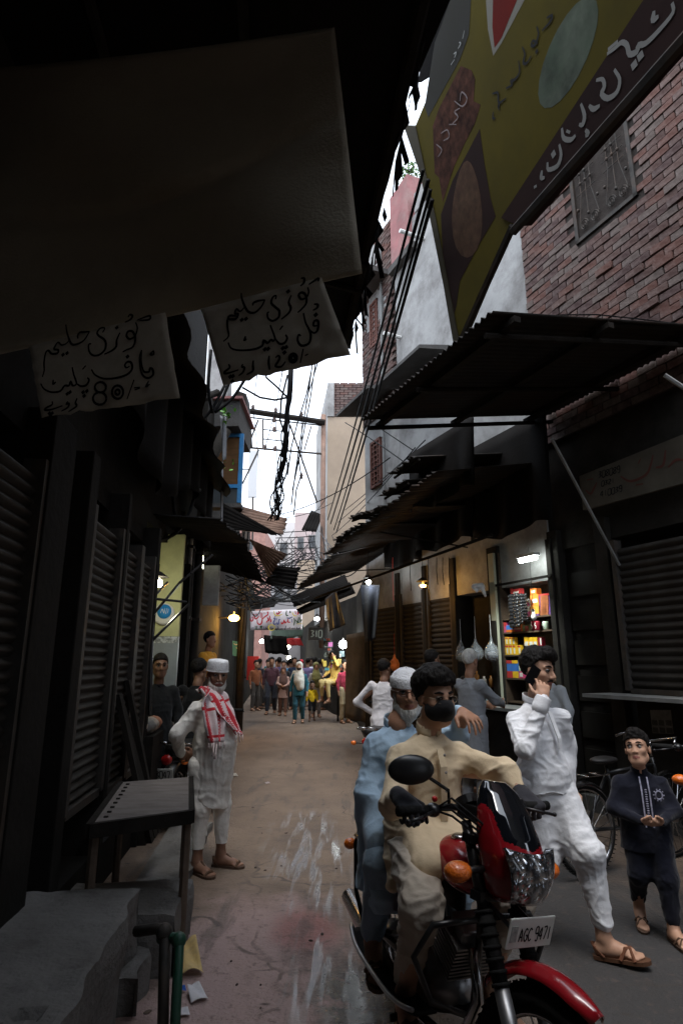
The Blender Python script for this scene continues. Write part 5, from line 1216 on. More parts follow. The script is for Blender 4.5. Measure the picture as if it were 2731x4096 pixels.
# ------------------------------------------------------------------ 4. man on the phone
def phone_man():
    t=person('young man in white shalwar kameez walking and talking on a phone',(1.22,3.96,0),R_(-146));q=tl(t)
    J=jdef(1.68);J['headc']=q(V(1.245,3.93,1.548));J['neck']=q(V(1.24,3.97,1.40))
    J['shR']=q(V(1.075,3.93,1.325));J['shL']=q(V(1.40,4.01,1.335));J['chest']=q(V(1.235,3.98,1.2));J['pelvis']=q(V(1.23,3.98,.92))
    J['shR']+=V(-.01,0,-.045);J['shL']+=V(.015,0,-.05);J['elR']=q(V(1.075,3.74,1.10));J['wrR']=q(V(1.205,3.76,1.375));J['elL']=q(V(1.44,4.05,1.07));J['wrL']=q(V(1.42,4.02,.83))
    J['hipR']=q(V(1.15,3.95,.88));J['hipL']=q(V(1.30,4.0,.88));J['knL']=q(V(1.405,3.83,.50));J['anL']=q(V(1.455,3.80,.115));J['knR']=q(V(1.20,3.93,.48));J['anR']=q(V(1.08,4.25,.16))
    # local frame: the visible striding leg is the one nearer the wall
    H=Head(MT(J['headc'],-9,-3,10,1.03));fL=q(V(1.62,3.70,.06))-q(V(1.455,3.80,.06));fL.z=.02
    fR=V(0,1,-.35)
    fh=(q(V(1.20,3.84,1.52))-J['wrR']).normalized()
    make_body(t,J,H,.0072,'tan',feet=[dict(an=J['anL'],f=fL),dict(an=J['anR'],f=fR)],hands=[dict(wr=J['wrR'],f=fh+V(-.1,.3,.2),n=q(V(1.2,4.05,1.5))-q(V(1.2,3.84,1.5)),side='R',curls=[.35,.5,.6,.65],s=1.0,thumb=.4),dict(wr=J['wrL'],f=V(0,.2,-1),n=V(1,0,0),side='L',curl=.4)])
    eyes(t,H,(.1,-.25),.005);moustache(t,H,.028,.007)
    bd=Sdf(.006);H.ell(bd,(0,.066,-.100),(.026,.022,.016),.01);
    for sx in(-1,1):H.cone(bd,(sx*.02,.075,-.10),(sx*.045,.04,-.085),.008,.007,.01)
    soft('beard',bd,M_hair,t,.002,60)
    hd=hair_cap(H,.0065,.013,.062,.0,-.06,.010,.022);H.ell(hd,(.0,.06,.102),(.055,.042,.034),.02);H.ell(hd,(-.03,.07,.085),(.03,.03,.025),.02);soft('hair',hd,M_hair,t,.008,34,(1,1,1),6,1)
    # phone between hand and ear
    c=H.P(.093,.018,-.03);M=(H.R@Euler((R_(-28),R_(8),0)).to_matrix());mb=MB();mb.box(c,(.008,.062,.125),M);ph_=link('phone',mb.mesh('phone',mat('phone_black',(.012,.012,.014),.2,0)),None);ph_.matrix_world=WM(t);tag(ph_,'black mobile phone held to the ear of the man in white','phone')
    k=Sdf(.008);W=lambda x,y,z:q(V(x,y,z))
    k.loft([(.80,.0,.02,.175,.135),(.90,0,.02,.17,.135),(1.02,.0,.015,.16,.128),(1.14,0,.0,.162,.122),(1.23,0,-.01,.152,.105),(1.29,0,-.02,.125,.09),(1.365,0,-.02,.065,.062)],.03)
    k.chain([V(.08,-.01,1.275),J['shR']+V(-.005,0,-.04),J['elR'],J['wrR']],[.06,.07,.072,.048],.03);k.chain([V(-.08,-.01,1.275),J['shL']+V(.0,0,-.035),J['elL'],J['wrL']+V(0,0,.03)],[.06,.068,.064,.05],.03)
    k.cone(V(.03,-.02,.9),V(.08,-.06,.74),.13,.08,.07);k.cone(V(-.05,.04,.92),V(-.08,.07,.74),.13,.08,.06)
    hemf=lambda X,Y,Zz:(.755+.05*np.sin(X*7+1)+.03*np.sin(Y*11)-Zz)
    k.func((-1,-1,.5),(1,1,.9),hemf);soft('kameez',k,F_white,t,.015,8,(1,1,1.5),31)
    s=Sdf(.008);s.chain([J['hipL']+V(0,0,.02),J['knL']+V(0,.01,.02),J['anL']+V(0,0,.085)],[.13,.10,.07],.04);s.chain([J['hipR'],J['knR'],J['anR']+V(0,0,.06)],[.13,.10,.07],.04)
    s.ell(V(0,.0,.84),(.16,.13,.12),k=.06);s.cone(J['hipL']+V(0,.05,-.2),J['knL']+V(.03,.04,.05),0.10,.085,.05)
    soft('shalwar',s,F_white,t,.012,7.5,(1,1,1.7),33)
    cf=Sdf(.006);d_=(J['wrR']-J['elR']).normalized();cf.cone(J['wrR']-d_*.045,J['wrR']+d_*.012,.050,.048,.004);cf.func(cf.lo-.1,cf.hi+.1,lambda X,Y,Zz:(X-J['wrR'].x)*d_.x+(Y-J['wrR'].y)*d_.y+(Zz-J['wrR'].z)*d_.z-.02);soft('cuff',cf,F_white,t,.001,20)
    collar(t,V(0,-.018,1.35),.064,.04,F_white,gap=.35)
    stroke_band(t,'placket',[V(-.01,.098,1.30),V(-.01,.128,1.22),V(-.01,.155,1.15),V(-.01,.157,1.09)],.030,F_white,V(0,1,.1),.008)
    sandal(t,J['anL'],fL,1.05,mat('brown_sole',(.10,.05,.03),.6,.2,8),mat('brown_strap',(.14,.06,.035),.6,.2,8));sandal(t,J['anR'],fR,1.05)
    return t
PHONE_MAN=phone_man()

# ------------------------------------------------------------------ 5. boy in navy
def boy():
    t=person('boy in embroidered navy kurta looking up at the riders',(1.90,4.12,0),R_(-192));q=tl(t);k0=1.16/1.70
    J=jdef(1.16);J['headc']=V(0,.02,1.045);J['neck']=V(0,.0,.93);J['shR']=V(.135,-.01,.885);J['shL']=V(-.135,-.01,.885)
    J['elR']=V(.185,.02,.70);J['elL']=V(-.185,.02,.70);J['wrR']=V(.055,.17,.665);J['wrL']=V(-.055,.17,.665);J['anR']=V(.06,-.12,.12);J['anL']=V(-.07,.10,.085);J['knL']=V(-.07,.09,.34);J['knR']=V(.07,.02,.34)
    H=Head(MT(J['headc']+V(0,0,.01),14,0,-24,.90))
    make_body(t,J,H,.0062,'tan',s=.72,jaw=.92,nose=.86,hands=[dict(wr=J['wrR'],f=V(-.75,.5,-.05),n=V(0,-.6,1),side='R',curl=.5,s=.75),dict(wr=J['wrL'],f=V(.75,.5,-.05),n=V(0,-.6,1),side='L',curl=.5,s=.75)],feet=[dict(an=J['anL'],f=V(-.25,1,0),s=.78),dict(an=J['anR'],f=V(.1,1,-.3),s=.78)])
    eyes(t,H,(.5,.35),-.002,M_hair,.0045)
    hd=hair_cap(H,.006,.013,.046,-.035,-.07,.010,.012);soft('hair',hd,M_hair,t,.016,42,(1,1,1),4,1)
    k=Sdf(.008);k.loft([(.46,0,.0,.165,.115),(.6,0,.0,.155,.11),(.75,0,.0,.145,.10),(.84,0,-.0,.14,.09),(.905,0,-.005,.09,.06),(.935,0,-.005,.055,.05)],.025)
    for sd,sx in(('R',1),('L',-1)):k.chain([V(sx*.06,-.005,.86),J['sh'+sd]+V(-sx*.012,0,-.035),J['el'+sd],J['wr'+sd]],[.04,.05,.05,.04],.025)
    soft('kurta',k,F_navy,t,.008,9,(1,1,1.3),41)
    s=Sdf(.008)
    for sd in 'RL':s.chain([J['hip'+sd],J['kn'+sd],J['an'+sd]+V(0,0,.04)],[.095,.075,.055],.03)
    soft('shalwar',s,F_navy,t,.010,10,(1,1,1.4),43);collar(t,V(0,-.003,.925),.05,.03,F_navy)
    M_emb=mat('pale_embroidery',(.26,.26,.34),.7,.5,60)
    for x in(-.022,.022):stroke_band(t,'embroidery',[V(x,.082,.90),V(x,.112,.82),V(x,.122,.72),V(x,.128,.62)],.008,M_emb,V(0,1,.1),.004)
    mb=MB()
    for i in range(16):mb.ball(V(0,.116+.0006*i,.83-i*.013),(.008,.004,.004),4)
    link('embroidery',mb.mesh('embroidery',M_emb),t)
    mb=MB();mb.tube([V(-.075+.020*math.cos(i*.5236),.104+.002*math.cos(i),.80+.024*math.sin(i*.5236))for i in range(12)],.0045,5,closed=True)
    for i in range(10):mb.ball(V(-.075+.029*math.cos(i*.628),.102,.80+.033*math.sin(i*.628)),.0045,4)
    link('crest',mb.mesh('crest',M_emb),t)
    sandal(t,J['anL'],V(-.25,1,0),.78);sandal(t,J['anR'],V(.1,1,-.3),.78)
    return t
BOY=boy()
# ------------------------------------------------------------------ motorcycles
M_redp=mat('red_enamel',(0.27,0.008,0.014),0.22,0.08,4,coat=.6,spec=.5);M_blackp=mat('black_enamel',(0.012,0.012,0.013),0.3,0.2,6,spec=.5);M_visor=mat('visor_gloss',(0.006,0.007,0.010),0.06,0,spec=.7,coat=1.0)
M_chrome=mat('chrome',(0.42,0.42,0.43),0.22,0.1,10,metal=1.0);M_alu=mat('dull_aluminium',(0.32,0.32,0.33),0.42,0.2,8,metal=.9);M_tyre=mat('tyre_rubber',(0.016,0.016,0.016),0.8,0.2,12,.4,60);M_vinyl=mat('seat_vinyl',(0.014,0.013,0.013),0.5,0.2,10)
M_amber=mat('amber_lens',(0.75,0.16,0.015),0.15,0.15,30,spec=.6,coat=.5,bump=.5,bscale=120);M_tail=mat('red_lens',(0.30,0.01,0.01),0.15,0,coat=.5);M_plate=mat('number_plate_white',(0.62,0.64,0.62),0.4,0.1,6)
def lens_mat():
    m=mat('headlight_lens',(0.72,0.74,0.78),0.08,0,metal=.85,coat=1.0);t=m.node_tree;N=t.nodes;L=t.links
    tc=N.new('ShaderNodeTexCoord');vo=N.new('ShaderNodeTexVoronoi');vo.inputs['Scale'].default_value=34;L.new(tc.outputs['Object'],vo.inputs['Vector']);bp=N.new('ShaderNodeBump');bp.inputs['Strength'].default_value=1.0;bp.inputs['Distance'].default_value=.02
    L.new(vo.outputs['Distance'],bp.inputs['Height']);L.new(bp.outputs[0],N['Principled BSDF'].inputs['Normal'])
    rp=N.new('ShaderNodeValToRGB');rp.color_ramp.elements[0].color=(.9,.92,.95,1);rp.color_ramp.elements[1].color=(.12,.13,.15,1);rp.color_ramp.elements[1].position=.6;L.new(vo.outputs['Distance'],rp.inputs[0]);L.new(rp.outputs[0],N['Principled BSDF'].inputs['Base Color']);return m
M_lens=lens_mat()
def wheel(parent,c,ax,R=.295,r=.043,spokes=16,alloy=False):
    """wheel centred at c with axle direction ax"""
    c=Vector(c);x,y,a=frame_from(ax);ring=lambda rad,n:[c+(x*math.cos(i*2*math.pi/n)+y*math.sin(i*2*math.pi/n))*rad for i in range(n)]
    mb=MB();mb.tube(ring(R-r,40),r,10,closed=True);w_=link('wheel',mb.mesh('tyre',M_tyre,True),parent)
    mb=MB();mb.tube(ring(R-2*r+.004,32),.013,8,closed=True);link('rim',mb.mesh('rim',M_chrome,True),w_)
    M=Matrix(((x.x,y.x,a.x,c.x),(x.y,y.y,a.y,c.y),(x.z,y.z,a.z,c.z),(0,0,0,1)));mb=MB();mb.lathe([(.02,-.06),(.055,-.045),(.06,0),(.055,.045),(.02,.06)],16,M);link('hub',mb.mesh('hub',M_alu,True),w_)
    mb=MB();n=spokes
    for i in range(n):t=i*2*math.pi/n;d=x*math.cos(t)+y*math.sin(t);d2=x*math.cos(t+.35)+y*math.sin(t+.35);mb.tube([c+d*.05+a*(.03 if i%2 else-.03),c+d2*(R-2*r)],.0028 if not alloy else .011,5)
    link('spokes',mb.mesh('spokes',M_chrome if not alloy else M_alu),w_)
    mb=MB()  # tread grooves
    for i in range(60):t=i*2*math.pi/60;d=x*math.cos(t)+y*math.sin(t);mb.tube([c+d*(R-.004)+a*.026,c+d*(R+.001)+a*.006],.0035,4);mb.tube([c+d*(R+.001)-a*.006,c+d*(R-.004)-a*.026],.0035,4)
    o=link('tread',mb.mesh('tread',M_tyre),w_);o['kind']='stuff'
    return w_
def arc_fender(parent,c,ax,R,a0,a1,width,m,name='fender'):
    c=Vector(c);side=Vector(ax).normalized();n=22;k=8
    def fn(u,v):
        a=a0+(a1-a0)*u;d=V(0,math.cos(a),math.sin(a));q=(v-.5)*2;taper=min(1,.55+3*u,.6+3.5*(1-u))
        return c+d*(R-.035*q*q)+side*q*width/2*taper
    mb=MB();mb.grid(fn,n,k,thick=.004);return link(name,mb.mesh(name,m,True),parent)
def motorcycle(t,GR,GL,steer=0.0,red=M_redp,plate=None,front=True,detail=True,footboard=False,mirror=None,plate_rear=None):
    P=lambda*a:Vector(a);fa=P(0,.82,.295);ra=P(0,-.42,.295)
    hp=P(0,.50,.92);axs=(P(0,.50,.92)-P(0,.82,.295)).normalized();SM=Matrix.Translation(hp)@Matrix.Rotation(steer,4,axs)@Matrix.Translation(-hp);S=lambda*a:SM@Vector(a)
    T3=SM.to_3x3();wheel(t,SM@fa,T3@P(1,0,0));wheel(t,ra,P(1,0,0),r=.046)
    for sx in(-1,1):
        mb=MB();mb.tube([S(sx*.085,.485,1.0),S(sx*.085,.60,.74)],.020,10);mb.tube([S(sx*.085,.60,.74),S(sx*.085,.69,.56)],[.030,.026],10,1)
        for i in range(7):q=i/6;mb.tube([S(sx*.085,.60+.09*q,.74-.18*q),S(sx*.085,.605+.09*q,.73-.18*q)],.034-.003*q,10,1)
        mb.tube([S(sx*.085,.69,.56),S(sx*.085,.82,.295)],.026,10,2);mb.tube([S(sx*.085,.835,.28),S(sx*.085,.80,.33)],.032,8,2);mb.tube([S(sx*.085,.74,.45),S(sx*.11,.755,.44)],.013,6,2);link('fork_leg',mb.mesh('fork_leg',[M_blackp,M_tyre,M_alu],True),t)
    fd=arc_fender(t,(0,0,0),(1,0,0),.350,R_(58),R_(140),.105,red);fd.data.transform(SM@Matrix.Translation(fa))
    mb=MB();mb.box(S(0,.52,.95),(.22,.05,.03),T3);mb.box(S(0,.58,.78),(.22,.05,.03),T3);link('fork_yoke',mb.mesh('fork_yoke',M_blackp),t)
    # bars
    c0=S(0,.46,1.02);GR,GL=Vector(GR),Vector(GL);u=(GR-GL).normalized()
    mb=MB();mb.tube([GL-u*.06,GL+u*.08,c0.lerp(GL,.45)+P(0,-.02,.02),c0+P(0,.01,.02)-u*.05,c0+P(0,.01,.02)+u*.05,c0.lerp(GR,.45)+P(0,-.02,.02),GR-u*.08,GR+u*.06],.012,8);hb=link('handlebar',mb.mesh('handlebar',M_blackp,True),t)
    for G,sg in((GR,1),(GL,-1)):
        mb=MB();mb.tube([G-u*sg*.055,G+u*sg*.07],.018,10);link('grip',mb.mesh('grip',M_tyre,True),hb)
        mb=MB();mb.ball(G-u*sg*.085,(.03,.03,.025),7);mb.tube([G-u*sg*.08+P(0,.02,0),G+P(0,.06,-.012),G+u*sg*.05+P(0,.065,-.02)],.006,6);mb.ball(G+u*sg*.055+P(0,.065,-.02),.009,5);link('lever',mb.mesh('lever',M_blackp,True),hb)
    if detail:
        mb=MB();mb.box(GL+u*.10+P(0,.0,.012),(.05,.035,.035));link('switch_box',mb.mesh('switch_box',M_blackp),hb,bevel=.005);mb=MB();mb.ball(GL+u*.075+P(0,-.035,.02),(.016,.006,.010),6);link('switch',mb.mesh('switch',mat('yellow_switch',(.75,.42,.02),.4,0)),hb)
        mb=MB();mb.ball(GR-u*.10+P(0,-.01,.035),.011,6);link('kill_switch',mb.mesh('kill_switch',mat('red_switch',(.6,.02,.02),.4,0)),hb)
        mb=MB()
        for k in range(4):mb.tube([GR-u*.09,GR-u*.14+P(0,.06,.05-.02*k),S(.06-.03*k,.62,.98-.03*k),S(.03*(k-1.5),.60,.82)],.0045,5)
        link('control_cable',mb.mesh('control_cable',M_cable,True),hb)
    if mirror is not None:
        b0,mc,f=[Vector(q)for q in mirror];mb=MB();mb.tube([b0,b0+P(0,0,.05),b0.lerp(mc,.55)+P(0,0,.03),mc-P(0,0,.0)],.0065,7);mr=link('mirror',mb.mesh('mirror_stalk',M_blackp,True),hb)
        x,y,z=frame_from(f);M=Matrix((x,y,z)).transposed();mb=MB();mb.ball(mc,(.088,.052,.022),12,0,M);link('mirror_shell',mb.mesh('mirror_shell',M_blackp,True),mr)
        mb=MB();mb.lathe([(.078,-.0235),(.08,-.0225)],24,Matrix.Translation(mc)@M.to_4x4(),0,1.0,.58);link('mirror_glass',mb.mesh('mirror_glass',M_chrome),mr)
    # headlight cowl
    d=Sdf(.006);d.loft([(.775,0,.615,.055,.045),(.80,0,.63,.082,.075),(.86,0,.64,.104,.095),(.93,0,.635,.116,.105),(.985,0,.615,.115,.10),(1.06,0,.585,.105,.082),(1.125,0,.555,.08,.055),(1.155,0,.535,.05,.03)],.02,2.4)
    d.func(d.lo-.05,d.hi+.05,lambda X,Y,Zz:(.50-Y))
    cw=soft('cowl',d,[red,M_visor],t,matfn=lambda c:((c[:,2]>.955+.25*np.abs(c[:,0]))&(c[:,1]>.575-(c[:,2]-.95)*.35)&(np.abs(c[:,0])<.098)));cw.data.transform(SM)
    def lens(u,v):
        w_=.066+.050*v**.8;x=(u-.5)*2;zz=.812+.128*v+.018*x*x*v;return S(x*w_,.758-.030*x*x-.055*v*v*.6-.03*(1-v)**3-.004,zz)
    mb=MB();mb.grid(lens,18,14,thick=.03);link('headlight',mb.mesh('headlight',M_lens,True),t)
    mb=MB();mb.box(S(0,.50,1.035),(.20,.10,.05),T3);mb.lathe([(.045,0),(.047,.03),(.02,.034)],16,SM@Matrix.Translation((.06,.47,1.05))@Matrix.Rotation(R_(35),4,'X'));mb.lathe([(.04,0),(.042,.03),(.02,.034)],16,SM@Matrix.Translation((-.05,.47,1.05))@Matrix.Rotation(R_(35),4,'X'));link('instrument_cluster',mb.mesh('instrument_cluster',M_blackp),t)
    for sx in(-1,1):
        mb=MB();mb.tube([S(sx*.09,.60,.87),S(sx*.20,.60,.865)],.012,7);tn=link('indicator',mb.mesh('indicator_stalk',M_blackp,True),t);mb=MB();mb.ball(S(sx*.235,.61,.865),(.050,.042,.034),12);link('indicator_lens',mb.mesh('indicator_lens',M_amber,True),tn)
    if plate:
        M=SM@Matrix.Translation((0,.735,.715))@Matrix.Rotation(R_(-12),4,'X');mb=MB();mb.box((0,0,0),(.225,.006,.098));mb.v=[tuple(M@Vector(p))for p in mb.v];pl=link('number_plate',mb.mesh('number_plate',M_plate),t,bevel=.004)
        mb=MB();f=lambda a,b:M@Vector((.112-a,.0045,.049-b));nn=M.to_3x3()@P(0,1,0)
        for s in digits(plate[0],.052,.034,.0165,.040)+digits(plate[1],.132,.034,.0155,.040):ribbon(mb,[f(a,b)for a,b in s],.0055,nn,False)
        link('plate_lettering',mb.mesh('plate_lettering',M_ink),pl)
        mb=MB();mb.box((0,0,0),(.030,.002,.05));mb.v=[tuple(M@(Vector(p)+P(.088,.0042,0)))for p in mb.v];link('plate_emblem',mb.mesh('plate_emblem',mat('grey_emblem',(.34,.37,.36),.5,.4,60)),pl)
        mb=MB();mb.tube([S(-.06,.70,.72),S(-.06,.60,.76)],.008,5);mb.tube([S(.06,.70,.72),S(.06,.60,.76)],.008,5);link('plate_bracket',mb.mesh('plate_bracket',M_blackp),t)
    # tank, seat, side panels
    d=Sdf(.009);d.ell((0,.29,.815),(.105,.19,.085),k=.03);d.ell((0,.12,.79),(.09,.15,.065),k=.05);d.ell((0,.40,.79),(.08,.11,.06),k=.05);soft('fuel_tank',d,red,t)
    mb=MB();mb.lathe([(.032,0),(.034,.012),(.02,.018)],16,Matrix.Translation((0,.30,.895)));link('tank_cap',mb.mesh('tank_cap',M_chrome,True),t)
    d=Sdf(.012);d.loft([(.70,0,-.22,.12,.34),(.74,0,-.22,.135,.36),(.785,0,-.22,.13,.355),(.80,0,-.22,.10,.33)],.02,3.2);soft('seat',d,M_vinyl,t)
    for sx in(-1,1):
        mb=MB();mb.prism([(-.30,.50),(.06,.52),(.08,.66),(-.02,.71),(-.32,.69),(-.40,.60)],.02,Matrix(((0,0,1,sx*.125-.01),(1,0,0,0),(0,1,0,0),(0,0,0,1))));link('side_panel',mb.mesh('side_panel',red if sx>0 else M_blackp),t,bevel=.006)
    # frame, engine
    mb=MB()
    for pts in([P(0,.50,.92),P(0,.44,.60),P(.0,.36,.32)],[P(0,.50,.90),P(0,.2,.78),P(0,-.2,.70),P(0,-.55,.72)],[P(.08,-.1,.70),P(.09,-.05,.42),P(.07,-.42,.30)],[P(-.08,-.1,.70),P(-.09,-.05,.42),P(-.07,-.42,.30)],[P(0,.36,.32),P(.07,.1,.22),P(.08,-.08,.30)],[P(0,.36,.32),P(-.07,.1,.22),P(-.08,-.08,.30)]):mb.tube(pts,.016,8)
    link('frame',mb.mesh('frame',M_blackp,True),t)
    d=Sdf(.010);d.ell((0,.12,.34),(.12,.17,.11),k=.03);d.ell((.10,.06,.33),(.05,.10,.10),k=.03);d.ell((-.10,.06,.33),(.05,.11,.10),k=.03);en=soft('engine',d,M_alu,t)
    for i in range(9):mb=MB();mb.box((0,.25+.012*i,.44+.017*i),(.17,.15,.008),Euler((R_(-25),0,0)).to_matrix());link('cooling_fin',mb.mesh('cooling_fin',M_alu),en)
    mb=MB();mb.box((0,.36,.60),(.12,.11,.05),Euler((R_(-25),0,0)).to_matrix());link('cylinder_head',mb.mesh('cylinder_head',M_alu),en,bevel=.01)
    mb=MB();mb.tube([P(.03,.44,.56),P(.05,.50,.42),P(.09,.40,.24),P(.12,.1,.20),P(.14,-.15,.24)],.020,10);mb.tube([P(.14,-.12,.235),P(.15,-.25,.26),P(.16,-.75,.36)],[.028,.042,.040],12);link('exhaust',mb.mesh('exhaust',M_chrome,True),t)
    mb=MB()
    for sx in(-1,1):mb.tube([P(0,.38,.30),P(sx*.20,.42,.40),P(sx*.27,.44,.56),P(sx*.20,.46,.66),P(0,.46,.66)],.012,7)
    link('leg_guard',mb.mesh('leg_guard',M_blackp,True),t)
    for sx in(-1,1):
        mb=MB();mb.tube([P(sx*.06,.14,.25),P(sx*.26,.16,.235)],.014,8);link('foot_peg',mb.mesh('foot_peg',M_tyre,True),t)
        mb=MB();mb.tube([P(sx*.10,-.42,.30),P(sx*.11,-.36,.68)],.024,8)
        for i in range(9):mb.tube([P(sx*.105,-.405+.006*i,.38+.025*i),P(sx*.105,-.404+.006*i,.386+.025*i)],.035,8)
        link('shock_absorber',mb.mesh('shock_absorber',M_chrome if sx>0 else M_blackp,True),t)
        mb=MB();mb.tube([P(sx*.05,.0,.30),P(sx*.08,-.42,.295)],.02,7);link('swing_arm',mb.mesh('swing_arm',M_blackp,True),t)
    arc_fender(t,ra,(1,0,0),.345,R_(30),R_(190),.14,M_blackp,'rear_fender')
    mb=MB();mb.ball((0,-.70,.66),(.06,.035,.05),8);link('tail_light',mb.mesh('tail_light',M_tail,True),t)
    mb=MB()
    for sx in(-1,1):mb.tube([P(sx*.13,-.10,.73),P(sx*.16,-.35,.76),P(sx*.15,-.62,.80),P(sx*.08,-.70,.82),P(0,-.71,.82)],.010,7)
    link('grab_rail',mb.mesh('grab_rail',M_chrome,True),t)
    for sx in(-1,1):mb=MB();mb.tube([P(sx*.06,-.66,.64),P(sx*.15,-.67,.64)],.009,6);tn=link('indicator',mb.mesh('indicator_stalk',M_blackp),t);mb=MB();mb.ball(P(sx*.175,-.67,.64),(.035,.03,.028),8);link('indicator_lens',mb.mesh('indicator_lens',M_amber,True),tn)
    if plate_rear:
        M=Matrix.Translation((0,-.74,.53))@Matrix.Rotation(R_(14),4,'X');mb=MB();mb.box((0,0,0),(.19,.006,.12));mb.v=[tuple(M@Vector(p))for p in mb.v];pl=link('number_plate',mb.mesh('number_plate',M_plate),t,bevel=.004)
        mb=MB();f=lambda a,b:M@Vector((-.09+a,-.005,.045-b));nn=M.to_3x3()@P(0,-1,0)
        for s in digits(plate_rear,.012,.012,.028,.062):ribbon(mb,[f(a,b)for a,b in s],.008,nn,False)
        link('plate_lettering',mb.mesh('plate_lettering',M_ink),pl)
    if footboard:
        def fb(u,v):return P(.150+.125*v*(1-.25*abs(2*u-1)**3),-.42+.78*u,.30+.03*(2*u-1)**4+.02*(v>.95))
        mb=MB();mb.grid(fb,24,8,thick=.008);link('footboard',mb.mesh('footboard',M_tyre,True),t)
        mb=MB();mb.tube([fb(i/20,1)+P(.004,0,.004)for i in range(21)],.009,7);link('footboard_rim',mb.mesh('footboard_rim',M_alu,True),t)
        mb=MB();mb.tube([P(.13,-.62,.74),P(.165,-.60,.66),P(.18,-.55,.45),P(.18,-.40,.33)],.012,7);mb.tube([P(.165,-.60,.70),P(.18,-.35,.70),P(.17,-.2,.62)],.010,7);link('side_guard',mb.mesh('side_guard',M_blackp,True),t)
    return t
bike=thing('motorcycle','red motorcycle with two riders coming toward the camera','motorcycle',BK,R_(BH_));q_=tl(bike)
motorcycle(bike,GRIP_R,GRIP_L,R_(20),plate=('AGC','9471'),footboard=True,mirror=(GRIP_R+V(-.14,.0,.01),q_(V(.255,2.36,1.215)),V(.12,1,.12)))
# ------------------------------------------------------------------ lamps
def emat(name,col,st):
    if name in MATS:return MATS[name]
    return mat(name,(.8,.8,.8),.4,0,emit=col,estr=st)
E_white=emat('lit_white_bulb',(.92,.98,1.0),22);E_cool=emat('lit_cool_tube',(.90,1.0,.97),26);E_orange=emat('lit_orange_bulb',(1.0,.50,.08),20);E_warm=emat('lit_warm_bulb',(1.0,.93,.68),22)
def bulb(label,p,r,em,watt,col,cap=True,hang=0.5,squash=1.0):
    p=Vector(p);t=thing('light_bulb',label,'lamp',p,0,'lit lamps along the lane');mb=MB();mb.ball(p,(r,r,r*squash),10);mb.build('glass',em,t,smooth=True)
    mb=MB();mb.tube([p+Z*r*squash*.9,p+Z*(r*squash+.07)],.016,8);mb.build('socket',M_white,t)
    if cap:mb=MB();mb.lathe([(.02,.03+r),(.10,r*.4),(.105,r*.35)],16,Matrix.Translation(p+Z*.05));mb.build('lamp_shade',M_tin,t)
    if hang:mb=MB();mb.tube([p+Z*(r+.06),p+Z*(r+.06+hang)],.004,5);mb.build('flex',M_cable,t)
    empty_light('lamp_light','POINT',p-Z*(r*squash+.03),watt,col,t,r);return t
bulb('white bulb hanging from the awning at the far end of the right row',at(1473,2328,10.6),.045,E_white,9,(.9,.97,1))
bulb('orange lamp hanging before the right shutters',at(1691,2343,9.3),.05,E_orange,8,(1,.5,.12),squash=.45)
bulb('bright white bulb on a post beside the man in yellow',at(1372,2578,16.4),.11,E_white,40,(.9,1,1),cap=False,hang=.25)
bulb('orange street lamp on an arm at the left',at(936,2472,13.5),.12,E_orange,45,(1,.52,.1),cap=False,hang=0,squash=.6)
bulb('white bulb in the far lane above the crowd',at(1047,2565,26),.09,E_white,20,(.9,1,1),hang=.6)
bulb('white lamp below the banner on the right side',at(1268,2476,21),.10,E_white,18,(1,1,.95),squash=.6)
bulb('small pale bulb deep in the lane',at(1154,2588,30),.09,E_warm,12,(1,.97,.8));bulb('lower pale bulb deep in the lane',at(1155,2631,31),.10,E_warm,12,(1,.97,.8));bulb('twin bulb high on the left stall',at(855,2211,10.4),.04,E_warm,5,(1,1,.8));bulb('bulb in the mouth of the left doorway',at(634,2333,6.35),.045,E_warm,5,(1,.96,.72),hang=.1)
mb=MB();p=at(936,2472,13.5);al=thing('lamp_arm','thin arm carrying the orange street lamp','lamp arm',p);mb.tube([p+V(-.6,.1,-.0),p+V(-.05,0,.02)],.018,6);mb.build('arm',M_iron,al)
# small shade lamp lit from inside, left
sl_=thing('sign_lamp','small box lamp glowing on the left stall front','lamp',at(800,2240,10.0));mb=MB();A,B,C_,D_=at(790,2202,10),at(812,2205,10),at(812,2275,10),at(782,2235,10);mb.slab(A,B,C_,D_,.04,V(0,-1,0));mb.build('lit_panel',emat('lit_panel',(1,1,.75),5),sl_)

# ------------------------------------------------------------------ lit general store on the right: batten, shelves, goods
st_=thing('shop_shelving','lit shelves of the small general store on the right','shelves',RP(2.2,-.7,0));OG=-.02
M_shelf=mat('shelf_board',(.10,.07,.05),.7,.2,6)
zS=[Rsz(2110,y,OG)[1]for y in(2467,2524,2618,2714,2810)]
for z in zS:mb=MB();fbox(mb,RP,1.66,2.70,-.30,OG+.02,z-.02,z);mb.build('shelf',M_shelf,st_)
for s in(1.64,2.70):mb=MB();fbox(mb,RP,s-.02,s+.02,-.32,OG+.03,.1,3.1);mb.build('upright',M_shelf,st_)
mb=MB();fbox(mb,RP,1.62,2.72,-.36,-.325,.1,3.1);mb.build('back_panel',mat('shop_back',(.2,.17,.13),.8,.2,4),st_)
jb=mat('cream_jamb',(.46,.47,.36),.7,.15,3,dirt=(.2,.19,.13),dscale=3,damt=.4);mb=MB();fbox(mb,RP,2.725,2.84,-.2,.06,.15,3.1);mb.build('door_jamb',jb,st_)
mb=MB();fbox(mb,RP,2.73,2.83,.062,.10,.15,2.15);mb.build('shutter_rail',M_dark,st_)
mb=MB();fbox(mb,RP,1.60,1.68,-.1,.05,.15,3.1);mb.build('shutter_rail',M_grime,st_)
mb=MB();s0,z0=Rsz(2050,2330,.08);fbox(mb,RP,1.6,2.7,.05,.07,z0-.01,z0+.02);mb.build('bracket_rail',M_dark,st_)
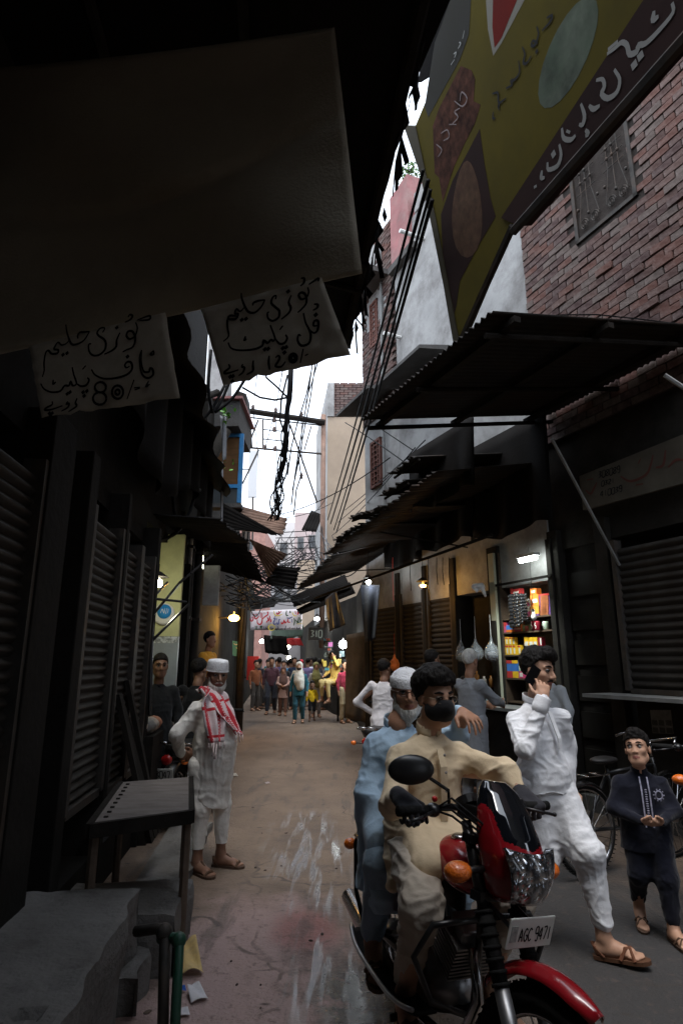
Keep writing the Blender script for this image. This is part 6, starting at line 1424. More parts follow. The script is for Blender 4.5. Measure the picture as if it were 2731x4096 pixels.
tb=thing('tube_light','glowing white tube light over the general store','lamp',RP(2.15,.2,2.95),0,'lit lamps along the lane');s0,z0=Rsz(2110,2238,.2)
mb=MB();mb.tube([RP(s0-.15,.2,z0),RP(s0+.15,.2,z0)],.026,10);mb.build('tube',E_cool,tb,smooth=True);mb=MB();fbox(mb,RP,s0-.17,s0+.17,.15,.25,z0+.03,z0+.07);mb.build('fitting',M_white,tb)
lo_=empty_light('lamp_light','SPOT',RP(s0+.05,.62,z0-.05),70,(.92,1,.96),tb);lo_.data.spot_size=R_(78);lo_.data.spot_blend=.6;lo_.data.shadow_soft_size=.08;lo_.rotation_euler=(RP(2.2,-.05,1.75)-RP(s0+.05,.62,z0-.05)).to_track_quat('-Z','Y').to_euler()
gid=[0]
def good(kind,label,px0,px1,py0,py1,o,dep,col,group,cat,face=None,face2=None):
    """box of goods given by its front corners on the plane at offset o"""
    (a,z1),(b,_)=Rsz(px0,py0,o),Rsz(px1,py0,o);z0=Rsz((px0+px1)/2,py1,o)[1];z1=Rsz((px0+px1)/2,py0,o)[1];s0,s1=min(a,b),max(a,b)
    z0=min(zS,key=lambda q:abs(q-z0))+.001 if min(abs(q-z0)for q in zS)<.05 else z0
    t=thing(kind,label,cat,RP((s0+s1)/2,o,z0),0,group);mb=MB();fbox(mb,RP,s0+.002,s1-.002,o-dep,o,z0,z1);m=mat('print_%d_%d_%d'%tuple(int(c*99)for c in col),col,.4,.12,8);mb.build('pack',m,t)
    w,h=s1-s0,z1-z0
    if face:mb=MB();fbox(mb,RP,s0+w*face[0],s0+w*face[1],o-.01,o+.0015,z0+h*face[2],z0+h*face[3]);mb.build('printed_panel',mat('print_%d_%d_%d'%tuple(int(c*99)for c in face[4]),face[4],.4,.1,8),t)
    if face2:mb=MB();fbox(mb,RP,s0+w*face2[0],s0+w*face2[1],o-.01,o+.003,z0+h*face2[2],z0+h*face2[3]);mb.build('printed_mark',mat('print_%d_%d_%d'%tuple(int(c*99)for c in face2[4]),face2[4],.4,.1,8),t)
    return t
cx=lambda x:1850+x*.3189;cyy=lambda y:2150+y*.3189
YEL,ORG,BLU,RED,PUR,MAR,GRN,WHT,LIL=(.85,.52,.03),(.85,.20,.03),(.06,.20,.60),(.55,.05,.05),(.12,.05,.20),(.26,.015,.03),(.35,.55,.35),(.75,.74,.68),(.45,.30,.55)
for i,x in enumerate((522,565,608)):good('juice_carton','small yellow juice carton in the upper row of the middle shelf',cx(x),cx(x+41),cyy(1250),cyy(1345),OG,.05,YEL,'upper yellow juice cartons','carton',(.2,.6,.1,.7,WHT),(.1,.9,.82,.95,RED))
for i,x in enumerate((528,570,617,680)):good('juice_carton','small yellow juice carton in the lower row of the middle shelf',cx(x),cx(x+43),cyy(1350),cyy(1464),OG,.05,YEL,'lower yellow juice cartons','carton',(.2,.6,.1,.7,WHT),(.1,.9,.82,.95,RED))
for i,x in enumerate((765,822,876)):good('milk_carton','yellow and white milk carton on the middle shelf',cx(x),cx(x+52),cyy(1252),cyy(1360),OG,.06,YEL,'milk cartons','carton',(.1,.9,.02,.5,WHT))
good('red_carton','dark red carton at the end of the milk cartons',cx(936),cx(985),cyy(1252),cyy(1360),OG,.06,MAR,None,'carton',(.1,.45,.1,.9,WHT))
for i,x in enumerate((545,614)):good('squash_bottle','tall blue fruit drink carton on the lower shelf' if i==0 else 'tall blue and orange fruit drink carton with blue cap',cx(x),cx(x+66),cyy(1540),cyy(1760),OG,.07,BLU,'fruit drink cartons','carton',(.0,1,.0,.38,RED if i==0 else YEL),(.0,1,.82,1.0,RED if i==0 else YEL))
good('pink_box','pink box beside the fruit drinks',cx(697),cx(760),cyy(1680),cyy(1760),OG,.07,(.6,.07,.18),None,'box',(.2,.8,.2,.8,WHT));good('green_box','green tin above the pink box',cx(697),cx(735),cyy(1600),cyy(1678),OG,.06,GRN,None,'box',(.2,.8,.3,.8,WHT))
good('orange_pack','topmost orange biscuit pack in the store',cx(840),cx(920),cyy(640),cyy(712),OG,.08,ORG,'orange biscuit packs','pack',(.25,.8,.25,.7,WHT));good('orange_pack','middle orange biscuit pack in the store',cx(840),cx(945),cyy(714),cyy(862),OG,.08,ORG,'orange biscuit packs','pack',(.2,.8,.3,.6,WHT));good('orange_pack','lowest orange biscuit pack in the store',cx(835),cx(948),cyy(864),cyy(985),OG,.08,(.7,.28,.04),'orange biscuit packs','pack',(.45,.85,.35,.7,WHT),(0,1,0,.2,PUR))
pb=good('chocolate_display','dark purple chocolate display card in the store',cx(948),cx(1085),cyy(705),cyy(988),OG,.05,PUR,None,'display',(0,1,.9,1,RED))
for i in range(3):
    for j in range(5):
        s0,z0=Rsz(cx(1000+i*28),cyy(755+j*50),OG);mb=MB();fbox(mb,RP,s0-.03,s0+.03,OG-.01,OG+.012,z0-.03,z0+.03);mb.build('chocolate_bar',mat('print_brown',(.30,.10,.04),.4,.3,20),pb)
good('lilac_box','lilac soap box beside the purple display',cx(1090),cx(1148),cyy(880),cyy(985),OG,.07,LIL,None,'box',(.2,.8,.4,.7,WHT));good('violet_box','violet and yellow box above the lilac one',cx(1088),cx(1140),cyy(795),cyy(878),OG,.06,(.35,.08,.30),None,'box',(.1,.9,.4,.8,YEL))
good('pink_pack','white and pink pack beside the black strips',cx(795),cx(834),cyy(770),cyy(975),OG,.06,WHT,None,'pack',(0,1,.0,.3,(.7,.1,.3)),(.2,.8,.6,.8,(.7,.1,.3)));good('red_pack','red crisp pack at the top of the shelves',cx(595),cx(720),cyy(645),cyy(725),OG,.06,RED,None,'pack',(.2,.9,.3,.6,WHT));good('red_strip','red strip of sachets along the shelf edge',cx(590),cx(612),cyy(640),cyy(985),OG+.02,.02,RED,None,'sachets')
good('blue_box','blue and red matchbox carton on the upper shelf',cx(540),cx(640),cyy(1100),cyy(1172),OG,.08,BLU,None,'box',(.0,1,0,.35,ORG));good('pink_tub','pink lidded tub left of the blue box',cx(508),cx(538),cyy(1065),cyy(1172),OG,.06,(.6,.1,.2),None,'tub',(0,1,.6,1,RED));good('red_tub','small red tub right of the blue box',cx(645),cx(715),cyy(1125),cyy(1170),OG,.06,(.5,.05,.15),None,'tub',(0,1,.5,.7,WHT));good('green_jar','greenish jar of sweets on the upper shelf',cx(740),cx(865),cyy(1095),cyy(1170),OG,.08,(.14,.25,.12),None,'jar',(.35,.7,0,.8,MAR));good('orange_sachet','orange sachet upright beside the sweets jar',cx(718),cx(745),cyy(1035),cyy(1168),OG,.04,ORG,None,'sachet')
def can(label,px,py0,py1,col,face):
    (s0,z0),z1=Rsz(px,py1,OG-.03),Rsz(px,py0,OG-.03)[1];z0=min(zS,key=lambda q:abs(q-z0))+.001;t=thing('drink_can',label,'can',RP(s0,OG-.03,z0),0,'drink cans');h=z1-z0
    mb=MB();mb.lathe([(.034,0),(.040,.01),(.040,h-.015),(.033,h)],16,Matrix.Translation(RP(s0,OG-.03,z0)));mb.build('body',mat('can_%d'%int(col[0]*99),col,.3,0,metal=.3),t,smooth=True);mb=MB();p=RP(s0,OG+.011,z0+h*.5);ribbon(mb,[p+dR*.006-Z*h*.32,p-dR*.012-Z*h*.1,p+dR*.014+Z*.1*h,p-dR*.004+Z*h*.32],.014,nR);mb.build('can_lettering',mat('can_mark',face,.4,0),t)
can('left red cola can on the upper shelf',cx(897),cyy(1045),cyy(1168),MAR,WHT);can('right red cola can on the upper shelf',cx(945),cyy(1045),cyy(1168),MAR,WHT);can('green and white drink can on the upper shelf',cx(1042),cyy(1052),cyy(1168),(.55,.68,.52),RED)
sb_=thing('black_sachet_strip','black strips of sachets hanging in the lit store','sachets',at(cx(700),cyy(900),RP(2.2,OG+.2,0).y))
for i,x in enumerate((640,690,750)):
    mb=MB();(s0,z1),z0=Rsz(cx(x),cyy(710),OG+.10),Rsz(cx(x),cyy(1130-40*i),OG+.10)[1]
    mb.grid(lambda u,v:RP(s0+(v-.5)*.19,OG+.10+.025*abs(math.sin(u*9*math.pi))+.01*math.sin(v*9+i),z1+(z0-z1)*u),36,8,thick=.006);mb.build('strip',mat('black_sachet',(.02,.02,.022),.25,.3,9),sb_,smooth=True)
lb_=thing('unlit_bulb','unlit white bulb dangling in the store','lamp',at(cx(890),cyy(995),RP(2.0,OG+.3,0).y));p=Vector(lb_.location);mb=MB();mb.lathe([(.012,.06),(.022,.04),(.036,.005),(.034,-.02),(.015,-.04)],14,Matrix.Translation(p));mb.build('glass',M_white,lb_,smooth=True);mb=MB();mb.tube([p+Z*.06,p+Z*.1],.014,8);mb.tube([p+Z*.1,p+Z*.9],.003,5);mb.build('flex',M_cable,lb_)
# counter of the store
sc_=thing('store_counter','dark counter of the general store behind the man on the phone','counter',RP(2.1,.3,0));mb=MB();fbox(mb,RP,1.65,2.75,.0,.42,0,1.0);mb.build('front',M_dark,sc_,bevel=.01);mb=MB();fbox(mb,RP,1.62,2.80,-.02,.46,1.002,1.04);mb.build('top',M_grey,sc_)
for i,(s,c)in enumerate(((2.62,(.35,.5,.55)),(2.48,(.3,.3,.3)))):mb=MB();fbox(mb,RP,s,s+.1,.2,.32,1.042,1.17-.03*i);mb.build('small_box',mat('counter_box_%d'%i,c,.5,.2,9),origin=RP(s,.25,1.04),label=['pale blue box on the store counter','grey box on the store counter'][i],cat='box')
# orange-lit wall with bags
M_pla=mat('clear_bag',(.50,.54,.58),.15,.3,20,alpha=.32,spec=.8,bump=.6,bscale=30)
for i,(px,py,w)in enumerate(((1842,2560,.16),(1900,2552,.19),(1962,2548,.18))):
    s0,z1=Rsz(px,py,.25);lab=['leftmost clear plastic bag hanging by the store','middle clear plastic bag hanging by the store','clear plastic bag hanging nearest the store jamb'][i]
    d=Sdf(.011);c=RP(s0,.25,z1-.19);d.cone(c+Z*.19,c+Z*.05,.012,.05,.03);d.ell(c-Z*.02,(w*.55,w*.5,.11),k=.05);t=thing('plastic_bag',lab,'bag',RP(s0,.25,z1),0,'clear bags hanging by the store');o=soft('bag',d,M_pla,t,.012,16,(1,1,.4),50+i);o.location=-Vector(t.location)
    mb=MB();mb.ball(c-Z*.05,(w*.4,w*.4,.06),6);mb.build('contents',mat('bag_contents_%d'%i,[(.25,.27,.2),(.10,.10,.12),(.2,.2,.22)][i],.5,.5,25),t);mb=MB();mb.tube([RP(s0,.25,z1),RP(s0,.25,z1+.3)],.003,5);mb.build('string',M_white,t)
bgw=thing('spare_goods','amber bottles and tins on the shelf below the plastic bags','goods',RP(3.2,-.1,1.3));
for i in range(9):
    s=2.98+.085*i;mb=MB();h=random.uniform(.12,.24);mb.lathe([(.03,0),(.032,h*.7),(.014,h*.82),(.014,h)],10,Matrix.Translation(RP(s,.02+.05*(i%2),1.25)));mb.build('bottle',mat('bottle_%d'%(i%3),[(.35,.15,.04),(.3,.28,.25),(.12,.10,.09)][i%3],.2,.2,9),bgw,smooth=True)
mb=MB();fbox(mb,RP,2.95,3.78,-.05,.15,1.21,1.249);mb.build('shelf',M_dark,bgw)
ob=thing('orange_bag','small orange bag hanging before the grey shutter','bag',RP(*[Rsz(1578,2660,.15)[0],.15,Rsz(1578,2660,.15)[1]]));p=Vector(ob.location);d=Sdf(.012);d.ell(p,(.09,.08,.11),k=.02);d.cone(p,p+Z*.2,.05,.01,.05);o=soft('bag',d,mat('orange_plastic',(.85,.22,.05),.45,.2,9),ob,.015,14);o.location=-p;mb=MB();mb.tube([p+Z*.2,p+Z*.55],.004,5);mb.build('string',mat('red_string',(.5,.05,.03),.7,0),ob)
rg=thing('white_rag','knotted white rag hanging from the rail by the store','rag',at(1920,2370,RP(3.1,.3,0).y));d=Sdf(.012);q=[at(1893,2342,8.6),at(1925,2345,8.6),at(1940,2385,8.6),at(1950,2395,8.6)];d.chain([q[0],q[1],q[2]],[.03,.045,.02],.03);d.chain([q[1],at(1905,2365,8.6),at(1888,2350,8.6)],[.03,.02,.02],.02);o=soft('rag',d,F_white,rg,.012,16);o.location=-Vector(rg.location)
# hanging cords under the awnings
for i,px in enumerate((1712,1746,1770,1795,1640,1570)):
    p=Rsz(px,2230,.5);L_=random.uniform(.4,.9);mb=MB();top=RP(p[0],.5,p[1]);mb.tube([top,top-Z*L_*.5+dR*.02,top-Z*L_],.006,5);mb.build('dangling_string',M_cable if i!=5 else mat('red_string',(.5,.05,.03),.7,0),origin=top,label='dark cord dangling below the right awnings' if i!=5 else 'thin red cord dangling by the far shutter',cat='cord',group='cords dangling below the right awnings' if i!=5 else None)

# ------------------------------------------------------------------ left side: lit doorway kiosk
kd=thing('lit_doorway','narrow lit doorway with yellow wall and blue plate on the left','doorway',LP(6.6,-.6,0));M_yw=mat('yellow_wall',(.56,.56,.30),.8,.15,3,dirt=(.3,.3,.16),dscale=2,damt=.4)
yk=7.15;xk0,xk1=at(590,2500,yk).x-.3,at(700,2500,yk).x+.05;zA,zBn,zC=3.1,at(640,2545,yk).z,at(640,2572,yk).z
mb=MB();mb.box(((xk0+xk1)/2,yk+.03,(zA+zBn)/2),(xk1-xk0,.05,zA-zBn));mb.build('upper_wall',M_yw,kd);mb=MB();mb.box(((xk0+xk1)/2,yk+.03,(zBn+zC)/2-.001),(xk1-xk0,.056,zBn-zC-.004));mb.build('tile_band',mat('tile_band',(.38,.40,.42),.4,.5,16,ramp=(.45,.55)),kd);mb=MB();mb.box(((xk0+xk1)/2,yk+.03,zC/2),(xk1-xk0,.05,zC));mb.build('lower_wall',mat('grey_tile',(.30,.33,.36),.35,.2,3),kd)
mb=MB();mb.box((xk0,6.6,1.6),(.05,1.2,3.2));mb.build('side_wall',M_yw,kd)
c=at(656,2457,yk);cl=thing('round_plate','round white and blue plate hung on the yellow doorway wall','wall plate',V(c.x,yk-.02,c.z));mb=MB();mb.lathe([(.0,0),(.125,0),(.13,.012),(.10,.02)],24,Matrix.Translation((c.x,yk-.001,c.z))@Matrix.Rotation(R_(90),4,'X'));mb.build('rim',M_white,cl,smooth=True);mb=MB();mb.lathe([(.0,.0),(.085,.0),(.08,.012),(.0,.014)],24,Matrix.Translation((c.x+.01,yk-.021,c.z+.03))@Matrix.Rotation(R_(90),4,'X'));mb.build('disc',mat('plate_blue',(.02,.22,.55),.4,.1,5),cl,smooth=True)
mb=MB();o_=V(c.x+.01,yk-.038,c.z+.03)
for s in([(-.04,-.02),(-.02,.03),(0,-.02),(.01,.04)],[(.02,-.03),(.035,.04)],[(.045,-.02),(.05,.03)]):ribbon(mb,[o_+V(a,0,b)for a,b in s],.008,V(0,-1,0))
mb.build('lettering',M_white,cl)
mb=MB();fbox(mb,LP,5.95,6.5,-.3,.10,0,.92);kc=mb.build('doorway_counter',M_dark,origin=LP(6.5,0,0),label='dark stall counter before the lit doorway',cat='counter')
bdl=thing('goods_pile','pale bundled goods on the doorway counter','goods',LP(6.35,0,.93))
for i in range(6):
    d=Sdf(.016);c=LP(6.0+.08*i,-.05+.06*(i%2),1.0);d.ell(c,(.09,.08,.075),k=.02);o=soft('bundle',d,mat('bundle_%d'%(i%3),[(.3,.26,.22),(.2,.19,.18),(.28,.12,.07)][i%3],.7,.3,12),bdl,.02,15,seed=60+i);o.location=-Vector(bdl.location)
# black braces, pipes and cabling on the left wall
br=thing('awning_brace','black diagonal iron braces crossing the lit doorway','brace',LP(6,.3,2.2))
for a,b in(((612,2560),(757,2415)),((612,2460),(720,2330)),((720,2330),(850,2220)),((612,2395),(745,2408)),((612,2390),(670,2330))):mb=MB();mb.tube([at(*a,5.9),at(*b,6.3)],.014,6);mb.build('bar',M_blackp,br)
mb=MB();mb.tube([at(612,2330,5.9),at(600,2860,5.9)],.02,6);mb.build('post',M_blackp,br)
for i,(px,r,m,lab)in enumerate(((700,.03,M_iron,'dark iron pipe beside the lit doorway'),(716,.022,M_iron,'thin rusty pipe next to the lit doorway'),(738,.035,M_white,'pale grey downpipe on the left wall'),(752,.02,M_iron,'slim dark pipe right of the pale downpipe'),(775,.06,M_grime,'thick plastered duct on the left wall'))):
    p=at(px,2600,8.0+.25*i);t=thing('wall_pipe',lab,'pipe',V(p.x,p.y,0),0,'pipes on the left wall');mb=MB();mb.tube([V(p.x,p.y,.1),V(p.x,p.y,3.6)],r,8);mb.build('pipe',m,t,smooth=True)
    for z in(1.0,2.2,3.2):mb=MB();mb.box((p.x,p.y,z),(r*2.6,r*2.6,.04));mb.build('clamp',M_iron,t)
pw=thing('pale_wall','patch of pale plaster wall at the left stall','wall',LP(9.3,0,0));mb=MB();A=at(815,2260,10.2);B=at(868,2420,10.2);mb.box(((A.x+B.x)/2,10.3,(A.z+B.z)/2),(B.x-A.x,.1,A.z-B.z));mb.build('plaster',M_plaster,pw)
sr=thing('fallen_shade','slanting pale panel under the left awning','panel',at(740,2240,9));mb=MB();mb.slab(at(700,2222,9),at(765,2265,9),at(800,2290,9),at(690,2290,9),.03,V(0,-1,0));mb.build('panel',mat('dim_panel',(.2,.19,.16),.8,.3,3),sr)
# big fallen pipe / diagonal beam
for i,(a,ya,b,yb,r,lab)in enumerate((((905,1720),9.3,(700,2110),9.0,.09,'thick sloping grey beam on the left wall'),((870,1570),8.0,(600,1680),6.6,.05,'black pole sticking out below the price sign'))):
    mb=MB();mb.tube([at(*a,ya),at(*b,yb)],r,8);mb.build('beam',M_grime if i==0 else M_dark,origin=at(*b,yb),label=lab,cat='beam',smooth=True)
# leaning planks, table
for i,(s,w,h,tl_)in enumerate(((4.86,.10,1.05,.05),(4.99,.12,.95,.08),(5.13,.07,1.15,.03),(5.25,.10,.85,.1))):
    mb=MB();mb.hexa([LP(s,.05+.25,.3),LP(s+w,.05+.25,.3),LP(s+w,.09+.25,.3),LP(s,.09+.25,.3),LP(s,-.02,.3+h),LP(s+w,-.02,.3+h),LP(s+w,.02,.3+h),LP(s,.02,.3+h)]);mb.build('plank',M_dark,origin=LP(s,.2,.3),label=['widest dark plank leaning on the left shutter','second dark plank leaning on the left shutter','tall narrow plank leaning on the left shutter','short plank leaning nearest the lit doorway'][i],cat='plank',group='planks leaning on the left shutter')
tq=[atz(358,3300,.75),atz(768,3244,.75),atz(765,3107,.75),atz(484,3128,.75)];tw=thing('wooden_table','worn low wooden table in front of the left shutter','table',(tq[0]+tq[2])/2-Z*.75)
M_tab=mat('worn_table_board',(.18,.16,.148),.85,.2,5,.35,40,dirt=(.09,.075,.065),dscale=4,damt=.5,stretch=(1,3,1))
tin=[tq[0].lerp(tq[1],.0),tq[1],tq[2],tq[3]];mb=MB();mb.slab(*tin,.03,Z);mb.build('table_top',M_tab,tw,bevel=.004)
for a,b,w in((tq[0],tq[1],.05),(tq[1],tq[2],.05),(tq[3],tq[0],.06)):
    d_=(b-a).normalized();n_=V(d_.y,-d_.x,0)*.018;mb=MB();mb.hexa([a-n_-Z*.065,b-n_-Z*.065,b+n_-Z*.065,a+n_-Z*.065,a-n_+Z*.006,b-n_+Z*.006,b+n_+Z*.006,a+n_+Z*.006]);mb.build('edge_batten',M_dark,tw)
for a in tq:
    c=a.lerp((tq[0]+tq[2])/2,.09);mb=MB();mb.tube([V(c.x,c.y,0.0),V(c.x,c.y,.70)],.026,7);mb.build('leg',mat('turned_leg',(.12,.09,.07),.8,.3,9),tw)
for i in range(9):p=tq[0].lerp(tq[3],(i+.5)/9).lerp((tq[1]+tq[2])/2,.12);mb=MB();mb.box(p+Z*.004,(.022,.016,.008));mb.build('staple',M_dark,tw)
# pipes at the platform foot
for lab,m,pts,r in(('grey iron water pipe bending over the low step',M_iron,[(545,3725),(620,3715),(655,3715),(660,3745),(665,4010)],.024),('green plastic water pipe bending down by the kerb',mat('green_plastic',(.012,.07,.04),.5,.2,8,dirt=(.05,.045,.04),dscale=4,damt=.6),[(640,3755),(690,3752),(715,3752),(718,3775),(705,4050)],.022)):
    yy=[3.25,3.2,3.17,3.16,2.93]if r>.023 else[3.2,3.16,3.14,3.13,2.84];P=[at(a,b,y)for(a,b),y in zip(pts,yy)];P[-1].z=-.01;t=thing('water_pipe',lab,'pipe',P[-1]);mb=MB();mb.tube(P,r,10);mb.build('pipe',m,t,smooth=True);mb=MB();mb.ball(P[2].lerp(P[3],.4),r*1.55,8);mb.build('elbow',m,t,smooth=True)
# litter
def scrap(label,px,py,w,h,col,rot,lift=.02,rough=.8,extra=None):
    c=atz(px,py,.004);mb=MB();r=random.Random(px)
    def fn(u,v):x,y=(u-.5)*w*(1-.3*v),(v-.5)*h;return c+Matrix.Rotation(rot,3,'Z')@V(x,y,.006+lift*(abs(math.sin(u*3+v*2))*.5+v*v))
    mb.grid(fn,8,8,thick=.001);return mb.build('paper_scrap',mat('scrap_%d'%px,col,rough,.15,20,dirt=(.3,.25,.2),dscale=12,damt=.4),smooth=True,origin=c,label=label,cat='paper')
scrap('curled yellow paper leaning at the kerb',755,3870,.13,.22,(.60,.42,.16),.35,.07);scrap('white folded paper scrap on the ground at the left',785,3985,.085,.12,(.62,.60,.62),.5);scrap('small white ticket near the green pipe',722,4058,.09,.05,(.60,.58,.60),.2,.008);scrap('bright blue wrapper by the green pipe',725,3965,.05,.025,(.03,.12,.5),.2,.01);scrap('pale wrapper lying beside the old man',935,3105,.12,.08,(.45,.42,.36),.4,.02);scrap('tiny green scrap near the old man',893,3308,.05,.03,(.02,.35,.2),.1,.005);scrap('pinkish scrap on the ground beyond the old man',1070,3135,.08,.05,(.35,.3,.3),.7,.01)
for i in range(26):
    x,y=random.uniform(-1.0,.1)-.1,random.uniform(2.4,7.5);c=V(x,y,.003);mb=MB();a=random.uniform(0,3);l=random.uniform(.006,.024);mb.ball(c,(l,l*.6,.005),4,0,Matrix.Rotation(a,3,'Z'));mb.build('pebble',mat('pebble_%d'%(i%3),[(.05,.04,.035),(.12,.09,.07),(.07,.05,.045)][i%3],.8,.2,20),origin=c,label='small dark crumb of dirt on the lane',cat='pebble',group='crumbs of dirt on the lane')
# ------------------------------------------------------------------ left awnings, bent tin sheets, hangings
def sheet(label,quad,m,n,amp,seed,name='tin_awning',sag=.0,jag=.03):
    A,B,C_,D_=[at(px,py,y)for px,py,y in quad];t=thing(name,label,'awning',(A+B+C_+D_)/4,0,'left awnings and sheets');corrugated('sheet',A,B,C_,D_,m,t,n,amp,sag,jag,seed);return t
sheet('rusty sagging tin sheet below the blue balcony',[(1150,2075,11.0),(1128,2140,10.4),(880,2115,10.6),(895,2005,11.6)],M_rust,8,.03,3)
sheet('dark valance under the rusty tin sheet',[(1130,2145,10.35),(1020,2125,10.2),(885,2118,10.1),(890,2010,10.4)],M_can,6,.02,4)
sheet('crumpled fan of rusty tin hanging at the left',[(1145,2215,12.0),(1075,2310,11.8),(1010,2175,11.6),(1000,2160,12.0)],M_rust,9,.045,5)
sheet('black drooping sheet end beside the tin fan',[(1200,2272,12.2),(1178,2352,12.1),(1060,2330,11.9),(1090,2262,12.1)],M_can,5,.02,6)
sheet('long dark awning on the left above the stalls',[(1060,2330,11.5),(985,2170,9.6),(760,2150,9.2),(800,2260,10.8)],M_can,10,.02,7)
sheet('dark sooty awning over the left doorway',[(1000,2170,9.0),(880,2080,6.5),(600,2060,6.2),(700,2150,8.6)],M_can,12,.02,8)
sheet('black cloth awning far along the left',[(1110,2400,17),(1095,2430,16),(960,2420,15.5),(980,2370,17)],M_can,6,.02,9);sheet('small black awning with a round lump far left',[(1075,2390,18.5),(1080,2430,18),(990,2440,18),(1000,2395,19)],M_can,6,.03,10)
sheet('black awning jutting in from the right over the bend',[(1160,2390,18),(1175,2425,17),(1400,2350,15),(1380,2300,17)],M_can,8,.03,11);sheet('second black awning above the wall boards at the bend',[(1188,2440,17.5),(1200,2455,16.5),(1420,2370,14.5),(1400,2330,16)],M_can,8,.03,12);sheet('fringed black sheet on the right under the cream house',[(1330,2235,15),(1345,2160,14),(1500,2110,12.5),(1480,2230,14)],M_can,8,.03,13);sheet('dark sheet hanging below the cream house corner',[(1205,2120,19.5),(1265,2128,19),(1290,2060,19.4),(1245,2040,19.8)],M_can,5,.02,14)
sheet('pale green cloth awning across the far lane',[(1080,2560,24),(1210,2545,23.6),(1215,2500,23.4),(1090,2510,24)],fabric('green_awning_cloth',(.16,.22,.18)),3,.03,15);sheet('red cloth awning in the far lane',[(1140,2580,26),(1215,2585,25.5),(1200,2553,25.5),(1128,2552,26)],fabric('red_awning_cloth',(.45,.03,.03)),3,.03,16);sheet('black tarpaulin sagging over the crowd',[(1060,2610,24),(1155,2622,23.8),(1145,2545,23.6),(1055,2540,24.2)],M_can,3,.03,17)
# rags and plastic on the left
for i,(quad,m,lab)in enumerate((([(880,1660,8.8),(905,1670,8.8),(905,1830,8.8),(890,1850,8.8)],F_slate,'torn grey rag hanging by the leaning pole'),([(878,1850,9),(893,1850,9),(890,2120,9),(884,2110,9)],F_slate,'long thin torn strip hanging on the left'))):
    A,B,C_,D_=[at(*q)for q in quad];mb=MB();mb.grid(lambda u,v:A.lerp(B,u).lerp(D_.lerp(C_,u),v)+V(0,.03*math.sin(u*6+v*3),0),8,14,thick=.003);mb.build('hanging_rag',m,smooth=True,origin=A,label=lab,cat='rag')
for i,(px,py)in enumerate(((903,1655),(915,1865))):
    c=at(px,py,8.7);t=thing('wall_plant',['small bright green plant sprouting from the left beam','tiny green sprig below the leaning pole'][i],'plant',c);mb=MB()
    for k in range(16 if i==0 else 6):
        a=Euler((random.uniform(-1,1),random.uniform(-1,1),random.uniform(0,6))).to_matrix();l=random.uniform(.05,.1);o=c+V(random.gauss(0,.05),random.gauss(0,.04),random.gauss(0,.06));mb.add([o,o+a@V(l*.4,l*.5,0),o+a@V(0,l,.01),o+a@V(-l*.4,l*.5,0)],[(0,1,2,3)])
    mb.build('foliage',mat('bright_leaf',(.16,.42,.06),.5,.3,6),t)

# ------------------------------------------------------------------ right: dark hangings at the bend
hgs=[('black framed banner leaning out at the bend',[(1300,2395,14),(1345,2360,13.8),(1382,2500,13.8),(1318,2525,14)],mat('dark_poster',(.05,.05,.055),.3,.5,6)),('dark hanging cloth bundle under the white bulb',[(1440,2340,10.8),(1520,2340,10.6),(1500,2560,10.6),(1460,2570,10.8)],fabric('dark_blue_cloth',(.004,.005,.009))),('brown tarpaulin wall hung beside the far pier',[(1385,2540,13.2),(1490,2520,12.6),(1490,2900,12.6),(1380,2870,13.2)],mat('brown_tarp',(.11,.09,.07),.8,.3,3,dirt=(.05,.04,.03),dscale=2,damt=.6))]
for lab,quad,m in hgs:
    A,B,C_,D_=[at(*q)for q in quad];mb=MB();mb.grid(lambda u,v:A.lerp(B,u).lerp(D_.lerp(C_,u),v)+V(0,.05*math.sin(u*9+v*2)*(.3+v),0),16,16,thick=.004);mb.build('hanging_sheet',m,smooth=True,origin=A,label=lab,cat='hanging')
for i,(px,py,w,h,txt)in enumerate(((1265,2535,62,50,'310'),(1312,2578,38,30,'600'),(1312,2618,40,32,'675'))):
    y=17.5;c=at(px,py,y);sc2=y/2480;t=thing('price_board',['black price board with pale numerals under the banner','upper small price board reading 600','lower small price board reading 675'][i],'sign',c,0,'dark price boards at the bend');mb=MB();mb.box(c,(w*sc2,.03,h*sc2));mb.build('board',M_blackp,t)
    mb=MB();f=lambda a,b:V(c.x+(a-.5)*w*sc2,c.y-.018,c.z+(.5-b)*h*sc2)
    for s in digits(txt,.15,.25,.19,.5):ribbon(mb,[f(a,b)for a,b in s],.03,V(0,-1,0),False)
    mb.build('numerals',mat('chalk',(.18,.2,.18),.8,0),t)
bs=thing('blue_notice','blue notice board with white writing on the left pole','sign',at(956,2570,15));C4=[at(930,2562,15),at(980,2572,15),at(980,2630,15),at(930,2622,15)];mb=MB();mb.slab(*C4,.02,V(0,-1,0));mb.build('board',mat('notice_blue',(.05,.22,.30),.6,.15,4),bs)
cb=lambda x,y:(930+x*50,2562+y*58+x*8);mb=MB()
for s in[[(.1,.2),(.3,.25),(.5,.15),(.7,.25),(.9,.2)],[(.3,.45),(.45,.5),(.6,.42),(.75,.5)],[(.45,.7),(.45,.85)],[(.55,.7),(.62,.72),(.55,.85),(.65,.85)],[(.7,.75),(.9,.8)]]:ribbon(mb,[at(*cb(a,b),14.97)for a,b in s],.02,V(0,-1,0))
mb.build('lettering',M_white,bs)

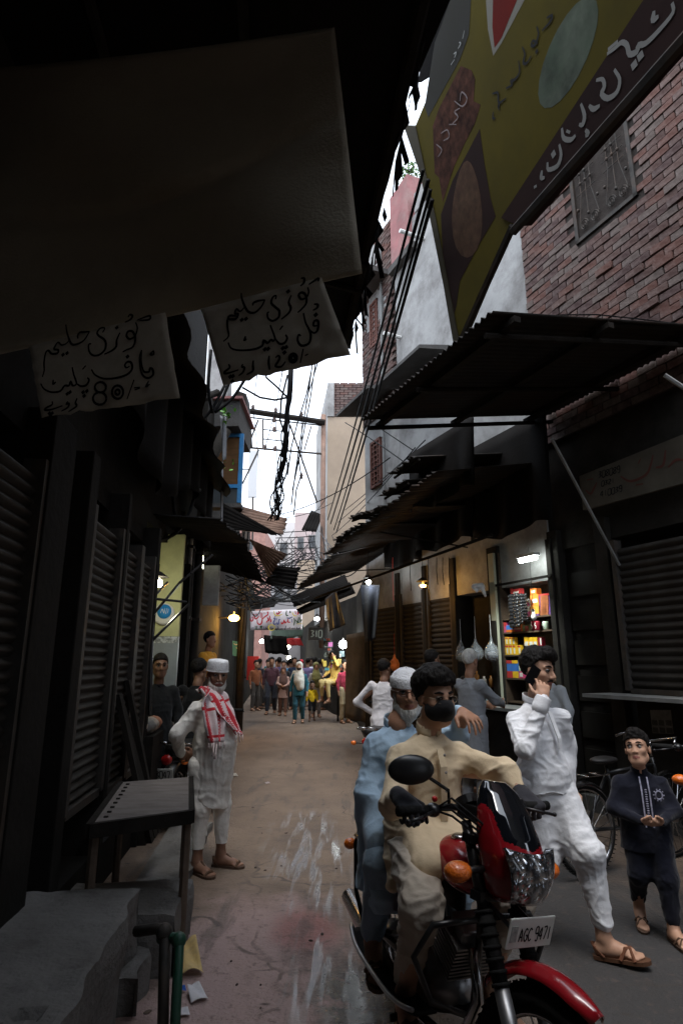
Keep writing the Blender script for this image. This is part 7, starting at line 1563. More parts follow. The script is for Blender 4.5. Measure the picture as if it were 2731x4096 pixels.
# ------------------------------------------------------------------ the painted cloth banner across the lane
bn=thing('cloth_banner','white cloth banner with red and green painted script across the lane','banner',at(1110,2480,21));B4=[(1002,2444),(1198,2434),(1214,2452),(1206,2518),(1004,2522)]
mb=MB();fnb=lambda u,v:at(1002+u*(208-2*v),(2445-10*u)*(1-v)+(2521-2*u)*v,21+.06*math.sin(u*9)+.04*math.sin(v*5+u*4));mb.grid(fnb,28,8,thick=.003);mb.build('cloth',mat('banner_cotton',(.70,.66,.70),.9,.1,3),bn,smooth=True)
bc_=lambda x,y:(1000+x*.1467,2420+y*.1467)
def bstroke(name,strokes,col,w):
    mb=MB();
    for s in strokes:ribbon(mb,[at(*bc_(*c),20.86)for c in s],w,V(0,-1,0))
    mb.build(name,mat('banner_'+name,col,.7,0),bn)
bstroke('red_script',[[(15,360),(25,430),(65,430),(90,370),(80,310)],[(45,345),(65,350)],[(110,240),(130,340),(160,380),(215,340),(245,290)],[(285,200),(290,350)],[(330,215),(335,400),(310,500),(260,530),(205,490),(200,400)],[(345,380),(420,310),(480,270),(500,180)],[(380,210),(400,230)],[(455,190),(490,200)],[(470,330),(500,400),(440,480)],[(530,290),(540,360),(510,440)],[(575,380),(570,440),(550,460)],[(740,200),(730,240),(770,240),(850,170)],[(780,160),(800,250)],[(850,460),(870,510),(910,480),(930,400)],[(940,420),(960,490),(1000,450)],[(1040,380),(1030,460),(1100,470)],[(1230,170),(1250,250)],[(1290,190),(1310,230),(1280,260)],[(150,260),(200,250)]],(.55,.03,.04),.05)
bstroke('green_script',[[(1000,150),(985,230),(1000,290),(1045,280)],[(1080,160),(1100,200),(1070,210)],[(1200,350),(1215,450),(1190,560)],[(1240,400),(1300,470),(1330,330)],[(1360,340),(1380,420),(1420,400)],[(1270,500),(1400,440)],[(270,590),(320,580),(310,660)],[(150,570),(155,670)],[(190,570),(185,670)],[(290,580),(285,610),(325,610)]],(.05,.09,.04),.045)
bstroke('blue_script',[[(640,380),(690,370),(650,450),(640,500),(670,530),(710,500)],[(720,350),(730,420)],[(735,470),(745,520),(780,500),(785,380)],[(800,410),(830,390)],[(700,300),(640,380)],[(1000,350),(1080,360),(1160,320)],[(1140,380),(1150,480)]],(.06,.08,.26),.04)
bstroke('black_script',[[(40,630),(110,620)],[(370,580),(375,650)],[(430,600),(440,640),(480,630),(480,570)],[(700,640),(710,675),(750,660),(755,580)],[(780,600),(785,650)],[(830,650),(900,640)],[(930,640),(960,660),(980,560)],[(1000,650),(1080,640)],[(1080,600),(1090,655)],[(1130,640),(1240,630)],[(1290,600),(1270,640),(1340,650),(1360,610)]],(.03,.03,.05),.03)
bstroke('yellow_ring',[[(590+85*math.cos(a),615+75*math.sin(a))for a in[i*.4 for i in range(17)]],[(650,160),(680,270),(780,290),(880,250)],[(1150,200),(1200,290),(1280,290)],[(1280,520),(1410,500)]],(.75,.58,.05),.035)

# ------------------------------------------------------------------ buildings closing the lane far behind
def far_house(label,px0,px1,pyt,y,zb,m,wins=(),depth=6):
    A,B=at(px0,pyt,y),at(px1,pyt,y);t=thing('far_house',label,'building',V((A.x+B.x)/2,y,0),0,'houses closing the lane');mb=MB();mb.box(((A.x+B.x)/2,y+depth/2,(A.z+zb)/2),(B.x-A.x,depth,A.z-zb));mb.build('wall',m,t)
    for wx0,wx1,wy0,wy1 in wins:
        a,b=at(wx0,wy0,y),at(wx1,wy1,y);mb=MB();mb.box(((a.x+b.x)/2,y-.02,(a.z+b.z)/2),(b.x-a.x,.1,a.z-b.z));w_=mb.build('window',M_grey,t);mb=MB();mb.box(((a.x+b.x)/2,y-.06,(a.z+b.z)/2),((b.x-a.x)*.8,.06,(a.z-b.z)*.85));mb.build('pane',mat('far_pane',(.05,.055,.06),.3),w_)
    return t
M_fp=mat('far_pink_render',(.46,.38,.37),.9,.12,.6);M_fw=mat('far_white_render',(.55,.53,.52),.9,.12,.6);M_fb=mat('far_brick',(.34,.19,.16),.9,.25,3)
far_house('pale pink house end far down the lane',1180,1330,2050,48,0,M_fp,((1190,1215,2150,2200),(1235,1262,2140,2195)));far_house('white house far down the lane on the left',1040,1180,2090,55,0,M_fw,((1060,1085,2180,2230),(1120,1150,2170,2230),(1095,1110,2290,2340)));far_house('red brick house behind the tin sheets on the left',940,1062,2120,42,0,M_fb,((990,1012,2160,2200),));far_house('grey house with railings at the far bend',1085,1300,2275,36,0,mat('far_grey',(.33,.32,.33),.9,.15,.8),((1100,1135,2330,2400),(1150,1160,2340,2400)));far_house('cream house block at the far bend',1190,1290,2240,34.5,3,M_cream);far_house('dim houses filling the end of the lane',900,1330,2480,60,-0,M_grime)
ar=thing('phone_mast','white panel antenna standing against the sky on the left','antenna',at(1013,2020,30));A,B=at(998,1803,30),at(1026,1990,30);mb=MB();mb.box(((A.x+B.x)/2,30,(A.z+B.z)/2),(B.x-A.x,.15,A.z-B.z));mb.build('panel',mat('antenna_white',(.55,.56,.58),.5,0),ar,bevel=.02);mb=MB();mb.tube([at(1012,1990,30.05),at(1010,2180,30.05)],.05,6);mb.build('mast',M_iron,ar)
# street clutter far along: stalls, red box, motor parts
fs=thing('red_stall_cover','bright red cover of a stall at the left of the crowd','stall',at(1005,2720,26));A,B=at(983,2625,26),at(1032,2720,26);mb=MB();mb.box(((A.x+B.x)/2,26.2,(A.z+B.z)/2),(B.x-A.x,.3,A.z-B.z));mb.build('cover',fabric('red_cover',(.62,.04,.03)),fs)
pole_l=thing('utility_pole','dark utility pole wrapped in cables on the left','pole',V(at(966,2600,15).x,15,0));mb=MB();p=at(966,2600,15);mb.tube([V(p.x,15,0),V(p.x,15,5.2)],.10,8);mb.build('shaft',M_iron,pole_l,smooth=True);mb=MB()
for i in range(10):mb.tube([V(p.x+.1*math.cos(i*1.1+k*.3),15+.1*math.sin(i*1.1+k*.3),1.2+.5*k+.04*i)for k in range(8)],.012,5)
mb.build('wrapped_cable',M_cable,pole_l)
gs=thing('goods_stall','glittering goods stall at the right under the bright bulb','stall',at(1340,2800,17.3));
for i in range(60):
    c=at(random.uniform(1290,1390),random.uniform(2560,2760),random.uniform(17.2,18));mb=MB();mb.box(c,(random.uniform(.05,.14),.05,random.uniform(.05,.16)));mb.build('trinket',mat('trinket_%d'%(i%6),[(.5,.1,.05),(.6,.45,.1),(.1,.3,.35),(.5,.5,.45),(.12,.1,.1),(.4,.12,.3)][i%6],.3,.2,9),gs)

# ------------------------------------------------------------------ poles, cross-arms and cables
up=thing('utility_pole','rusty utility pole with cross-arms at the cream house corner','pole',V(at(1292,1900,19.2).x,19.2,0));px_=at(1292,1900,19.2).x;ztop=at(1292,1660,19.2).z;mb=MB();mb.tube([V(px_,19.2,2),V(px_,19.2,ztop)],.085,8);mb.build('shaft',M_rust,up,smooth=True)
def bar(a,b,y,r,m=M_iron,nm='cross_arm'):mb=MB();mb.tube([at(*a,y),at(*b,y)],r,6);mb.build(nm,m,up)
bar((1000,1645),(1300,1690),19.1,.10,M_dark);bar((985,1668),(1285,1702),19.15,.025);bar((968,1788),(1285,1815),19.15,.035);bar((1052,1680),(1052,1790),19.2,.03);bar((1053,1718),(1150,1727),19.2,.02);bar((1053,1756),(1150,1766),19.2,.02);bar((998,1770),(1033,1680),19.2,.03,nm='stay');bar((1217,1800),(1245,1705),19.2,.025,nm='stay');bar((970,1935),(1035,1800),19.2,.03,nm='stay');bar((1160,1700),(1268,2010),19.2,.035,nm='stay');bar((970,1877),(1000,1877),19.2,.02)
for px,py in((1012,1630),(1103,1642),(1206,1660),(1097,1680),(1097,1718),(1060,1790),(1100,1795),(1205,1905)):c=at(px,py,19.1);mb=MB();mb.lathe([(.03,-.09),(.07,-.05),(.04,-.02),(.08,.02),(.045,.05),(.05,.09)],8,Matrix.Translation(c));mb.build('insulator',mat('brown_insulator',(.10,.06,.05),.3,.2,9),up,smooth=True)
def cable(label,pts,r=.008,group='cables strung over the lane',sag=0.0,name='overhead_cable',n=10,m=None):
    P=[Vector(p)for p in pts]
    if len(P)==2:A,B=P;P=[A.lerp(B,i/n)-Z*(sag*4*(i/n)*(1-i/n))for i in range(n+1)]
    mb=MB();mb.tube(P,r,6);return mb.build(name,m or M_cable,smooth=True,origin=P[0],label=label,cat='cable',group=group)
trip='thick black power cable beside the yellow sign, one of several parallel ones'
for k,(a,b)in enumerate((((1692,680),(1310,2080)),((1712,720),(1322,2095)),((1722,760),(1335,2120)),((1728,800),(1345,2130)))):cable(['leftmost','second','third','rightmost'][k]+' of the four thick parallel power cables beside the yellow sign',[at(*a,4.6),at(*b,18.8)],.016+.004*(k%2),'parallel power cables on the right',.10)
thin='thin wire strung against the sky above the lane'
for a,ya,b,yb in(((1052,1300),6,(1012,1628),19),((1145,1400),6,(1100,1640),19),((1285,1400),6,(1206,1655),19),((1012,1630),19,(1060,2060),30),((1102,1645),19,(1115,2050),30),((1060,1792),19,(1098,1650),19),((1206,1660),19,(1210,2050),34)):cable(thin,[at(*a,ya),at(*b,yb)],.006+.0004*ya,'thin wires against the sky',.05)
crossing='slack black wire crossing the lane between the awnings'
R2=random.Random(5)
for a,ya,b,yb,sg in(((1330,2140),18,(1660,1790),8.5,.1),((1350,2090),18,(1700,1760),8.5,.05),((1380,2040),16,(1640,1820),9,.02),((1110,2060),12,(1560,1830),9.5,.15),((1100,2075),12,(1330,2010),17,.1),((1150,2250),13,(1290,2210),16,.05),((1130,2265),13,(1270,2190),18,.1),((960,2240),11,(1290,2235),17,.1),((1000,2290),12,(1310,2250),17,.12),((1380,1690),11,(1660,1880),8.6,-.02),((1500,1700),9,(1650,1800),8.6,0),((1240,2060),17,(1310,1980),18,.1)):cable(crossing,[at(*a,ya),at(*b,yb)],.009,'slack wires crossing between awnings',sg)
tangle='black cable in the tangle of wires above the far stalls'
for i in range(64):
    x0,y0=R2.uniform(860,1020),R2.uniform(2190,2420);x1,y1=R2.uniform(1040,1290),R2.uniform(2180,2430);d0,d1=R2.uniform(10.5,14),R2.uniform(13,19);cable(tangle,[at(x0,y0,d0),at(x1,y1,d1)],R2.uniform(.008,.016),'tangled wires above the far stalls',R2.uniform(.0,.35),n=8)
for i in range(22):
    x0,y0=R2.uniform(1230,1330),R2.uniform(2100,2330);x1,y1=R2.uniform(1330,1490),R2.uniform(2180,2300);cable('grey wire in the coil of cables at the right bend',[at(x0,y0,16),at(x1,y1,R2.uniform(11.5,14))],R2.uniform(.008,.014),'wires coiled at the right bend',R2.uniform(.05,.5),n=10,m=mat('grey_cable',(.10,.10,.105),.6,0)if i%3==0 else None)
for i in range(26):  # lattice of service wires before the pale houses
    x0=R2.uniform(1090,1270);cable('thin service wire before the pale far houses',[at(x0,R2.uniform(2110,2200),24),at(x0+R2.uniform(-120,120),R2.uniform(2220,2320),24)],.012,'service wires before the far houses',R2.uniform(0,.1),n=5)
for i in range(9):cable('horizontal bar of the rack before the pale far houses',[at(1095+8*(i%3),2130+22*i,25),at(1275-6*(i%2),2120+23*i,25)],.02,'bars before the far houses',.02,n=4)
# left: looping cables on the dark wall
loopl='black cable looping down the dark left wall'
for pts in([(470,1240,6),(640,1440,6.6),(740,1560,7.2),(770,1700,7.6),(800,1900,7.8),(750,2100,7.4),(640,2180,6.8),(480,2100,6.2),(330,1980,5.6)],[(760,1600,7),(690,1700,7),(680,1900,7),(700,2060,7)],[(900,1540,8),(850,1640,8),(800,1690,8),(760,1720,8)],[(930,1500,8),(880,1620,8),(850,1650,8)],[(990,1500,8),(930,1600,8),(860,1650,8)],[(330,1700,5),(480,1850,5.4),(620,1930,6.2),(800,1960,7.6)],[(845,1400,7.5),(830,1560,7.5),(850,1650,7.8)]):
    P=[at(*p)for p in pts];Q=[]
    for i in range(len(P)-1):
        for k in range(4):Q.append(P[i].lerp(P[i+1],k/4))
    Q.append(P[-1]);
    for _ in range(3):Q=[Q[0]]+[(Q[i-1]+Q[i]*2+Q[i+1])/4 for i in range(1,len(Q)-1)]+[Q[-1]]
    cable(loopl,Q,.022,'cables looping on the left wall')
# thick hanging bundle in the gap of sky
hb_=thing('cable_bundle','thick hanging bundle of tangled black cables against the sky','cable bundle',at(1150,1480,9.5));path=[(1165,1440),(1160,1560),(1150,1640),(1142,1740),(1132,1830),(1120,1930),(1108,2010),(1095,2080)]
PB=[at(px,py,9.5+.1*i)for i,(px,py)in enumerate(path)];mb=MB();mb.tube(PB[:5],[.045,.05,.04,.035,.03],8);mb.build('core',M_cable,hb_,smooth=True)
for i in range(13):
    ph=R2.uniform(0,6);am=R2.uniform(.02,.13);Q=[]
    for k in range(29):
        u=k/28*(len(PB)-1);a=min(int(u),len(PB)-2);p=PB[a].lerp(PB[a+1],u-a);Q.append(p+V(am*math.sin(u*2.1+ph)*(.2+u/8),.03*math.cos(u*3+ph),.02*math.sin(u*5+ph)))
    st0=R2.choice([0,0,6,10]);mb=MB();mb.tube(Q[st0:],R2.uniform(.007,.014),5);mb.build('strand',M_cable,hb_,smooth=True)
for pts in([(1250,1450),(1235,1560),(1215,1680),(1195,1800),(1180,1900),(1165,2020)],[(1262,1450),(1240,1600),(1220,1700),(1195,1840),(1170,1960)],[(1248,1470),(1225,1580),(1190,1690),(1165,1790),(1150,1900)],[(1195,1830),(1200,1880),(1205,1900),(1185,1960),(1175,2060)]):mb=MB();mb.tube([at(px,py,9.8)for px,py in pts],.013,6);mb.build('strand',M_cable,hb_,smooth=True)
for pts in([(970,1550),(1040,1590),(1100,1600),(1150,1590)],[(1060,1450),(1065,1510),(1110,1550),(1150,1590)],[(1150,1500),(1125,1600),(1120,1680),(1140,1740)]):mb=MB();mb.tube([at(px,py,9.4)for px,py in pts],.018,6);mb.build('branch',M_cable,hb_,smooth=True)
cl_=MB()
for i in range(60):k=R2.uniform(3.5,7);a=min(int(k),6);p=PB[a].lerp(PB[a+1],k-a);q=p+V(R2.gauss(0,.05),R2.gauss(0,.03),R2.gauss(0,.05));cl_.tube([p+V(R2.gauss(0,.04),0,R2.gauss(0,.05)),q,q+V(R2.gauss(0,.04),0,-R2.uniform(.02,.1))],.006,4)
o=cl_.build('clutter',M_cable,hb_);o['kind']='stuff'
# ------------------------------------------------------------------ simpler figures for the lane
def figure(label,px,pyf,face,H,top,bottom,skin='brown',style='shirt',hair='black',scarf=None,walk=0.0,arms='down',h=.016,pos=None,mask=False,bag=None,group=None,z0=0.0,head=(0,0,0),hem=.55,bare=False,detail=False,stripe=None):
    """standing or walking person whose feet show at (px, pyf); face = degrees turned from facing the camera"""
    b=pos if pos is not None else atz(px,pyf,z0);t=person(label,(b[0],b[1],z0),R_(180+face),group=group);k=H/1.70;J=jdef(H);w=walk
    J['anR']+=V(0,.16*w,.02*abs(w));J['knR']+=V(0,.12*w,.02);J['anL']+=V(0,-.20*w,.05*abs(w));J['knL']+=V(0,-.02*w,0)
    J['wrR']+=V(0,-.10*w,0);J['wrL']+=V(0,.10*w,0)
    if arms=='front':J['elR'],J['elL']=V(.21,.02,1.12)*k,V(-.21,.02,1.12)*k;J['wrR'],J['wrL']=V(.06,.24,1.08)*k,V(-.06,.22,1.05)*k
    if arms=='akimbo':J['elL']=V(-.40,-.02,1.12)*k;J['wrL']=V(-.20,.06,.98)*k
    if arms=='raise':J['elL']=V(-.22,.24,1.36)*k;J['wrL']=V(-.16,.18,1.56)*k
    if arms=='reach':J['elR']=V(.22,.16,1.15)*k;J['wrR']=V(.14,.38,1.10)*k;J['elL']=V(-.22,.14,1.15)*k;J['wrL']=V(-.10,.36,1.08)*k
    H_=Head(MT(J['headc'],head[0],head[1],head[2],1.02 if H>1.4 else .92));d=Sdf(h);body_core(d,J,k);add_head(d,H_,detail=detail)
    for sd in 'RL':
        fdir=V(.12 if sd=='R' else-.12,1,0);add_foot(d,J['an'+sd],fdir,k,toes=False)
        hd=(Vector(J['wr'+sd])-Vector(J['el'+sd])).normalized();add_hand(d,J['wr'+sd],hd,V(-1 if sd=='R' else 1,.2,0),sd,.5,k,.005)if h<.012 else d.cone(J['wr'+sd],J['wr'+sd]+hd*.13*k,.032*k,.022*k,.02)
    soft('body',d,[M_skin[skin]],t,it=1)
    if detail:eyes(t,H_)
    g=Sdf(h);sh=1.385*k;hz={'shirt':.84*k,'kurta':hem*k,'dress':hem*k}[style]
    rows=[(hz,0,0,(.19 if style!='shirt' else .165)*k,(.145 if style!='shirt' else .12)*k),(.95*k,0,0,.165*k,.12*k),(1.15*k,0,0,.165*k,.115*k),(1.28*k,0,-.01,.16*k,.10*k),(1.36*k,0,-.01,.09*k,.07*k),(1.40*k,0,-.01,.055*k,.055*k)]
    g.loft(rows,.03,2.2)
    for sd,sx in(('R',1),('L',-1)):e=Vector(J['wr'+sd]).lerp(Vector(J['el'+sd]),.1 if style!='short' else .8);g.chain([V(sx*.08,-.01,1.30)*k,V(sx*.155,-.015,1.315)*k,J['el'+sd],e],[.05*k,.062*k,.055*k,.045*k],.03)
    tm=soft('upper_garment',g,stripe or top,t,.010,8,(1,1,1.3),int(px)%97)
    s=Sdf(h)
    for sd in 'RL':
        kn,an=Vector(J['kn'+sd]),Vector(J['an'+sd]);end=kn.lerp(an,.0 if bare else .93);s.chain([J['hip'+sd]+V(0,0,.02),kn,end],[.105*k,.078*k,.062*k],.03)
    soft('lower_garment',s,bottom,t,.008,9,(1,1,1.5),int(px)%89)
    sm=Sdf(h)
    for sd in 'RL':sandal(t,J['an'+sd],V(.12 if sd=='R' else-.12,1,0),k)
    if scarf is not None:
        c=Sdf(h);H_.ell(c,(0,-.02,.03),(.095,.115,.105),.02);H_.ell(c,(0,-.0,-.09),(.085,.09,.07),.04);c.cone(V(0,-.02,1.44*k),V(0,.06,1.18*k),.10*k,.15*k,.05);c.cone(V(0,.02,1.30*k),V(-.04,.08,1.02*k),.15*k,.12*k,.05)
        Mi=np.array(H_.M.inverted())
        def cut(X,Y,Zz):
            x=X*Mi[0,0]+Y*Mi[0,1]+Zz*Mi[0,2]+Mi[0,3];y=X*Mi[1,0]+Y*Mi[1,1]+Zz*Mi[1,2]+Mi[1,3];z=X*Mi[2,0]+Y*Mi[2,1]+Zz*Mi[2,2]+Mi[2,3]
            return .062-np.sqrt(x*x+((z+.02)*.75)**2)+np.where(y<.03,-1,0)
        c.func(c.lo-.05,c.hi+.05,cut);soft('head_scarf',c,scarf,t,.012,8,(1,1,.8),7)
    elif hair:hd=hair_cap(H_,max(.008,h*.7),.010,.056,-.015,-.065,.010);soft('hair',hd,M_hair if hair=='black' else M_greyhair,t,.005,30,(1,1,1),3,1)
    if mask:m=Sdf(.010);H_.ell(m,(0,.034,-.055),(.066,.07,.052),.01);Mi2=np.array(H_.M.inverted());m.func(m.lo-.02,m.hi+.02,lambda X,Y,Zz:X*Mi2[2,0]+Y*Mi2[2,1]+Zz*Mi2[2,2]+Mi2[2,3]+.02);soft('face_mask',m,F_black,t)
    return t
def striped(name,c1,c2,sc_=14):
    m=fabric(name,c1);N=m.node_tree.nodes;L=m.node_tree.links;tc=N.new('ShaderNodeTexCoord');wv=N.new('ShaderNodeTexWave');wv.inputs['Scale'].default_value=sc_;wv.bands_direction='X';L.new(tc.outputs['Object'],wv.inputs[0]);mx_=N.new('ShaderNodeMix');mx_.data_type='RGBA';L.new(wv.outputs['Fac'],mx_.inputs[0]);mx_.inputs[6].default_value=(*c1,1);mx_.inputs[7].default_value=(*c2,1);L.new(mx_.outputs[2],N['Principled BSDF'].inputs['Base Color']);return m
fb=lambda n,*c:fabric(n,c)
figure('man in dark striped shirt and jeans walking beside the girl in pink',1082,2858,2,1.72,None,fb('dark_jeans',.04,.045,.06),'brown',walk=.8,stripe=striped('plum_stripe',(.05,.03,.045),(.13,.05,.06)))
figure('girl in pale pink dress with brown shawl walking in the lane',1130,2864,0,1.42,fb('pink_dress',.45,.29,.25),fb('brown_leggings',.14,.07,.05),'brown','dress',arms='front',walk=-.5,scarf=fb('brown_shawl',.11,.06,.05),hem=.62)
figure('woman in white headscarf and black mask wearing teal',1194,2893,-4,1.57,fb('teal_cloth',.02,.10,.14),fb('teal_trousers',.025,.09,.13),'fair','kurta',scarf=fb('white_scarf',.62,.62,.58),walk=.35,mask=True,hem=.75)
figure('small child in yellow shirt and black shorts holding hands',1247,2885,4,1.03,fb('yellow_shirt',.75,.48,.02),fb('black_shorts',.012,.012,.014),'dark',bare=True,walk=.4)
figure('girl in olive headscarf and pale long shirt behind the child',1262,2868,10,1.55,fb('pale_kurta',.36,.34,.32),fb('pale_trousers',.3,.28,.27),'brown','kurta',scarf=fb('olive_scarf',.20,.19,.07),hem=.5)
figure('person in maroon top and beige trousers standing at the right tarpaulin',1366,2893,30,1.62,fb('maroon_top',.22,.02,.04),fb('beige_trousers',.42,.34,.22),'brown',pos=(0.10,16.9))
bgp=[(1040,2838,'man in dark clothes seen behind the striped shirt',(.03,.03,.04),150),(1108,2840,'man in purple shirt walking away in the crowd',(.09,.07,.15),180),(1150,2832,'woman in bright blue among the crowd',(.06,.22,.42),170),(1182,2834,'man in navy shirt facing the camera in the crowd',(.02,.03,.06),0),(1206,2832,'woman in red headscarf in the crowd',(.03,.03,.035),200),(1232,2834,'man in violet shirt in the crowd',(.17,.14,.28),175),(1258,2838,'man in white shirt turned away in the crowd',(.55,.57,.6),160),(1285,2842,'dark clad man at the goods stall',(.03,.035,.05),140),(1165,2815,'man in grey deep in the crowd',(.10,.10,.11),20),(1222,2812,'man in black deep in the crowd',(.02,.02,.022),190),(1070,2812,'man in teal deep in the lane',(.05,.14,.16),10),(1010,2836,'man in rust shirt beside the red stall cover',(.26,.09,.04),40),(1192,2846,'man in cream kurta half hidden behind the white headscarf',(.42,.37,.28),30),(1142,2822,'girl in pink scarf deep in the crowd',(.42,.16,.22),200),(1240,2824,'man in sky blue shirt by the stall',(.18,.3,.42),-60)]
for px,py,lab,c,fc in bgp:figure(lab,px+9*math.sin(px*7),py+7*math.sin(px*3),fc,1.68+.06*math.sin(px),fb('crowd_cloth_%d'%px,*c),fb('crowd_dark_%d'%(px%3),*[(.03,.03,.035),(.05,.045,.04),(.10,.09,.08)][px%3]),['brown','dark','tan'][px%3],'kurta' if px%2 else 'shirt',h=.022,scarf=fb('red_scarf',.5,.03,.05)if 'red headscarf' in lab else None)
for i,(cn_,c)in enumerate((('charcoal',(.03,.03,.033)),('bottle green',(.03,.07,.05)),('mustard',(.32,.22,.05)),('dark brown',(.07,.045,.03)),('faded blue',(.12,.17,.25)),('ash grey',(.16,.16,.16)),('wine red',(.16,.02,.04)),('off white',(.45,.43,.40)))):
    y=20.6+1.15*((i*5)%8);x=-.55-.135*(y-17)+(-1.1 if i%3==0 else-.45 if i%3==1 else-1.7)*.8
    figure('person in %s clothes half hidden among the far crowd'%cn_,1000+i,0,(i*67)%360,1.6+.03*(i%4),fb('far_cloth_%d'%i,*c),fb('far_lower_%d'%(i%2),*[(.04,.04,.045),(.12,.11,.1)][i%2]),['brown','dark','tan'][i%3],'kurta' if i%2 else 'shirt',h=.024,pos=(x,y),walk=(-1)**i*.6)
# man in yellow sitting at the right edge
def seated(label,pos,face,skin,kurta,trousers,seat_z=.80,arm='raise',hair='black',h=.014):
    t=person(label,(pos[0],pos[1],0),R_(180+face));J=dict(headc=V(0,.10,seat_z+.73),neck=V(0,.05,seat_z+.58),chest=V(0,.02,seat_z+.38),pelvis=V(0,-.02,seat_z+.08),shR=V(.17,.02,seat_z+.52),shL=V(-.17,.02,seat_z+.52),elR=V(.22,.12,seat_z+.28),wrR=V(.14,.30,seat_z+.20),elL=V(-.26,.16,seat_z+.48),wrL=V(-.17,.22,seat_z+.70),hipR=V(.09,0,seat_z+.06),hipL=V(-.09,0,seat_z+.06),knR=V(.13,.42,seat_z+.02),knL=V(-.13,.42,seat_z+.02),anR=V(.14,.38,seat_z-.40),anL=V(-.12,.36,seat_z-.42))
    H_=Head(MT(J['headc'],-22,0,10,1.0));d=Sdf(h);body_core(d,J);add_head(d,H_,detail=False)
    for sd in 'RL':add_foot(d,J['an'+sd],V(0,1,-.1));hd=(Vector(J['wr'+sd])-Vector(J['el'+sd])).normalized();d.cone(J['wr'+sd],J['wr'+sd]+hd*.12,.03,.022,.02)
    soft('body',d,[M_skin[skin]],t,it=1);g=Sdf(h);sz=seat_z;g.loft([(sz-.02,0,0,.19,.15),(sz+.2,0,.01,.17,.13),(sz+.38,0,.02,.17,.12),(sz+.5,0,.03,.13,.09),(sz+.58,0,.04,.06,.06)],.03)
    for sd,sx in(('R',1),('L',-1)):g.chain([V(sx*.09,.02,sz+.48),J['sh'+sd],J['el'+sd],J['wr'+sd]],[.05,.065,.062,.05],.03);g.cone(V(sx*.08,0,sz+.05),V(sx*.12,.30,sz+.03),.12,.09,.04)
    soft('kurta',g,kurta,t,.010,8,(1,1,1.2),4);s=Sdf(h)
    for sd in 'RL':s.chain([J['hip'+sd],J['kn'+sd],J['an'+sd]+V(0,0,.07)],[.10,.085,.06],.03)
    soft('trousers',s,trousers,t,.008,9,(1,1,1.5),5);soft('hair',hair_cap(H_,.010,.012,.055,-.005,-.06,.004),M_hair,t,.004,30)
    for sd in 'RL':sandal(t,J['an'+sd],V(0,1,-.1))
    return t
ysit=seated('man in yellow kurta sitting at the stall edge with a hand raised to his head',(-.16,17.4),-48,'brown',fb('yellow_kurta',.70,.46,.12),fb('pale_yellow_trousers',.58,.44,.20),1.02)
tb_=thing('stall_table','dark stall table under the seated man in yellow','table',(.15,17.9,0));mb=MB();mb.box((.1,17.6,.96),(.7,.5,.06));mb.build('table_top',M_dark,tb_)
for a in(-.1,.5):
    for b in(17.42,17.8):mb=MB();mb.box((a,b,.465),(.05,.05,.93));mb.build('leg',M_dark,tb_)
ob2=thing('orange_cloth','folded orange cloth on the stall table by the seated man','cloth',(.18,17.5,1.0));d=Sdf(.014);d.ell((.12,17.42,1.05),(.16,.1,.055),k=.02);o=soft('cloth',d,fb('orange_cotton',.75,.25,.12),ob2,.02,9);o.location=-Vector(ob2.location)
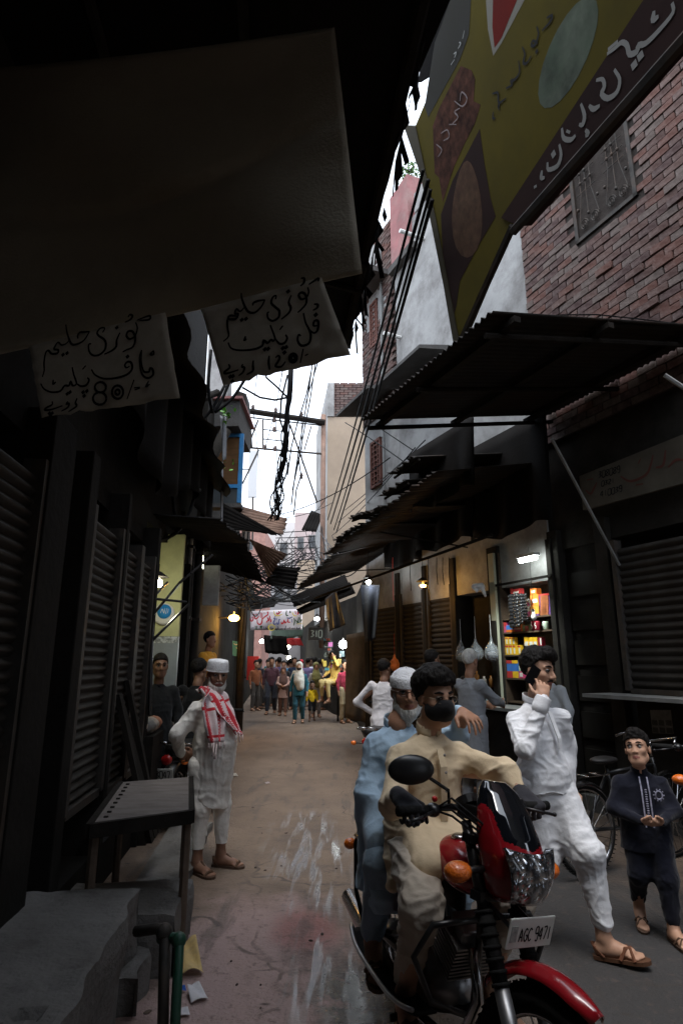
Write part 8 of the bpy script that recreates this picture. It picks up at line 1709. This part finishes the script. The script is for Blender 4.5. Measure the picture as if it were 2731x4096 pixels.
# near shop: man in grey kurta, man behind rider, man in white shirt, seller
figure('grey haired man in long slate kurta buying at the lit store',1898,3225,128,1.72,F_slate,F_slate,'brown','kurta',hair='grey',arms='reach',h=.010,pos=(1.52,7.35),hem=.32,head=(-8,0,0))
figure('dark haired man standing just behind the rider',1735,3200,120,1.73,fb('brown_shirt',.10,.08,.065),fb('dark_trousers_b',.04,.04,.04),'dark',pos=(1.12,7.7),h=.012)
figure('short dark haired boy waiting at the store counter',1838,3200,150,1.38,fb('black_shirt_c',.02,.02,.022),fb('black_trousers_c',.02,.02,.022),'dark',pos=(1.62,8.2),h=.014)
figure('shop seller in pale shirt behind the man on the phone',2222,3200,-60,1.66,fb('pale_shirt_d',.42,.44,.46),fb('dark_trousers_d',.05,.05,.06),'brown',pos=(2.30,6.95),h=.012)
def rider2(label,pos,face,kurta,skin='dark',h=.011):
    t=person(label,(pos[0],pos[1],0),R_(180+face));sz=.80;J=dict(headc=V(.0,.06,sz+.70),neck=V(0,.02,sz+.55),chest=V(0,0,sz+.36),pelvis=V(0,-.02,sz+.06),shR=V(.17,0,sz+.49),shL=V(-.17,0,sz+.49),elR=V(.24,.16,sz+.26),wrR=V(.22,.42,sz+.20),elL=V(-.38,-.02,sz+.27),wrL=V(-.18,.08,sz+.13),hipR=V(.09,0,sz+.05),hipL=V(-.09,0,sz+.05),knR=V(.2,.36,sz-.12),knL=V(-.2,.36,sz-.12),anR=V(.22,.2,.12),anL=V(-.22,.2,.12))
    H_=Head(MT(J['headc'],-14,0,-20,1.0));d=Sdf(h);body_core(d,J);add_head(d,H_,detail=False)
    for sd in 'RL':add_foot(d,J['an'+sd],V(0,1,0));hd=(Vector(J['wr'+sd])-Vector(J['el'+sd])).normalized();add_hand(d,J['wr'+sd],hd,V(0,0,-1),sd,.7)
    soft('body',d,[M_skin[skin]],t,it=1);g=Sdf(h);g.loft([(sz-.04,0,-.01,.19,.15),(sz+.2,0,.0,.165,.125),(sz+.36,0,.0,.165,.115),(sz+.47,0,.0,.13,.09),(sz+.55,0,.01,.06,.06)],.03)
    for sd,sx in(('R',1),('L',-1)):g.chain([V(sx*.09,0,sz+.45),J['sh'+sd],J['el'+sd],J['wr'+sd]],[.05,.062,.058,.045],.03)
    g.cone(V(0,-.06,sz),V(0,-.2,sz-.15),.15,.06,.05);soft('kurta',g,kurta,t,.010,8,(1,1,1.2),8);s=Sdf(h)
    for sd in 'RL':s.chain([J['hip'+sd],J['kn'+sd],J['an'+sd]+V(0,0,.07)],[.11,.09,.06],.03)
    soft('trousers',s,kurta,t,.008,9,(1,1,1.5),9);soft('hair',hair_cap(H_,.009,.013,.056,-.005,-.065,.006),M_hair,t,.005,30);return t
WR=rider2('dark haired man in white shirt seated on a parked motorcycle, hand on hip',(.56,8.3),158,fb('white_shirt_e',.60,.58,.60))
pm=thing('motorcycle','parked dark motorcycle under the man in white shirt','motorcycle',(.56,8.3,0),R_(180+158));motorcycle(pm,(.32,.52,1.04),(-.32,.52,1.04),0,red=M_blackp,detail=False,mirror=((-.18,.5,1.05),(-.30,.50,1.24),(0,1,0)))
# left: man in black on a motorcycle behind the old man
LB=rider2('man in black clothes seated on a motorcycle behind the old man',(-1.62,7.0),172,fb('black_kurta_f',.010,.010,.011));lm=thing('motorcycle','parked motorcycle with rear number plate behind the old man','motorcycle',(-1.62,7.0,0),R_(180+172));motorcycle(lm,(.32,.52,1.04),(-.32,.52,1.04),0,red=M_blackp,detail=False,plate_rear='3047')
# parked pair farther on the left, and the couple on a motorcycle
pk=copy_tree(lm);pk.location=(at(935,2830,22).x,22.0,0);pk.rotation_euler=(0,0,R_(8));pk['label']='motorcycle parked by the cable-wrapped pole on the left'
cm=copy_tree(lm);cm.location=(at(1035,2815,23.5).x,23.5,0);cm.rotation_euler=(0,0,R_(4));cm['label']='motorcycle carrying the couple away down the lane'
def light_rider(label,pos,kurta,scarf=None,sz=.80,h=.02):
    t=person(label,(pos[0],pos[1],0),R_(4));H_=Head(MT(V(0,.04,sz+.70),0,0,0,1));d=Sdf(h);d.cone(V(0,0,sz+.62),V(0,0,sz+.4),.05,.1,.03);d.cone(V(0,0,sz+.4),V(0,0,sz),.1,.12,.04);add_head(d,H_,detail=False)
    for sx in(1,-1):d.chain([V(sx*.1,0,sz+.03),V(sx*.2,.34,sz-.1),V(sx*.22,.2,.14)],[.08,.06,.04],.03);add_foot(d,V(sx*.22,.2,.12),V(0,1,0))
    soft('body',d,M_skin['brown'],t);g=Sdf(h);g.loft([(sz-.15,0,-.03,.22,.17),(sz+.2,0,0,.19,.14),(sz+.36,0,0,.18,.12),(sz+.47,0,0,.14,.09),(sz+.56,0,0,.07,.06)],.03)
    for sx in(1,-1):g.chain([V(sx*.1,0,sz+.44),V(sx*.18,.02,sz+.42),V(sx*.24,.18,sz+.25),V(sx*.2,.4,sz+.22)],[.06,.065,.06,.05],.03);g.chain([V(sx*.1,0,sz),V(sx*.2,.34,sz-.1),V(sx*.22,.2,.25)],[.12,.09,.07],.04)
    soft('clothes',g,kurta,t,.015,6)
    if scarf:c=Sdf(h);H_.ell(c,(0,-.02,.02),(.1,.12,.115),.02);c.cone(V(0,-.02,sz+.6),V(0,-.05,sz+.25),.1,.2,.06);soft('head_scarf',c,scarf,t,.015,7)
    else:soft('hair',hair_cap(H_,.014,.014,.058,-.005,-.06,.008),M_hair,t,.005,30)
    return t
light_rider('man in dark green riding away with a woman behind him',(cm.location.x-.02,23.7),fb('dark_green_cloth',.04,.05,.045));light_rider('woman in grey shawl riding pillion away down the lane',(cm.location.x+.02,23.2),fb('grey_shawl_cloth',.13,.15,.17),fb('grey_shawl',.15,.17,.19))
# man in the lit doorway, man in orange
figure('man in dark clothes standing inside the lit doorway',640,3000,25,1.66,fb('charcoal_kurta',.015,.016,.018),fb('charcoal_trousers',.015,.016,.018),'dark','kurta',pos=(-1.985,6.78),h=.011,detail=True)
figure('man in orange shirt standing raised at the left stall',822,2800,70,1.66,fb('orange_shirt',.68,.33,.04),fb('brown_trousers_g',.07,.05,.04),'brown','shirt',pos=(LP(10.4,.14,0).x,10.2),h=.012,arms='front',z0=.40)
mb=MB();fbox(mb,LP,9.8,10.9,.0,.48,0,.40);mb.build('stall_step',M_conc,origin=LP(10.3,.2,0),label='raised concrete stall step under the man in orange',cat='step')
# ------------------------------------------------------------------ right edge: bicycle and covered motorcycle behind the boy
bi=thing('bicycle','dark bicycle leaning on the counter behind the boy','bicycle',(2.35,5.35,0),R_(-62))
def bicycle(t):
    P=lambda*a:Vector(a)
    for y in(.52,-.52):wheel(t,P(0,y,.33),P(1,0,0),.33,.018,28)
    mb=MB()
    for pts in([P(0,-.12,.30),P(0,-.22,.78)],[P(0,-.20,.72),P(0,.36,.74)],[P(0,-.12,.30),P(0,.38,.66)],[P(0,-.12,.30),P(0,-.52,.33)],[P(0,-.52,.33),P(0,-.21,.73)],[P(0,.36,.80),P(0,.40,.62),P(0,.52,.33)]):mb.tube(pts,.015,8)
    link('frame',mb.mesh('frame',M_blackp,True),t);mb=MB();mb.tube([P(.28,.28,.95),P(.24,.38,.98),P(0,.36,.93),P(-.24,.38,.98),P(-.28,.28,.95)],.011,8);mb.tube([P(0,.36,.80),P(0,.36,.93)],.012,6);link('handlebar',mb.mesh('handlebar',M_chrome,True),t)
    mb=MB();mb.ball((0,-.24,.82),(.08,.14,.03),8);link('saddle',mb.mesh('saddle',M_vinyl,True),t);mb=MB();mb.tube([P(.0,-.12,.30),P(.09,-.12,.30),P(.09,-.05,.16)],.01,6);mb.tube([P(-.0,-.12,.30),P(-.09,-.12,.30),P(-.09,-.19,.44)],.01,6);link('crank',mb.mesh('crank',M_chrome),t)
    for y in(.52,-.52):arc_fender(t,P(0,y,.33),(1,0,0),.355,R_(20),R_(165),.05,M_chrome,'mudguard')
    mb=MB()
    for x in(-.05,.05):mb.tube([P(x,-.25,.72),P(x,-.75,.72),P(x,-.52,.33)],.006,5)
    for y in(-.35,-.5,-.65):mb.tube([P(-.06,y,.72),P(.06,y,.72)],.006,5)
    link('carrier',mb.mesh('carrier',M_chrome),t)
bicycle(bi)
rm=thing('motorcycle','parked red motorcycle with plastic over its seat at the right edge','motorcycle',(2.72,4.62,0),R_(150));motorcycle(rm,(.32,.52,1.04),(-.32,.52,1.04),R_(-10),red=mat('dark_red_enamel',(.18,.01,.015),.3,.1,4,coat=.4),detail=False)
pc=thing('plastic_cover','crumpled dark plastic sheet thrown over the parked red motorcycle','cover',(2.62,4.75,.9));d=Sdf(.014);Mr=WM(rm);d.chain([Mr@V(0,.55,1.08),Mr@V(0,.1,.98),Mr@V(0,-.45,.86)],[.16,.20,.17],.05);d.cone(Mr@V(.1,.4,1.0),Mr@V(.2,.3,.75),.1,.06,.06);o=soft('sheet',d,mat('dark_clear_plastic',(.035,.035,.035),.14,.4,9,spec=.8,bump=.5,bscale=20),pc,.045,9,(1,1,.7),77);o.location=-Vector(pc.location)
# poster on the counter front
pp=thing('wall_calendar','pale calendar poster on the dark counter front','poster',RP(-.1,.02,.8));A=RP(*(lambda q:(q[0],.016,q[1]))(Rsz(2597,2840,.016)));B=RP(*(lambda q:(q[0],.016,q[1]))(Rsz(2680,2840,.016)));mb=MB();mb.slab(A-Z*.22,B-Z*.22,B,A,.004,nR);mb.build('sheet',mat('calendar_paper',(.16,.15,.14),.8,.3,12),pp)
for i in range(6):u=(i%3+.5)/3;v=.05+.07*(i//3);mb=MB();c=A.lerp(B,u)-Z*(.07+v)+nR*.003;mb.slab(c-dR*.03-Z*.025,c+dR*.03-Z*.025,c+dR*.03+Z*.025,c-dR*.03+Z*.025,.003,nR);mb.build('printed_square',mat('calendar_ink',(.07,.065,.06),.8,.3,12),pp)
